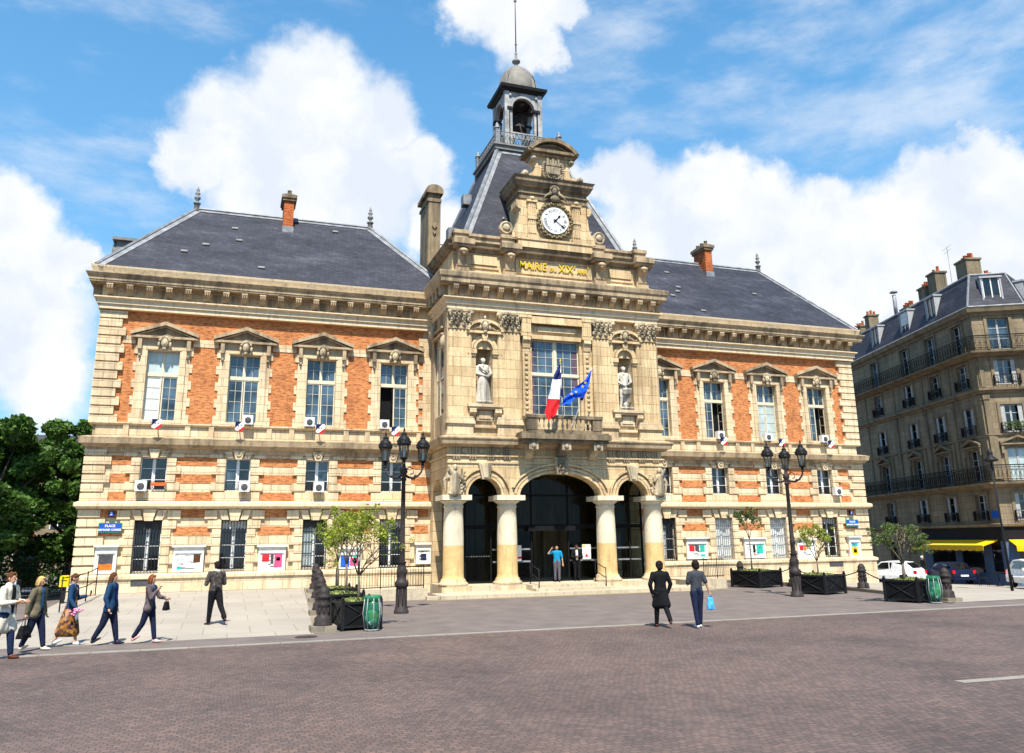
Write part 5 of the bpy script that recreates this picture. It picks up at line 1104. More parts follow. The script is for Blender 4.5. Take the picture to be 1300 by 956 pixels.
ac(-15.15,41.62,8.2,L+'upper sill of the second window from the left corner'); ac(-12.2,41.62,8.2,L+'upper sill of the third window from the left corner'); ac(-8.42,41.62,8.2,L+'upper sill of the window behind the left street lamp')
ac(-19.68,41.55,4.95,L+'mezzanine sill nearest the left corner',1.05); ac(-15.12,41.55,4.95,L+'mezzanine sill, second window from the left corner',1.05); ac(-11.62,41.55,4.95,L+'mezzanine sill, third window from the left corner',1.05)
ac(11.75,41.62,8.22,L+'upper sill of the half open window on the right wing'); ac(15.1,41.62,8.2,L+'upper sill behind the right street lamp'); ac(19.3,41.62,8.2,L+'upper sill nearest the right corner'); ac(19.85,41.55,4.95,L+'mezzanine sill nearest the right corner',1.05)
w=MB(); w.box(-.34,.34,-.07,.07,0,.16); t=thing('window_box','small terracotta window box on the mezzanine sill nearest the left corner','window box',(-18.95,41.7,5.2)); objof('trough',w.mesh('t',M['pot'],None),t)
def board(x0,x1,z0,z1,label,posters,y=41.74):
    c=(x0+x1)/2; t=thing('notice_board',label,'notice board',(c,y,z0),0,'notice boards along the ground floor'); W_=(x1-x0)/2; Hh=z1-z0
    w=MB(); w.box(-W_,W_,0,.12,0,Hh); 
    for a in ((-W_,-W_+.09),(W_-.09,W_)): w.box(a[0],a[1],-.06,0,0,Hh)
    w.box(-W_+.09,W_-.09,-.06,0,0,.09); w.box(-W_+.09,W_-.09,-.06,0,Hh-.28,Hh); w.box(-W_-.08,W_+.08,-.16,.1,Hh,Hh+.1); objof('case',w.mesh('c',M['offwhite'],None),t)
    w=MB(); mats=[M[p[4]] for p in posters] or [M['paper']]
    w.box(-W_+.09,W_-.09,-.004,-.001,.09,Hh-.28,0)
    for i,(a,b,c_,d,m) in enumerate(posters): 
        ww=2*W_-.24; hh=Hh-.45; w.box(-W_+.12+a*ww,-W_+.12+b*ww,-.016,-.006,.13+c_*hh,.13+d*hh,i+1)
    rp=random.Random(int(c*10))
    for q in range(16):
        a=rp.uniform(-W_+.14,W_-.5); zz=rp.uniform(.16,Hh-.34); w.box(a,a+rp.uniform(.1,.34),-.0195,-.0165,zz,zz+.012+.012*(q%3==0),len(mats)+1)
    mats=mats+[M['dgrey']]
    objof('posters',w.mesh('p',[M['paper']]+mats,None),t)
B='white framed notice board '
board(-21.32,-20.42,1.27,2.45,B+'with an orange poster beside the left corner steps',[(.05,.95,.05,.42,'orange'),(.05,.95,.44,.98,'dgrey')])
board(-18.05,-16.72,1.27,2.4,B+'with pale posters, between first and second left windows',[(.08,.62,.15,.98,'paper'),(.7,.98,.45,.98,'hairbr'),(.06,.24,.0,.18,'teal')])
board(-14.28,-13.02,1.25,2.35,B+'with pink red posters, between second and third left windows',[(.06,.38,.45,.98,'red'),(.45,.58,.3,.98,'dgrey'),(.62,.97,.02,.98,'pink'),(.7,.88,.5,.75,'teal')])
board(-10.5,-9.38,1.2,2.2,B+'with blue and magenta posters behind the potted trees',[(.0,.48,.0,.98,'blue'),(.52,.98,.1,.8,'pink'),(.7,.9,.3,.95,'teal')])
board(-6.62,-5.82,1.4,2.35,B+'that is narrow with a navy card, left of the porch',[(.25,.75,.1,.75,'navy')])
board(9.05,10.42,1.33,2.45,B+'with red and green posters, just right of the porch',[(.06,.36,.45,.98,'red'),(.4,.62,.45,.98,'dgrey'),(.68,.95,.4,.98,'teal'),(.7,.95,.0,.2,'teal')])
board(12.92,14.35,1.3,2.4,B+'with a pale green poster behind the thin potted tree',[(.08,.45,.1,.98,'paper'),(.38,.52,.3,.95,'black'),(.6,.97,.2,.98,'teal'),(.42,.5,.02,.25,'orange')])
board(16.62,17.92,1.25,2.28,B+'with red posters behind the sparse potted tree',[(.05,.3,.55,.98,'red'),(.33,.5,.5,.98,'orange'),(.5,.95,.05,.45,'paper')])
board(20.45,21.3,1.2,2.4,B+'with a yellow and cyan poster at the right corner',[(.1,.9,.72,.98,'cyan'),(.1,.9,.05,.7,'yellow'),(.3,.7,.2,.5,'orange')])
def plate(x,z,w_,h_,lines,label,name='street_sign',border='signgreen',size=.16):
    t=thing(name,label,'sign',(x,41.72,z)); w=MB(); w.box(-w_/2,w_/2,0,.1,-h_/2,h_/2,1); w.box(-w_/2+.03,w_/2-.03,-.006,0,-h_/2+.03,h_/2-.03,0); objof('plate',w.mesh('p',[M['signblue'],M[border]],None),t)
    w=MB(); 
    for (s,sz,zz) in lines: text(w,s,sz,0,-.012,zz,0,.004,None,1.,.004)
    objof('lettering',w.mesh('l',M['white'],None,False),t)
plate(-20.82,3.3,.96,.44,[('PLACE',.15,.08),('ARMAND CARREL',.12,-.09)],'blue enamel street sign reading PLACE ARMAND CARREL near the left corner')
plate(20.88,3.26,.92,.42,[('PLACE',.15,.08),('ARMAND CARREL',.115,-.09)],'blue enamel street sign reading PLACE ARMAND CARREL near the right corner')
plate(-20.82,3.93,.24,.24,[('5',.2,0)],'small blue house number 5 above the left street sign','house_number','navy'); plate(20.9,3.9,.24,.24,[('7',.2,0)],'small blue house number 7 above the right street sign','house_number','navy')
t=thing('door_notice','white notice with a red emblem taped to the entrance glass','sign',(2.0,39.86,1.5)); w=MB(); w.box(-.24,.24,0,.01,0,.75,0); w.box(-.22,-.08,-.004,0,.6,.72,1); w.prism([(-.1,.12),(.1,.12),(0,.32)],-.004,0,'y',2); objof('paper_sheet',w.mesh('n',[M['paper'],M['yellow'],M['red']],None),t)
t=thing('door_notice','pale blue and red poster on the entrance glass beside the second column','sign',(-1.9,39.86,1.5)); w=MB(); w.box(-.3,.3,0,.01,0,.75,0); w.box(-.3,.3,-.004,0,.1,.2,1); objof('paper_sheet',w.mesh('n',[M['paper'],M['red']],None),t)
t=thing('information_banner','tall pale blue banner standing behind the right porch opening','banner',(4.15,40.6,.45)); w=MB(); w.box(-.22,.22,0,.03,.1,2.4,0); objof('banner_cloth',w.mesh('n',[M['plumb']],None),t); w=MB(); w.box(-.3,.3,-.15,.15,0,.08); objof('foot',w.mesh('f',M['iron'],None),t)
# ------------------------------------------------------------------ STREET FURNITURE
def lantern(par,x,y,z,s=1.):
    w=MB(); w.lathe(x,y,[(.03,0),(.07*s,.03),(.05*s,.1),(.13*s,.16),(.15*s,.2)],12,z0=z); 
    for k in range(6): a=PI*k/3; w.tube([(x+.13*s*math.cos(a),y+.13*s*math.sin(a),z+.2),(x+.2*s*math.cos(a),y+.2*s*math.sin(a),z+.68)],.012,4)
    w.lathe(x,y,[(.24*s,.66),(.27*s,.70),(.25*s,.76),(.23*s,.80),(.24*s,.84),(.2*s,.93),(.11*s,1.0),(.09*s,1.04),(.12*s,1.07),(.06*s,1.12),(.03,1.18),(.045,1.22),(.02,1.28),(.005,1.34)],12,z0=z)
    for k in range(8): a=PI*k/4; w.ell((x+.25*s*math.cos(a),y+.25*s*math.sin(a),z+.79),.03,.03,.045,5,4)
    lt=part('lantern',w,M['iron'],par); w=MB(); w.lathe(x,y,[(.125*s,.2),(.195*s,.67)],12,z0=z); part('lantern_glass',w,M['lampglass'],lt,label='clear glass lantern')
    w=MB(); w.lathe(x,y,[(.02,.2),(.05,.35),(.06,.5),(.03,.62)],8,z0=z); part('bulb',w,M['paper'],lt)
def streetlamp(x,y,rz,label):
    t=thing('street_lamp',label,'street lamp',(x,y,0),0,'three lantern cast iron street lamps')
    w=MB(); w.lathe(x,y,[(.27,.0),(.27,.1),(.24,.12),(.24,.2),(.195,.24),(.19,.85),(.21,.9),(.25,.95),(.25,1.0),(.26,1.06),(.22,1.12),(.17,1.18),(.17,1.3),(.20,1.42),(.2,1.5),(.15,1.6),(.13,1.72),(.16,1.75),(.16,1.8)],16); 
    for k in range(8): a=PI*k/4; w.tube([(x+.19*math.cos(a),y+.19*math.sin(a),.25),(x+.19*math.cos(a),y+.19*math.sin(a),.85)],.018,5)
    part('lamp_base',w,M['cast'],t)
    w=MB(); w.lathe(x,y,[(.105,1.78),(.10,2.2),(.12,2.24),(.12,2.3),(.095,2.36),(.075,4.7),(.11,4.74),(.11,4.8),(.07,4.86),(.1,4.95),(.15,5.05),(.13,5.15),(.07,5.25)],14); part('post',w,M['cast'],t)
    for k in range(3):
        a=rz+k*2*PI/3; ca,sa=math.cos(a),math.sin(a); r=.82
        w=MB(); w.tube([(x+ca*q,y+sa*q,z) for q,z in ((.04,4.95),(.2,4.86),(.42,4.84),(.62,4.92),(.76,5.08),(.82,5.26))],.05,7,r1=.035)
        w.tube([(x+ca*q,y+sa*q,z) for q,z in ((.1,5.15),(.25,5.25),(.4,5.18),(.42,5.02),(.3,4.98))],.025,6); w.ell((x+ca*.82,y+sa*.82,5.28),.07,.07,.06,8,6); w.ell((x+ca*.5,y+sa*.5,4.9),.07,.07,.06,8,6)
        part('arm',w,M['cast'],t); lantern(t,x+ca*r,y+sa*r,5.3)
    w=MB(); w.lathe(x,y,[(.07,5.25),(.05,5.5),(.08,5.55),(.03,5.65),(.01,5.8)],8); part('finial',w,M['cast'],t)
streetlamp(-9.65,30.3,R(18),'black cast iron street lamp with three lanterns standing left of the porch')
streetlamp(7.5,30.3,R(52),'black cast iron street lamp with three lanterns standing right of the porch')
t=thing('street_lamp','plain tall modern lamp post with a round cap in front of the yellow awning','street lamp',(20.6,31.0,-.3))
w=MB(); w.tube([(20.6,31.0,-.3),(20.55,31.0,3),(20.5,31.0,6.1)],.07,8,r1=.035); part('post',w,M['iron'],t); w=MB(); w.lathe(20.5,31.0,[(.05,5.9),(.05,6.02),(.33,6.06),(.35,6.12),(.2,6.26),(.12,6.34),(.14,6.45),(.1,6.6),(.02,6.66)],14); part('lamp_head',w,M['iron'],t)
def bollard(x,y,z,label,stone_base=True):
    t=thing('bollard',label,'bollard',(x,y,z),0,'dark cast iron bollards at the terrace edges')
    zb=.16 if stone_base else 0
    w=MB(); w.lathe(0,0,[(.27,0),(.27,.06),(.25,.09),(.25,.2),(.22,.24),(.18,.27),(.17,.52),(.19,.55),(.19,.6),(.17,.63),(.17,.74),(.2,.77),(.2,.82),(.16,.86),(.17,.92),(.14,1.0),(.08,1.08),(.01,1.11)],18,z0=zb)
    for k in range(8): a=PI*k/4; w.ell((.17*math.cos(a),.17*math.sin(a),zb+.40),.035,.035,.1,6,5)
    objof('post',w.mesh('b',M['cast'],None),t)
    if stone_base: w=MB(); w.box(-.36,.36,-.34,.34,-.2,zb); objof('stone_block',w.mesh('s',M['kerbd'],None),t)
bl_=[(-12.98,25.2,.02,'closest to the camera, beside the black planter'),(-12.6,29.6,.12,'second from the front of the left row'),(-12.2,34.2,.23,'third from the front of the left row'),(-11.85,38.8,.34,'farthest back of the left row')]
for x,y,z,l in bl_: bollard(x,y,z,'dark cast iron bollard on a stone block, '+l)
br_=[(10.45,25.2,.0,'on a stone block at the front right terrace corner, beside the green rubbish bag'),(12.2,31.6,.14,'with chains at both sides on the right terrace kerb'),(11.9,36.2,.14,'with chains, behind the middle black planter of the right side'),(11.2,39.8,.14,'with a chain, behind the thin potted tree')]
for i,(x,y,z,l) in enumerate(br_): bollard(x,y,z,'cast iron bollard '+l.replace('on a stone block at the front right terrace corner','at the front right terrace corner'),i==0)
def chain(a,b,sag,label):
    w=MB(); a=Vector(a);b=Vector(b); n=26; w2=[]
    for i in range(n+1): t=i/n; p=a+(b-a)*t; p.z-=sag*4*t*(1-t); w2.append(p)
    w.tube([p-a for p in w2],.025,5)
    for i in range(n): p=(w2[i]+w2[i+1])/2-a; w.ell(tuple(p),.045,.045,.03,6,4)
    solo('chain',w,M['iron'],label,'chain','chains between the right bollards',tuple(a))
chain((11.2,39.8,.95),(11.9,36.2,.95),.35,'sagging black chain behind the right street lamp, farthest from the camera'); chain((11.9,36.2,.95),(12.2,31.6,.95),.4,'sagging black chain over the middle right planter'); chain((12.2,31.6,.95),(10.45,25.2,.9),.45,'sagging black chain running down to the front right corner bollard')
def leaves(w,blobs,n,size,rnd,droop=0):
    tot=sum(b[3]*b[4]*b[5] for b in blobs)
    for bx,by,bz,rx,ry,rz in blobs:
        k=int(n*rx*ry*rz/tot)+1
        for _ in range(k):
            while True:
                u=Vector((rnd.uniform(-1,1),rnd.uniform(-1,1),rnd.uniform(-1,1)))
                if u.length<1 and rnd.random()<.25+.75*u.length: break
            c=Vector((bx+u.x*rx,by+u.y*ry,bz+u.z*rz)); d=Vector((rnd.gauss(0,1),rnd.gauss(0,1),rnd.gauss(-droop,.6))).normalized(); e=d.cross(Vector((rnd.gauss(0,1),rnd.gauss(0,1),rnd.gauss(0,1)))).normalized(); L=size*rnd.uniform(.7,1.3)
            q=len(w.v); w.v+=[tuple(c-d*L*.5),tuple(c+e*L*.28),tuple(c+d*L*.5),tuple(c-e*L*.28)]; w.f.append([q,q+1,q+2,q+3]); w.mi.append(0); w.sm.append(False)
def potted_tree(x,y,z,label,h0,forks,blobs,n,lm,sd,size=.085,tr=.05):
    rnd=random.Random(sd); t=thing('potted_tree',label,'tree',(x,y,z),0,'small trees growing in the black planters')
    w=MB(); w.tube([(0,0,0),(.02,.01,h0*.5),(0,0,h0)],tr,7,r1=tr*.75)
    for fx,fy,fz in forks:
        w.tube([(0,0,h0-.03),(fx*.35,fy*.35,h0+(fz-h0)*.35+.04),(fx,fy,fz)],tr*.6,6,r1=tr*.25)
        for k in range(6): a=rnd.uniform(0,6.28); b=rnd.uniform(.35,.9); s0=Vector((fx*b,fy*b,h0+(fz-h0)*b)); w.tube([s0,s0+Vector((math.cos(a)*.2,math.sin(a)*.2,.18)),s0+Vector((math.cos(a)*.38,math.sin(a)*.38,.42))],tr*.28,5,r1=.006)
    objof('trunk',w.mesh('t',M['bark'],None),t)
    w=MB(); bl=[]
    for b in blobs:
        for k in range(13): q_=rnd.uniform(.18,.36); bl.append((b[0]+rnd.gauss(0,b[3]*.5),b[1]+rnd.gauss(0,b[4]*.5),b[2]+rnd.gauss(0,b[5]*.5),b[3]*q_,b[4]*q_,b[5]*q_*1.2))
    leaves(w,bl,n,size,rnd); o=objof('crown',w.mesh('c',M[lm],None,False),t); return t
def planter(x,y,rz,s,h,label):
    t=thing('planter',label,'planter',(x,y,0),rz,'black square metal tree planters'); a=s/2; w=MB()
    w.box(-a,a,-a,-a+.03,.08,h); w.box(-a,a,a-.03,a,.08,h); w.box(-a,-a+.03,-a+.03,a-.03,.08,h); w.box(a-.03,a,-a+.03,a-.03,.08,h); w.box(-a+.03,a-.03,-a+.03,a-.03,.08,.12)
    objof('box_panel',w.mesh('p',M['planter'],None),t)
    w=MB()
    for sx in (-1,1):
        for sy in (-1,1): w.box(sx*a-.05,sx*a+.05,sy*a-.05,sy*a+.05,0,h+.07); w.ell((sx*a,sy*a,h+.1),.05,.05,.05,6,5)
    for sg in (-1,1):
        w.box(-a,a,sg*(a+.02)-.02,sg*(a+.02)+.02,h-.06,h+.01); w.box(-a,a,sg*(a+.02)-.02,sg*(a+.02)+.02,.08,.14); w.box(sg*(a+.02)-.02,sg*(a+.02)+.02,-a,a,h-.06,h+.01); w.box(sg*(a+.02)-.02,sg*(a+.02)+.02,-a,a,.08,.14)
        w.tube([(-a,sg*(a+.015),.1),(a,sg*(a+.015),h)],.018,4); w.tube([(a,sg*(a+.015),.1),(-a,sg*(a+.015),h)],.018,4); w.tube([(sg*(a+.015),-a,.1),(sg*(a+.015),a,h)],.018,4); w.tube([(sg*(a+.015),a,.1),(sg*(a+.015),-a,h)],.018,4)
    objof('frame',w.mesh('f',M['iron'],None),t)
    w=MB(); w.box(-a+.03,a-.03,-a+.03,a-.03,h-.3,h-.06); rnd=random.Random(int(x*10)); leaves(w,[(0,0,h-.02,a*.9,a*.9,.1)],900,.1,rnd,-1); o=objof('soil',w.mesh('s',M['soil'],None),t)
    return t
planter(-11.95,25.75,R(8),1.15,.8,'black metal planter nearest the camera, between the front left bollard and the green rubbish bag')
planter(-11.9,29.6,R(5),1.25,.8,'black metal planter second in the left row, behind the nearest one')
planter(-11.6,33.2,R(5),1.25,.8,'black metal planter farthest back in the left row')
planter(10.3,37.1,R(18),1.75,.82,'black metal planter holding the thin tree, farthest back on the right')
planter(9.6,31.4,R(18),1.55,.82,'black metal planter right of the right street lamp')
planter(9.4,25.95,R(18),1.3,.82,'black metal planter at the front right, beside the green rubbish bag')
potted_tree(-11.9,25.75,.68,'bushy yellow green potted tree nearest the camera on the left',.85,[(-.5,.1,1.9),(.5,-.1,1.7),(.1,.3,2.2),(-.15,-.3,2.0),(.75,.1,1.5)],[(-.6,0,2.15,.6,.5,.55),(.4,0,2.05,.68,.5,.62),(0,0,2.6,.55,.45,.4),(1.0,0,1.8,.42,.35,.35),(-1.15,0,2.35,.28,.25,.5),(-.8,0,1.5,.35,.3,.3),(.9,0,2.45,.25,.25,.3)],2700,'leafol',1,.08)
potted_tree(-11.75,29.6,.68,'potted olive tree in the second planter of the left row',1.1,[(-.35,.1,2.2),(.35,0,2.3),(0,.2,2.6)],[(-.3,0,2.2,.5,.5,.6),(.35,0,2.3,.5,.5,.6)],2600,'leafol',2)
potted_tree(-11.6,33.2,.68,'potted olive tree in the farthest planter of the left row',1.1,[(-.3,.1,2.3),(.35,0,2.4),(0,.2,2.7)],[(-.25,0,2.4,.5,.5,.6),(.3,0,2.5,.5,.5,.5)],2300,'leafol',3)
potted_tree(10.0,37.0,.68,'thin potted tree with a tall bare trunk and small crown on the right',1.75,[(-.4,0,2.7),(.35,0,2.6),(0,.2,3.0)],[(-.4,0,2.85,.42,.4,.38),(.3,0,2.75,.4,.4,.35),(0,0,3.1,.35,.35,.2),(.6,0,2.4,.2,.2,.2)],1700,'leafdk',4,.09,.04)
potted_tree(9.5,31.3,.68,'sparse potted tree right of the right street lamp',.75,[(-.6,0,1.7),(.5,0,1.8),(0,.2,2.2),(.3,-.2,1.4)],[(-.6,0,1.65,.4,.4,.4),(.45,0,1.75,.45,.4,.4),(0,0,2.15,.45,.4,.3),(-.75,0,2.1,.25,.25,.2)],2000,'leafol',5,.085,.04)
potted_tree(9.15,25.9,.68,'wide rounded potted tree at the front right with a forked trunk',.75,[(-.8,0,1.7),(.7,0,1.6),(.1,.2,2.2),(-.3,-.2,1.9),(.4,.1,1.9)],[(-.75,0,1.75,.55,.5,.42),(.55,0,1.65,.6,.5,.42),(0,0,2.1,.7,.5,.42),(1.0,0,1.35,.4,.35,.3),(-1.25,0,1.55,.25,.25,.3)],3600,'leafdk',6,.08,.065)
def rubbish(x,y,label):
    t=thing('rubbish_bag',label,'rubbish bag',(x,y,0),0,'green transparent rubbish bags on hoop stands')
    w=MB()
    for k in range(8): a=PI*k/4; w.tube([(.2*math.cos(a),.2*math.sin(a),.02),(.27*math.cos(a),.27*math.sin(a),.5),(.22*math.cos(a),.22*math.sin(a),.95)],.012,4)
    for z,r in ((.04,.2),(.93,.22)): w.tube([(r*math.cos(k*PI/8),r*math.sin(k*PI/8),z) for k in range(17)],.016,5)
    objof('hoop_stand',w.mesh('h',M['plumb'],None),t)
    w=MB(); w.ell((0,0,.5),.25,.25,.45,18,12,0,0,.06,3); w.lathe(0,0,[(.2,.85),(.235,.92),(.25,.98),(.2,1.0)],18,0); objof('bag_skin',w.mesh('b',M['bag'],None),t)
    w=MB(); w.ell((0,0,.33),.2,.2,.26,12,9,0,0,.15,5); objof('rubbish',w.mesh('r',M['rubbish'],None),t)
rubbish(-11.62,24.82,'green transparent rubbish bag on a hoop stand beside the nearest left planter'); rubbish(9.5,24.85,'green transparent rubbish bag on a hoop stand beside the front right planter')
w=MB(); w.lathe(-13.55,24.05,[(.3,.0),(.3,.012),(.27,.014)],20); solo('manhole_cover',w,M['cast'],'round dark manhole cover in the asphalt in front of the nearest left bollard','manhole cover')
# railings
def rail(name,pts,hgt,n,label,bars=True,cat='railing',r=.02,posts=()):
    w=MB(); w0=Vector(pts[0]); up=Vector((0,0,1)); P=[Vector(p)-w0 for p in pts]; t=thing(name,label,cat,tuple(w0))
    for hh in ((hgt,.12) if bars else (hgt,hgt*.55)): w.tube([p+up*hh for p in P],r*1.1,5)
    objof('handrail',w.mesh('h',M['iron'],None),t); w=MB()
    for a,b in zip(P,P[1:]):
        m=max(1,int(round(n*(b-a).length/sum((q-p).length for p,q in zip(P,P[1:])))))
        for i in range(m+1):
            p=a+(b-a)*i/m; big=(i%8==0) or not bars
            w.tube([p+up*(0 if big else .12),p+up*(hgt+.06 if big else hgt)],(.024 if big else .011),5)
    objof('uprights',w.mesh('u',M['iron'],None),t)
rail('railing',[(-11.2,36.75,.42),(-7.35,36.75,.5)],.95,32,'black iron railing on the low wall left of the porch'); rail('railing',[(7.0,36.75,.5),(8.15,36.75,.5)],.95,12,'black iron railing on the low wall right of the porch')
rail('handrail',[(-1.72,38.3,.45),(-1.72,37.1,.17)],.95,1,'slanted black handrail on the left side of the entrance steps',False); rail('handrail',[(1.75,38.3,.45),(1.75,37.1,.17)],.95,1,'slanted black handrail on the right side of the entrance steps',False)
rail('stair_railing',[(-21.0,40.6,.42),(-21.0,38.0,.3),(-21.2,33.6,.25)],1.15,3,'long black double handrail rising along the left corner of the building',False)
for s in (-1,1):
    w=MB(); x0,x1=(-11.4,-7.2) if s<0 else (6.9,8.2); w.box(x0,x1,36.6,36.85,-.1,.5); w.box(x0,x1,36.85,41.6,-.1,.4)
    struct('ramp_wall',w,M['step'])
# post box, advertising column
t=thing('post_box','yellow post box behind the woman in the patterned dress','post box',(-21.75,37.5,0)); w=MB(); w.box(-.16,.16,-.15,.15,.95,1.3); w.prism([(-.16,1.3),(.16,1.3),(.16,1.34),(.1,1.38),(-.1,1.38),(-.16,1.34)],-.15,.15); objof('box_body',w.mesh('b',M['yellow'],None),t); w=MB(); w.box(-.06,.06,-.06,.06,0,.95); w.box(-.1,.1,-.16,-.15,1.18,1.21); objof('stand',w.mesh('s',M['iron'],None),t)
t=thing('advertising_panel','red framed advertising panel with a round red top under the trees','advertising panel',(-26.4,54,0)); w=MB(); w.box(-.62,-.5,-.15,.15,0,2.7); w.box(.5,.62,-.15,.15,0,2.7); w.box(-.5,.5,-.14,.14,.3,.5); w.box(-.5,.5,-.14,.14,2.4,2.6); w.v+=[]; disc(w,.42,-.16,.16,2.85,24); objof('frame',w.mesh('f',M['brickd'],None),t)
w=MB(); w.box(-.5,.5,-.05,.05,.5,2.4,0); 
for k in range(10): a=k*2*PI/10; w.ell((.22*math.cos(a),-.06,1.5+.22*math.sin(a)),.09,.01,.09,8,5,1 if k%2 else 2)
objof('poster',w.mesh('p',[M['grey'],M['blue'],M['red']],None),t)
# ------------------------------------------------------------------ BIG TREES
def big_tree(x,y,label,blobs,n,sd,h=4.,tr=.3,size=.3,name='chestnut_tree'):
    rnd=random.Random(sd); t=thing(name,label,'tree',(x,y,0),0,'leafy trees left of the town hall'); w=MB(); w.tube([(0,0,-.1),(.1,0,h*.5),(0,.1,h)],tr,9,r1=tr*.7)
    for bx,by,bz,rx,ry,rz in blobs: w.tube([(0,.1,h-.2),(bx*.4,by*.4,h+(bz-h)*.5),(bx*.9,by*.9,bz)],tr*.45,6,r1=tr*.08)
    objof('trunk',w.mesh('t',M['barkd'],None),t); w=MB(); bl=[]
    for b in blobs:
        for k in range(9): bl.append((b[0]+rnd.gauss(0,b[3]*.5),b[1]+rnd.gauss(0,b[4]*.5),b[2]+rnd.gauss(0,b[5]*.5),b[3]*.4,b[4]*.4,b[5]*.42))
    leaves(w,bl,n,size,rnd,.3); objof('crown',w.mesh('c',M['leafbig'],None,False),t)
big_tree(-26.5,44,'tallest leafy tree at the left edge of the picture',[(-1.5,0,7.6,2.2,2,1.5),(1.2,0,7.5,1.7,1.8,1.2),(.2,1,5.6,2.4,2.2,1.3),(-2.5,1,5.2,2,2,1.4),(2.6,0,6.2,1.2,1.6,.8),(1.4,-.5,4.5,1.6,1.6,.8),(-1,0,3.6,2.6,1.8,1.0),(-2.6,0,8.2,1.8,1.6,1.0)],34000,11,3.2)
big_tree(-23.8,51,'leafy tree just behind the left corner of the town hall',[(0,0,7.6,2.2,2,1.4),(.9,0,5.6,1.6,2,1.2),(-1.6,0,6.2,1.8,2,1.3),(-.2,0,4.2,1.9,1.8,1.0),(.3,0,2.9,1.9,1.6,1.1),(-2.2,0,3.0,1.9,1.6,1.1),(.6,0,6.6,1.5,1.8,1.1),(-1.5,0,7.6,1.8,1.6,1.0),(-2.8,0,4.6,1.8,1.6,1.3)],34000,12,3.0)
big_tree(-33,56,'broad leafy tree farther back behind the left trees',[(0,0,8.6,3.6,2.5,2),(3,0,6.6,3,2.4,1.8),(-3,0,6.5,3,2.4,1.8),(0,0,4.6,4,2,1.3),(0,0,2.6,4.5,2,1.0)],26000,13,3.2,size=.4)
w=MB(); rnd=random.Random(21); leaves(w,[(-2.5+q*2.2,0,1.2,1.4,.9,1.1) for q in range(6)],9000,.2,rnd); solo('hedge',w,M['leafbig'],'dark clipped hedge behind the group at the left edge','hedge',None,(-31,52,0),0,False)
t=thing('iron_fence','dark iron fence in front of the hedge at the left','fence',(-36,49,0)); w=MB()
for k in range(90): w.tube([(k*.15,0,0),(k*.15,0,1.7)],.012,4)
for z in (.15,1.55): w.box(0,13.4,-.02,.02,z,z+.05)
objof('bars',w.mesh('b',M['iron'],None),t)
def far_house(x0,y0,w_,d_,h_,label,sd,rz=0):
    t=thing('apartment_building',label,'building',(x0,y0,0),rz); w=MB(); w.box(0,w_,0,d_,0,h_); objof('wall',w.mesh('w',M['hstone'],None),t)
    w=MB(); w.add([(-.2,-.2,h_),(w_+.2,-.2,h_),(w_+.2,d_,h_),(-.2,d_,h_),(.8,1.4,h_+2.6),(w_-.8,1.4,h_+2.6),(w_-.8,d_-1,h_+2.6),(.8,d_-1,h_+2.6)],[(0,1,5,4),(1,2,6,5),(2,3,7,6),(3,0,4,7),(4,5,6,7),(0,3,2,1)]); r=objof('roof',w.mesh('r',M['slate'],None),t)
    for k in range(3): q=MB(); q.box(w_*(.2+.3*k),w_*(.2+.3*k)+1.2,2,2.7,h_+2,h_+3.8); objof('chimney',q.mesh('c',M['hstone2'],None),r)
    nx=int(w_/2.6); nz=int(h_/3.1)
    for i in range(nx):
        for j in range(nz):
            q=MB(); x=(i+.5)*w_/nx; z=1+j*3.1; q.box(x-.6,x+.6,-.03,.02,z,z+1.9); o=objof('window',q.mesh('w',M['gdark'],None),t); q=MB(); q.box(x-.66,x-.6,-.07,.02,z,z+1.9); q.box(x+.6,x+.66,-.07,.02,z,z+1.9); q.box(x-.04,x+.04,-.06,-.03,z,z+1.9); q.box(x-.66,x+.66,-.07,.02,z+1.9,z+1.98); objof('frame',q.mesh('f',M['white'],None),o)
far_house(-52,92,15,10,12.5,'distant pale apartment block glimpsed through the trees, farther left',1); far_house(-35,88,11,10,10.5,'distant apartment block glimpsed between the trees and the corner of the town hall',2)
SAT,SKYV,CLOUD,SKYS,SUN,EXPO=1.35,2.4,12.4,.049,5.0,.78
# ------------------------------------------------------------------ CORNER APARTMENT BUILDING
HB=thing('corner_apartment_building','tall grey stone corner apartment building with iron balconies and a slate mansard roof','apartment building',(31.4,40.2,0))
CA=Vector((31.4,40.2,0)); dA=Vector((-.29,-.957,0)).normalized(); angA=math.atan2(dA.y,dA.x)
MA=Matrix.Translation(CA)@Matrix.Rotation(angA,4,'Z')
dB=Vector((.875,-.483,0)).normalized(); MBm=Matrix.Translation(CA)@Matrix.Rotation(math.atan2(dB.y,dB.x),4,'Z'); LB=3.3
C2=CA+dB*LB; dC=Vector((.9,.43,0)).normalized(); MC=Matrix.Translation(C2)@Matrix.Rotation(math.atan2(dC.y,dC.x),4,'Z')
LA=24.; LC=9.
wins=[]  # (matrix, cx, z0, z1, width, kind)
colA=[-1.8,-5.3,-9.05,-14.05]; colB=[1.65]; colC=[1.7,4.9,8.0]
FL=[(3.35,5.05,'small'),(5.85,8.0,'french'),(9.0,10.85,'guard'),(12.2,13.85,'guard'),(14.6,16.75,'french')]
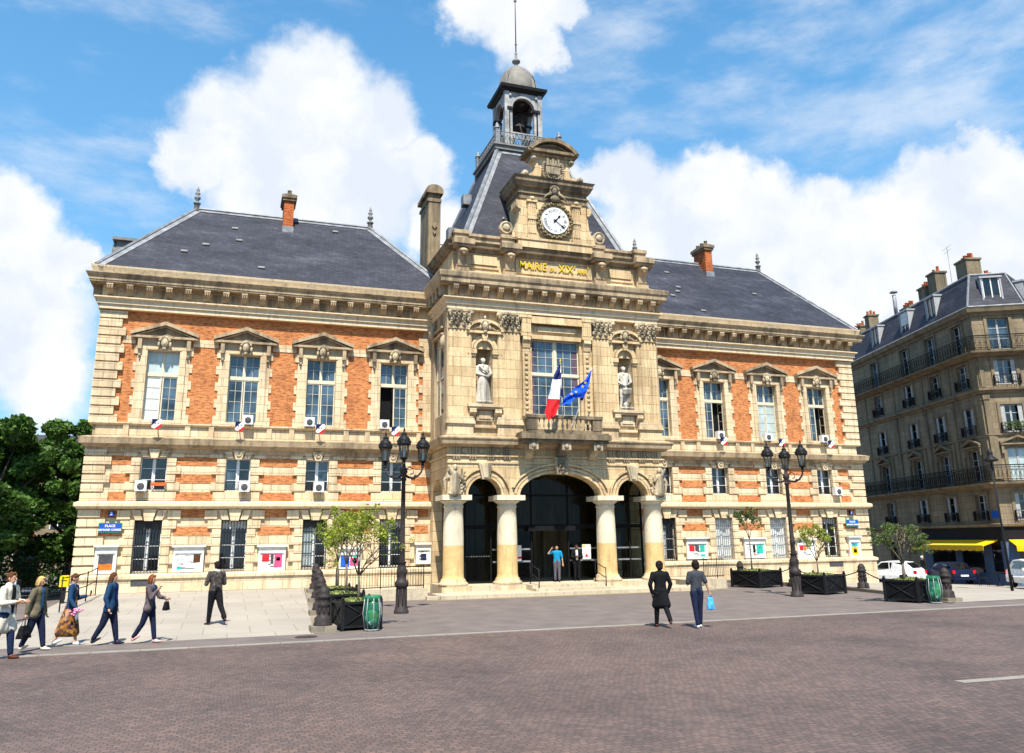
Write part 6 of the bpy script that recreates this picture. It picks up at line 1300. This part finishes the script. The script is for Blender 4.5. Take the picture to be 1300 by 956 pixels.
for Mx,x0,x1,cols in ((MA,-LA,0,colA),(MBm,0,LB,colB),(MC,0,LC,colC)):
    w=MB(Mx); ww=.62 if Mx is not MBm else .68
    holes=[(c-ww,c+ww,a,b) for c in cols for a,b,_ in FL]
    if Mx is MA: holes+=[(-15.1,-13.9,.55,2.2)]
    w.holewall(x0,x1,2.9 if Mx is not MA else -1.3,17.2,0,holes,.35); part('wall',w,M['hstone'],HB,False)
    for c in cols:
        for a,b,k in FL: wins.append((Mx,c,a,b,ww,k))
if True:
    w=MB(MA); w.box(-14.9,-14.1,.2,.25,.55,2.2); part('pane',w,M['gdark'],HB)
w=MB()  # rear closing walls
e1=MA@Vector((-LA,0,0)); e2=MC@Vector((LC,0,0)); bk=[e1,e1+Vector((12,-2,0)),e2+Vector((3,10,0)),e2]
w=MB()
for a,b in zip(bk,bk[1:]): w.add([(a.x,a.y,-.6),(b.x,b.y,-.6),(b.x,b.y,19.5),(a.x,a.y,19.5)],[(0,1,2,3)])
part('rear_wall',w,M['hstone'],HB)
pathH=[tuple((MA@Vector((-LA,0,0))).xy),tuple(CA.xy),tuple(C2.xy),tuple(e2.xy)]
w=MB(); w.mold(pathH,[(-.3,16.95),(.1,16.95),(.14,17.1),(.34,17.2),(.4,17.4),(.45,17.5),(-.3,17.55)])
w.mold(pathH,[(-.2,11.6),(.1,11.62),(.14,11.75),(.32,11.8),(.34,11.95),(-.2,12.02)])
w.mold(pathH,[(-.2,8.72),(.06,8.74),(.12,8.82),(.12,8.9),(-.2,8.95)]); w.mold(pathH,[(-.2,2.9),(.12,2.92),(.3,2.98),(.32,3.12),(-.2,3.2)])
part('cornice',w,M['hstone2'],HB)
w=MB(); w.mold(pathH,[(-.2,14.1),(.2,14.12),(.5,14.25),(.72,14.3),(.75,14.42),(-.2,14.46)]); b5=part('upper_balcony',w,M['hstone2'],HB)
w=MB(); w.mold(pathH,[(-.2,5.4),(.2,5.42),(.5,5.55),(.74,5.62),(.77,5.74),(-.2,5.78)]); b2=part('lower_balcony',w,M['hstone2'],HB)
def bands(path,off):
    n=len(path); out=[]
    mb=MB(); mb.mold(path,[(off,0),(off,1),(off-.01,.5)]); return [mb.v[i*3] for i in range(n)]
lnp=bands(pathH,.68)
for z0,z1,bb,dn in ((14.5,15.45,b5,.32),(5.8,6.82,b2,.26)):
    w=MB()
    for a,b in zip(lnp,lnp[1:]):
        a=Vector((a[0],a[1],0));b=Vector((b[0],b[1],0)); L=(b-a).length; u=(b-a)/L
        for z in (z0,z0+.12,z1-.14,z1): w.tube([a+Vector((0,0,z)),b+Vector((0,0,z))],.022 if z!=z1 else .035,4)
        n=int(L/dn)
        for i in range(n+1):
            c=a+u*L*i/n; w.tube([(c.x,c.y,z0),(c.x,c.y,z1)],.018,4)
            if i<n:
                c=a+u*L*(i+.5)/n; w.tube([(c.x+u.x*dn*.36*math.cos(k*PI/3),c.y+u.y*dn*.36*math.cos(k*PI/3),(z0+z1)/2+(z1-z0)*.3*math.sin(k*PI/3)) for k in range(7)],.017,4)
    part('railing',w,M['iron'],bb)
for Mx,c,a,b,ww,k in wins:
    w=MB(Mx); y=.22
    w.box(c-ww,c-ww+.07,y-.03,y+.03,a,b); w.box(c+ww-.07,c+ww,y-.03,y+.03,a,b); w.box(c-ww,c+ww,y-.03,y+.03,b-.07,b); w.box(c-ww,c+ww,y-.03,y+.03,a,a+.1); w.box(c-.06,c+.06,y-.04,y+.03,a,b)
    for z in (a+(b-a)*.35,a+(b-a)*.7): w.box(c-ww,c+ww,y-.02,y+.02,z-.02,z+.02)
    wd=part('window',w,M['hframe'],HB)
    r_=random.Random(int(c*37+a*11+ww*100)); p=MB(Mx)
    p.box(c-ww+.05,c-.05,y+.004,y+.01,a,b); p.box(c+.05,c+ww-.05,y+.004,y+.01,a,b); part('pane',p,M[r_.choice(['gdark','gdark','gblue','gblue','gcurt'])] if Mx is not MA else M[r_.choice(['gdark','gdark','gblue'])],wd)
    s=MB(Mx)
    for q in (-1,1): s.box(*sorted((c+q*ww,c+q*(ww+.2))),-.07,.02,a,b+.18)
    s.box(c-ww,c+ww,-.07,.02,b,b+.18)
    if k=='french' and a<7:
        for q in (-1,1): s.prism([(c+q*(ww+.42),8.25),(c+q*(ww+.42),8.38),(c,8.78),(c,8.64)],-.3,.02)
        s.box(c-ww-.4,c+ww+.4,-.26,.02,8.16,8.26)
        for q in (-1,1): s.box(*sorted((c+q*(ww+.2),c+q*(ww+.36))),-.2,.02,7.6,8.16); s.box(*sorted((c+q*(ww+.45),c+q*(ww+.75))),-.1,.02,5.8,8.72)
    part('window_surround',s,M['hstone2'],wd)
    if k in('guard','small') :
        g=MB(Mx); 
        for z in (a+.05,a+.55,a+.62): g.box(c-ww-.12,c+ww+.12,-.26,-.235,z,z+.025)
        for q in range(11): x=c-ww-.1+q*(2*ww+.2)/10; g.tube([(x,-.25,a),(x,-.25,a+.62)],.014,4)
        for q in range(6): x=c-ww+q*(2*ww)/5; g.tube([(x+.1*math.cos(t*PI/3),-.25,a+.3+.14*math.sin(t*PI/3)) for t in range(7)],.016,4)
        for q in (-1,1): g.box(*sorted((c+q*(ww+.1),c+q*(ww+.14))),-.26,0,a,a+.62)
        part('window_guard',g,M['iron'],wd)
    if r_.random()<.6 and k!='french':
        g=MB(Mx)
        for q in (-1,1):
            g.box(*sorted((c+q*(ww-.28),c+q*(ww+.02))),.02,.05,a,b)
        part('shutter',g,M['hframe'],wd)
for Mx,xs_ in ((MA,(-.25,-3.55,-7.15,-11.5,-16.4)),(MBm,(.18,3.12)),(MC,(.2,3.3,6.4))):
    for x in xs_:
        w=MB(Mx); w.box(x-.16,x+.16,-.09,.02,5.8,11.55); w.box(x-.22,x+.22,-.14,.02,11.2,11.5); w.box(x-.13,x+.13,-.07,.02,12.05,14.05); w.box(x-.2,x+.2,-.13,.02,5.8,6.1); part('pilaster_strip',w,M['hstone2'],HB)
# mansard roof
def off(path,o):
    mb=MB(); mb.mold(path,[(o,0),(o,1),(o-.01,.5)]); return [mb.v[i*3][:2] for i in range(len(path))]
lo=off(pathH,.2); hi=off(pathH,-.75); tp=off(pathH,-3.5)
w=MB()
for i in range(3):
    w.add([(*lo[i],17.55),(*lo[i+1],17.55),(*hi[i+1],20.1),(*hi[i],20.1)],[(0,1,2,3)]); w.add([(*hi[i],20.1),(*hi[i+1],20.1),(*tp[i+1],20.9),(*tp[i],20.9)],[(0,1,2,3)])
ms=part('mansard_roof',w,M['slate'],HB)
w=MB()
for i in range(3): w.tube([(*hi[i],20.12),(*hi[i+1],20.12)],.09,5,0,False); w.tube([(*lo[i],17.58),(*lo[i+1],17.58)],.08,5,0,False)
for i in (1,2): w.tube([(*lo[i],17.58),(*hi[i],20.12)],.07,5,0,False)
part('flashing',w,M['zinc'],ms)
for Mx,cs in ((MA,(-4.6,-8.43,-13.3)),(MBm,(1.65,)),(MC,(2.2,5.6))):
    for j,c in enumerate(cs):
        w=MB(Mx); w.box(c-.66,c-.56,.0,.9,17.65,19.65); w.box(c+.56,c+.66,.0,.9,17.65,19.65); w.box(c-.56,c+.56,.0,.9,17.65,17.8); w.box(c-.72,c+.72,-.06,1.0,19.65,19.77)
        d=part('dormer',w,M['plumb'],ms); w=MB(Mx); w.box(c-.04,c+.04,.06,.12,17.8,19.65); w.box(c-.56,c-.48,.06,.12,17.8,19.65); w.box(c+.48,c+.56,.06,.12,17.8,19.65)
        if j==1: w.box(c-.5,c+.5,.03,.05,18.6,19.6)
        part('window_frame',w,M['offwhite'],d); w=MB(Mx); w.box(c-.5,c+.5,.12,.13,17.8,19.65); part('pane',w,M['gdark'],d)
def chim(Mx,x,y,wx,wy,z0,z1,n,pr):
    w=MB(Mx); w.box(x-wx/2,x+wx/2,y-wy/2,y+wy/2,z0,z1); w.box(x-wx/2-.08,x+wx/2+.08,y-wy/2-.08,y+wy/2+.08,z1,z1+.14); c=part('chimney_stack',w,M['hstone2'],pr)
    w=MB(Mx)
    for i in range(n):
        t=(i+.5)/n-.5; px_,py_=(x+t*wx,y) if wx>wy else (x,y+t*wy); w.lathe(px_,py_,[(.11,z1+.1),(.13,z1+.15),(.10,z1+.45+.1*(i%2)),(.13,z1+.5+.1*(i%2))],8)
    part('chimney_pot',w,M['pot'],c)
chim(MA,-3.2,2.5,1.3,1.1,19.6,22.0,5,ms); chim(MA,-8.5,2.2,1.0,.8,19.8,21.6,3,ms); chim(MA,-7.0,2.3,1.1,.9,19.8,22.3,2,ms); chim(MA,-11.4,2.2,1.5,.6,19.6,20.8,5,ms); chim(MA,-18.2,2.4,.8,.9,19.4,22.0,3,ms); chim(MA,-21.6,2.6,3.0,.8,19.4,21.6,6,ms); chim(MC,5.5,3.0,1.5,.7,19.8,21.4,4,ms)
w=MB(MA); w.tube([(-12.7,1.8,20.3),(-12.7,1.8,22.4)],.16,8); w.lathe(-12.7,1.8,[(.32,22.6),(.34,22.66),(.1,22.8)],8); part('flue',w,M['zinc'],ms)
w=MB(MA); w.tube([(-5.6,2.6,20.6),(-5.6,2.6,24.2)],.018,4); w.tube([(-6.2,2.6,24.0),(-5.0,2.6,24.1)],.013,4); w.tube([(-6.1,2.6,23.7),(-5.1,2.6,23.8)],.013,4); part('aerial',w,M['zinc'],ms)
# shop front with yellow awning
w=MB(MA); w.box(-9.6,0,-.14,-.01,2.05,2.95); w.M=MBm; w.box(-.05,LB+.05,-.14,-.01,2.05,2.95); w.M=MC; w.box(0,LC,-.14,-.01,2.05,2.95); fs=part('shop_fascia',w,M['shopblack'],HB)
w=MB(MBm); text(w,'MAISON',.34,1.9,-.16,2.5,0,.01); part('fascia_lettering',w,M['cream'],fs,False)
w=MB(MA)
for a,b in ((-9.6,-8.6),(-5.6,-4.8),(-2.3,-1.4),(-.3,0)): w.box(a,b,-.1,.05,-1.3,2.05)
w.box(-9.6,0,-.08,.05,-1.3,-.0)
for M2,L_ in ((MBm,LB),(MC,LC)): w.M=M2; w.box(0,.7,-.1,.05,-1.3,2.05); w.box(L_-.5,L_,-.1,.05,-1.3,2.05); w.box(0,L_,-.09,.05,-1.3,.1)
sf=part('shop_front',w,M['shopblue'],HB)
w=MB(MA); w.box(-8.6,-.3,-.03,-.012,-.0,2.05); w.M=MBm; w.box(.7,LB-.5,.03,.06,.1,2.05); w.M=MC; w.box(.7,LC-.5,.03,.06,.1,2.05); part('shop_pane',w,M['gdark'],sf)
w=MB()
for Mx,a,b in ((MA,-9.7,-.5),(MBm,.2,LB-.1),(MC,.2,LC-.5)):
    w.M=Mx; w.prism([(-.12,2.05),(-.14,2.12),(-1.15,1.78),(-1.15,1.72)],a,b,'x')
    n=int((b-a)/.4)
    for i in range(n): x=a+(b-a)*i/n; w.box(x+.005,x+(b-a)/n-.005,-1.17,-1.15,1.42+.04*(i%2),1.76)
aw=part('awning',w,M['awning'],HB)
w=MB(MA); w.box(-9.7,-.5,-1.19,-1.13,1.76,1.80); part('awning_bar',w,M['white'],aw)
w=MB(); 
for Mx,a,z in ((MA,-.45,3.75),): w.M=Mx; w.box(a-.38,a+.38,-.05,-.01,z-.25,z+.2)
part('street_plate',w,M['signblue'],HB)
w=MB(); w.ell((34.2,38.2,5.2),.1,.1,.1); 
# flowers on the first guard, small touches
w=MB(MBm); rnd=random.Random(8); leaves(w,[(1.65,-.3,9.45,.75,.15,.3)],350,.12,rnd); w.v=[tuple(v) for v in w.v]; mm=w.M; w.v=[tuple(mm@Vector(v)) for v in w.v]; w.M=None; part('window_plants',w,M['leafdk'],HB,False)
# cafe tables and chairs silhouettes on the pavement
def cafe(x,y,label,rz):
    t=thing('cafe_chair',label,'chair',(x,y,-.36),rz,'cafe chairs in front of the shop'); w=MB()
    w.box(-.2,.2,-.2,.2,.42,.46); objof('seat',w.mesh('s',M['iron'],None),t)
    for a in (-1,1):
        for b in (-1,1): w=MB(); w.tube([(a*.17,b*.17,.42),(a*.2,b*.21,0)],.014,5); objof('leg',w.mesh('l',M['iron'],None),t)
    w=MB(); 
    for a in (-1,1): w.tube([(a*.18,.18,.42),(a*.18,.24,.86)],.016,5)
    w.box(-.18,.18,.22,.25,.6,.84); objof('backrest',w.mesh('b',M['iron'],None),t)
for i,(x,y,rz,l) in enumerate(((24.9,36.4,.5,'left of the table'),(26.3,35.6,2.6,'right of the table'))): cafe(x,y,'black cafe chair in front of the blue shop front, '+l,rz)
t=thing('cafe_table','small round black cafe table in front of the blue shop front','table',(25.6,36.0,-.36)); w=MB(); w.lathe(0,0,[(.35,.72),(.35,.75)],18); objof('table_top',w.mesh('t',M['iron'],None),t); w=MB(); w.lathe(0,0,[(.22,0),(.2,.03),(.03,.06),(.03,.72)],10); objof('pedestal',w.mesh('p',M['iron'],None),t)
# ------------------------------------------------------------------ CARS
def car(x,y,rz,L,W_,H_,mat,label,kind='hatch',z=-.02):
    t=thing('parked_car',label,'car',(x,y,z),rz,'cars parked beside the corner building'); a=L/2; h=W_/2
    prof=[(-a,.28),(-a*.99,.62),(-a*.93,.82),(-a*.55,.92),(-a*.2,H_*.95),(a*.15,H_),(a*.62,H_*.95),(a*.88,H_*.68),(a*.97,.85),(a,.55),(a*.98,.26)]
    v=[];f=[];n=len(prof); 
    for s_,k in ((-1,1),(1,1)):
        for px_,pz in prof: v.append((s_*(h if pz<.9 else h*.80),px_,pz))
        for px_,pz in prof: pass
    f=[list(range(n)),list(range(2*n-1,n-1,-1))]+[[i,(i+1)%n,(i+1)%n+n,i+n] for i in range(n)]
    w=MB(); w.add(v,f,0); o=objof('body',w.mesh('b',M[mat],None),t); md=o.modifiers.new('bv','BEVEL'); md.width=.05; md.segments=2; md.limit_method='ANGLE'
    # glass: rear window, windscreen and side windows set proud by 3 mm
    w=MB(); z0,z1=.92,H_*.93
    w.add([(-h*.7,a*.885+.005,H_*.70),(h*.7,a*.885+.005,H_*.70),(h*.62,a*.66+.005,H_*.93),(-h*.62,a*.66+.005,H_*.93)],[(0,1,2,3)]); w.add([(-h*.7,-a*.54-.005,.95),(h*.7,-a*.54-.005,.95),(h*.62,-a*.24-.005,H_*.92),(-h*.62,-a*.24-.005,H_*.92)],[(0,1,2,3)])
    for s_ in (-1,1):
        w.add([(s_*(h*.80+.045),-a*.42,.98),(s_*(h*.80+.045),a*.08,.98),(s_*(h*.80+.012),a*.08,H_*.93),(s_*(h*.80+.012),-a*.16,H_*.92)],[(0,1,2,3)]); w.add([(s_*(h*.80+.045),a*.12,.98),(s_*(h*.80+.045),a*.7,.98),(s_*(h*.80+.012),a*.55,H_*.92),(s_*(h*.80+.012),a*.12,H_*.93)],[(0,1,2,3)])
    objof('window',w.mesh('w',M['gdark'],None),t)
    for px_ in (-a*.62,a*.62):
        for s_ in (-1,1):
            w=MB(); w.lathe(0,0,[(.31,-.1),(.33,-.07),(.33,.07),(.31,.1)],18); w.v=[(s_*(h-.08)+z,px_+xx,.33+yy) for xx,yy,z in w.v]; ob=objof('wheel',w.mesh('w',M['black'],None),t); w=MB(); w.lathe(0,0,[(.2,-.11),(.2,.11)],14); w.v=[(s_*(h-.08)+z,px_+xx,.33+yy) for xx,yy,z in w.v]; objof('rim',w.mesh('r',M['plumb'],None),ob)
    for s_ in (-1,1):
        w=MB(); w.box(*sorted((s_*h*.98,s_*h*.74)),a*.95,a*1.005,.68,.88); objof('tail_light',w.mesh('l',M['lightred'],None),t); w=MB(); w.box(*sorted((s_*h*.95,s_*h*.6)),-a*1.0,-a*.94,.6,.75); objof('headlight',w.mesh('l',M['paper'],None),t)
        w=MB(); w.box(*sorted((s_*h,s_*(h+.16))),-a*.4,-a*.33,.95,1.08); objof('mirror',w.mesh('m',M[mat],None),t)
    w=MB(); w.box(-.26,.26,a*.99,a*1.012,.5,.61); objof('number_plate',w.mesh('p',M['paper'],None),t)
    w=MB(); w.box(-h*.95,h*.95,a*.9,a*1.03,.28,.45); w.box(-h*.95,h*.95,-a*1.03,-a*.9,.28,.45); objof('bumper',w.mesh('p',M[mat],None),t)
car(28.3,46.8,R(200),4.0,1.75,1.5,'carwhite','white hatchback behind the front right planter, seen from the rear',z=-.72)
car(30.3,43.9,R(165),3.5,1.62,1.4,'cardark','small dark blue car with red tail lights in front of the blue shop',z=-.68)
car(26.0,50.5,R(190),4.1,1.75,1.45,'carteal','dark green car partly hidden behind the right corner of the town hall',z=-.7)
car(24.6,32.7,R(-30),4.2,1.75,1.5,'carwhite','pale silver car cut off by the right edge of the picture',z=-.32)
person('person in a white cap standing behind the dark blue car',(30.5,46.2,-.74),.4,1.8,arms=None,top='blackcloth',bottom='jeans',hair=('paper','short'),face=False)
person('person in a blue helmet and dark jacket behind the white hatchback',(28.9,49.6,-.76),.4,1.8,arms=None,top='blackcloth',bottom='jeans',hair=('blue','bushy'),face=False)
# ------------------------------------------------------------------ GROUND
w=MB(); w.add([(-1500,-300,-3.2),(1500,-300,-3.2),(1500,2500,-3.2),(-1500,2500,-3.2)],[(0,1,2,3)]); struct('ground',w,M['asphalt'])
w=MB(); w.add([(-300,-60,0),(12,-60,0),(12,400,0),(-300,400,0)],[(0,1,2,3)]); w.add([(12,-60,0),(120,-60,0),(120,24.75,0),(12,24.75,0)],[(0,1,2,3)]); struct('road',w,M['asphalt'])
def zf(x,y):
    if x<=12: return 0.
    f=max(0,min(1,(y-24.75)/6)); return -f*(.66*min(3,(x-12)/19.4)**1.3+max(0,min(40,y-38))*.018)
w=MB(); w.add([(-90,-50,.006),(90,-50,.006),(90,22.7,.006),(-90,22.7,.006)],[(0,1,2,3)]); struct('cobbled_square',w,M['cobble'])
w=MB(); w.box(-90,90,22.7,22.98,-.05,.02); struct('kerb_strip',w,M['kerb'])
w=MB(); w.add([(-3.6,11.6,.012),(30,10.0,.012),(30,10.25,.012),(-3.6,11.85,.012)],[(0,1,2,3)]); struct('paving_strip',w,M['kerb'])
# left terrace, sloping up to the wall
def sheet(name,pts,mat,nx=1):
    w=MB(); n=len(pts); w.add(pts,[list(range(n))]); w.add([(x,y,-.2) for x,y,z in pts]+list(pts),[[i,(i+1)%n,(i+1)%n+n,i+n] for i in range(n)]); return struct(name,w,mat)
sheet('left_terrace',[(-21.6,24.75,.012),(-13.25,24.75,.012),(-12.05,42.3,.43),(-22.0,42.3,.43),(-21.9,33,.21)],M['granite'])
w=MB(); w.add([(-13.27,24.72,.03),(-12.97,24.72,.03),(-11.75,42.0,.44),(-12.05,42.0,.44),(-13.27,24.72,-.2),(-12.97,24.72,-.2),(-11.75,42.0,-.2),(-12.05,42.0,-.2)],[(0,1,2,3),(1,5,6,2),(0,4,5,1),(0,3,7,4)]); struct('terrace_kerb',w,M['kerbd'])
KX=[(24.6,9.95),(29.5,11.6),(34,12.5),(38,12.1),(42,11.1),(80,11.1)]
def xl(y):
    for (y0,x0),(y1,x1) in zip(KX,KX[1:]):
        if y<=y1: return x0+(x1-x0)*(y-y0)/(y1-y0)
    return 11.1
g=MB(); st=MB(); ys=[24.75+1.25*i for i in range(44)]; xs=[10+1.25*i for i in range(60)]
for y0,y1 in zip(ys,ys[1:]):
    for x0,x1 in zip(xs,xs[1:]):
        gr=x1<27.6 and y1<44 or (x1<33 and y1<33)
        def P(x,y): x=max(x,xl(y)); return (x,y,zf(x,y)+(.13*max(0,1-(x-10)/9)*min(1,(y-24.75)/5)+.012 if gr else 0.))
        if x1<=xl(y0) and x1<=xl(y1): continue
        if not gr and x0<12: continue
        (g if gr else st).add([P(x0,y0),P(x1,y0),P(x1,y1),P(x0,y1)],[(0,1,2,3)])
struct('right_terrace',g,M['granite']); struct('side_street',st,M['asphalt'])
w=MB(); K=[(9.85,24.6,.03),(11.5,29.5,.13),(12.4,34,.17),(12.0,38,.17),(11.0,42,.16)]
for a,b in zip(K,K[1:]): w.add([(a[0],a[1],a[2]),(a[0]+.32,a[1],a[2]),(b[0]+.32,b[1],b[2]),(b[0],b[1],b[2]),(a[0],a[1],-.1),(b[0],b[1],-.1)],[(0,1,2,3),(0,3,5,4)])
struct('right_terrace_kerb',w,M['kerbd'])
w=MB(); w.add([(-7.7,35.5,.008),(7.6,35.5,.008),(7.2,36.1,.008),(-7.2,36.1,.008)],[(0,1,2,3)]); w.box(-7.3,7.3,36.3,36.6,-.1,.16) ; struct('porch_apron',w,M['step'])
w=MB(); rnd=random.Random(31)
# ------------------------------------------------------------------ SKY
wd=bpy.data.worlds.new('World'); scn.world=wd; wd.use_nodes=True; nt=wd.node_tree; bg=nt.nodes['Background']
SE,SK=58.5,.26
saz=math.atan2(-SK,-1)   # direction to the sun in xy
sky=N(nt,'TexSky'); sky.sky_type='NISHITA'; sky.sun_disc=False; sky.sun_elevation=R(SE); sky.sun_rotation=math.atan2(-SK,-1)%(2*PI); sky.air_density=1.0; sky.dust_density=.6; sky.ozone_density=2.2
hs=N(nt,'HueSaturation'); hs.inputs['Saturation'].default_value=SAT; hs.inputs['Value'].default_value=SKYV; nt.links.new(mixc(nt,1.,sky.outputs[0],(1.0,1.13,1.1),'MULTIPLY'),hs.inputs['Color'])
tc=N(nt,'TexCoord')
B_=[(.065,.867,.494,.071),(.137,.864,.485,.058),(-.019,.889,.457,.063),(-.066,.906,.419,.041),(.194,.88,.435,.044),(.028,.913,.406,.087),(.118,.905,.41,.089),(.225,.905,.362,.048),(-.239,.913,.33,.054),(-.206,.933,.296,.05),(-.227,.949,.221,.079),(-.175,.933,.313,.022),(-.192,.966,.175,.059),(.227,.773,.592,.043),(.284,.76,.584,.056),(.314,.776,.547,.033),(.331,.74,.586,.027),(.432,.802,.413,.049),(.515,.752,.412,.045),(.562,.739,.373,.055),(.623,.693,.362,.04),(.482,.802,.353,.09),(.591,.743,.314,.092),(.399,.82,.411,.029),(.731,.568,.377,.039),(.701,.612,.366,.043),(.754,.567,.331,.057),(.677,.661,.323,.07),(.72,.634,.281,.103),(.652,.698,.296,.081)]
# clouds outside the picture, all round the sky
rc=random.Random(5)
for _ in range(0):
    a=rc.uniform(0,2*PI)
    if abs(((a-math.atan2(.92,.32)+PI)%(2*PI))-PI)<.9: continue
    e=rc.uniform(.25,.9); B_.append((math.cos(a)*math.cos(e),math.sin(a)*math.cos(e),math.sin(e),rc.uniform(.12,.22)))
n1=N(nt,'TexNoise',Scale=9.,Detail=9.,Roughness=.62); nt.links.new(tc.outputs['Generated'],n1.inputs['Vector'])
sb=N(nt,'VectorMath',operation='SUBTRACT'); sb.inputs[1].default_value=(.5,.5,.5); nt.links.new(n1.outputs['Color'],sb.inputs[0])
sc_=N(nt,'VectorMath',operation='SCALE'); sc_.inputs['Scale'].default_value=.085; nt.links.new(sb.outputs[0],sc_.inputs[0])
n2=N(nt,'TexNoise',Scale=30.,Detail=8.,Roughness=.6); nt.links.new(tc.outputs['Generated'],n2.inputs['Vector'])
sb2=N(nt,'VectorMath',operation='SUBTRACT'); sb2.inputs[1].default_value=(.5,.5,.5); nt.links.new(n2.outputs['Color'],sb2.inputs[0])
sc2=N(nt,'VectorMath',operation='SCALE'); sc2.inputs['Scale'].default_value=.035; nt.links.new(sb2.outputs[0],sc2.inputs[0])
a1=N(nt,'VectorMath',operation='ADD'); nt.links.new(tc.outputs['Generated'],a1.inputs[0]); nt.links.new(sc_.outputs[0],a1.inputs[1])
a2=N(nt,'VectorMath',operation='ADD'); nt.links.new(a1.outputs[0],a2.inputs[0]); nt.links.new(sc2.outputs[0],a2.inputs[1])
cur=None
for x,y,z,r in B_:
    d=N(nt,'VectorMath',operation='DISTANCE'); d.inputs[1].default_value=(x,y,z); nt.links.new(a2.outputs[0],d.inputs[0])
    m=N(nt,'Math',operation='MULTIPLY_ADD'); m.inputs[1].default_value=-1/(r*1.15); m.inputs[2].default_value=1.; nt.links.new(d.outputs['Value'],m.inputs[0])
    if cur is None: cur=m.outputs[0]
    else:
        x_=N(nt,'Math',operation='SMOOTH_MAX'); x_.inputs[2].default_value=.12; nt.links.new(cur,x_.inputs[0]); nt.links.new(m.outputs[0],x_.inputs[1]); cur=x_.outputs[0]
mk_=N(nt,'MapRange'); mk_.interpolation_type='SMOOTHSTEP'; mk_.inputs[1].default_value=-.06; mk_.inputs[2].default_value=.42; nt.links.new(cur,mk_.inputs[0])
# thin wisps
mp=N(nt,'Mapping'); mp.inputs['Scale'].default_value=(2.2,3.,7.); mp.inputs['Rotation'].default_value=(0,.35,.2); nt.links.new(tc.outputs['Generated'],mp.inputs[0])
n3=N(nt,'TexNoise',Scale=1.6,Detail=10.,Roughness=.62); nt.links.new(mp.outputs[0],n3.inputs['Vector'])
wr=N(nt,'MapRange'); wr.interpolation_type='SMOOTHSTEP'; wr.inputs[1].default_value=.5; wr.inputs[2].default_value=.78; wr.inputs[4].default_value=.55; wd_=N(nt,'VectorMath',operation='DISTANCE'); wd_.inputs[1].default_value=(.70,.57,.47); nt.links.new(tc.outputs['Generated'],wd_.inputs[0]); wq=N(nt,'MapRange'); wq.inputs[1].default_value=.42; wq.inputs[2].default_value=.05; wq.inputs[3].default_value=0; wq.inputs[4].default_value=.13; nt.links.new(wd_.outputs['Value'],wq.inputs[0]); wa=N(nt,'Math',operation='ADD'); nt.links.new(n3.outputs[0],wa.inputs[0]); nt.links.new(wq.outputs[0],wa.inputs[1]); nt.links.new(wa.outputs[0],wr.inputs[0])
mx=N(nt,'Math',operation='MAXIMUM'); nt.links.new(mk_.outputs[0],mx.inputs[0]); nt.links.new(wr.outputs[0],mx.inputs[1])
# pale haze near the horizon
sp=N(nt,'SeparateXYZ'); nt.links.new(tc.outputs['Generated'],sp.inputs[0]); hz=N(nt,'MapRange'); hz.inputs[1].default_value=.95; hz.inputs[2].default_value=.0; hz.inputs[3].default_value=0; hz.inputs[4].default_value=.80; nt.links.new(sp.outputs[2],hz.inputs[0])
cw=CLOUD
hc=mixc(nt,hz.outputs[0],hs.outputs[0],(cw*.34,cw*.66,cw*1.02))
# cloud shade: slightly greyer cores
cs=N(nt,'TexNoise',Scale=11.,Detail=6.); nt.links.new(a2.outputs[0],cs.inputs['Vector'])
cc=ramp(nt,cs.outputs[0],[(.38,(cw*.78,cw*.85,cw*.95)),(.62,(cw,cw*1.01,cw*1.03))])
col=mixc(nt,mx.outputs[0],hc,cc)
nt.links.new(col,bg.inputs[0]); bg.inputs[1].default_value=SKYS
wd.cycles.sampling_method='MANUAL'; wd.cycles.sample_map_resolution=512
sl=bpy.data.lights.new('sun','SUN'); sl.energy=SUN; sl.angle=R(.5); sl.color=(1,.94,.83); so=bpy.data.objects.new('sun',sl); COL.objects.link(so)
dv=Vector((SK*math.cos(R(SE))/math.hypot(SK,1),math.cos(R(SE))/math.hypot(SK,1),-math.sin(R(SE)))); so.rotation_euler=dv.to_track_quat('-Z','Y').to_euler()
# ------------------------------------------------------------------ CAMERA
cd=bpy.data.cameras.new('camera'); cm=bpy.data.objects.new('camera',cd); COL.objects.link(cm); scn.camera=cm
cd.lens=28.4329; cd.sensor_width=36; cd.sensor_fit='HORIZONTAL'; cd.shift_y=-45/1300; cd.clip_end=3000; cd.clip_start=.1
yaw,pit,rol=R(19.18330219),R(13.84523947),R(-.78700392)
Fv=Vector((math.sin(yaw)*math.cos(pit),math.cos(yaw)*math.cos(pit),math.sin(pit))); Rv=Vector((math.cos(yaw),-math.sin(yaw),0)); Uv=Rv.cross(Fv)
R2=Rv*math.cos(rol)+Uv*math.sin(rol); U2=-Rv*math.sin(rol)+Uv*math.cos(rol)
mt=Matrix((R2,U2,-Fv)).transposed().to_4x4(); mt.translation=(-15.817,0,2.5); cm.matrix_world=mt
vs=scn.view_settings; vs.view_transform='Standard'; vs.look='None'; vs.gamma=1; vs.exposure=EXPO; vs.use_curve_mapping=False
scn.cycles.max_bounces=6; scn.cycles.diffuse_bounces=3; scn.cycles.glossy_bounces=3; scn.cycles.transparent_max_bounces=10; scn.cycles.caustics_reflective=False; scn.cycles.caustics_refractive=False
bpy.context.view_layer.update()
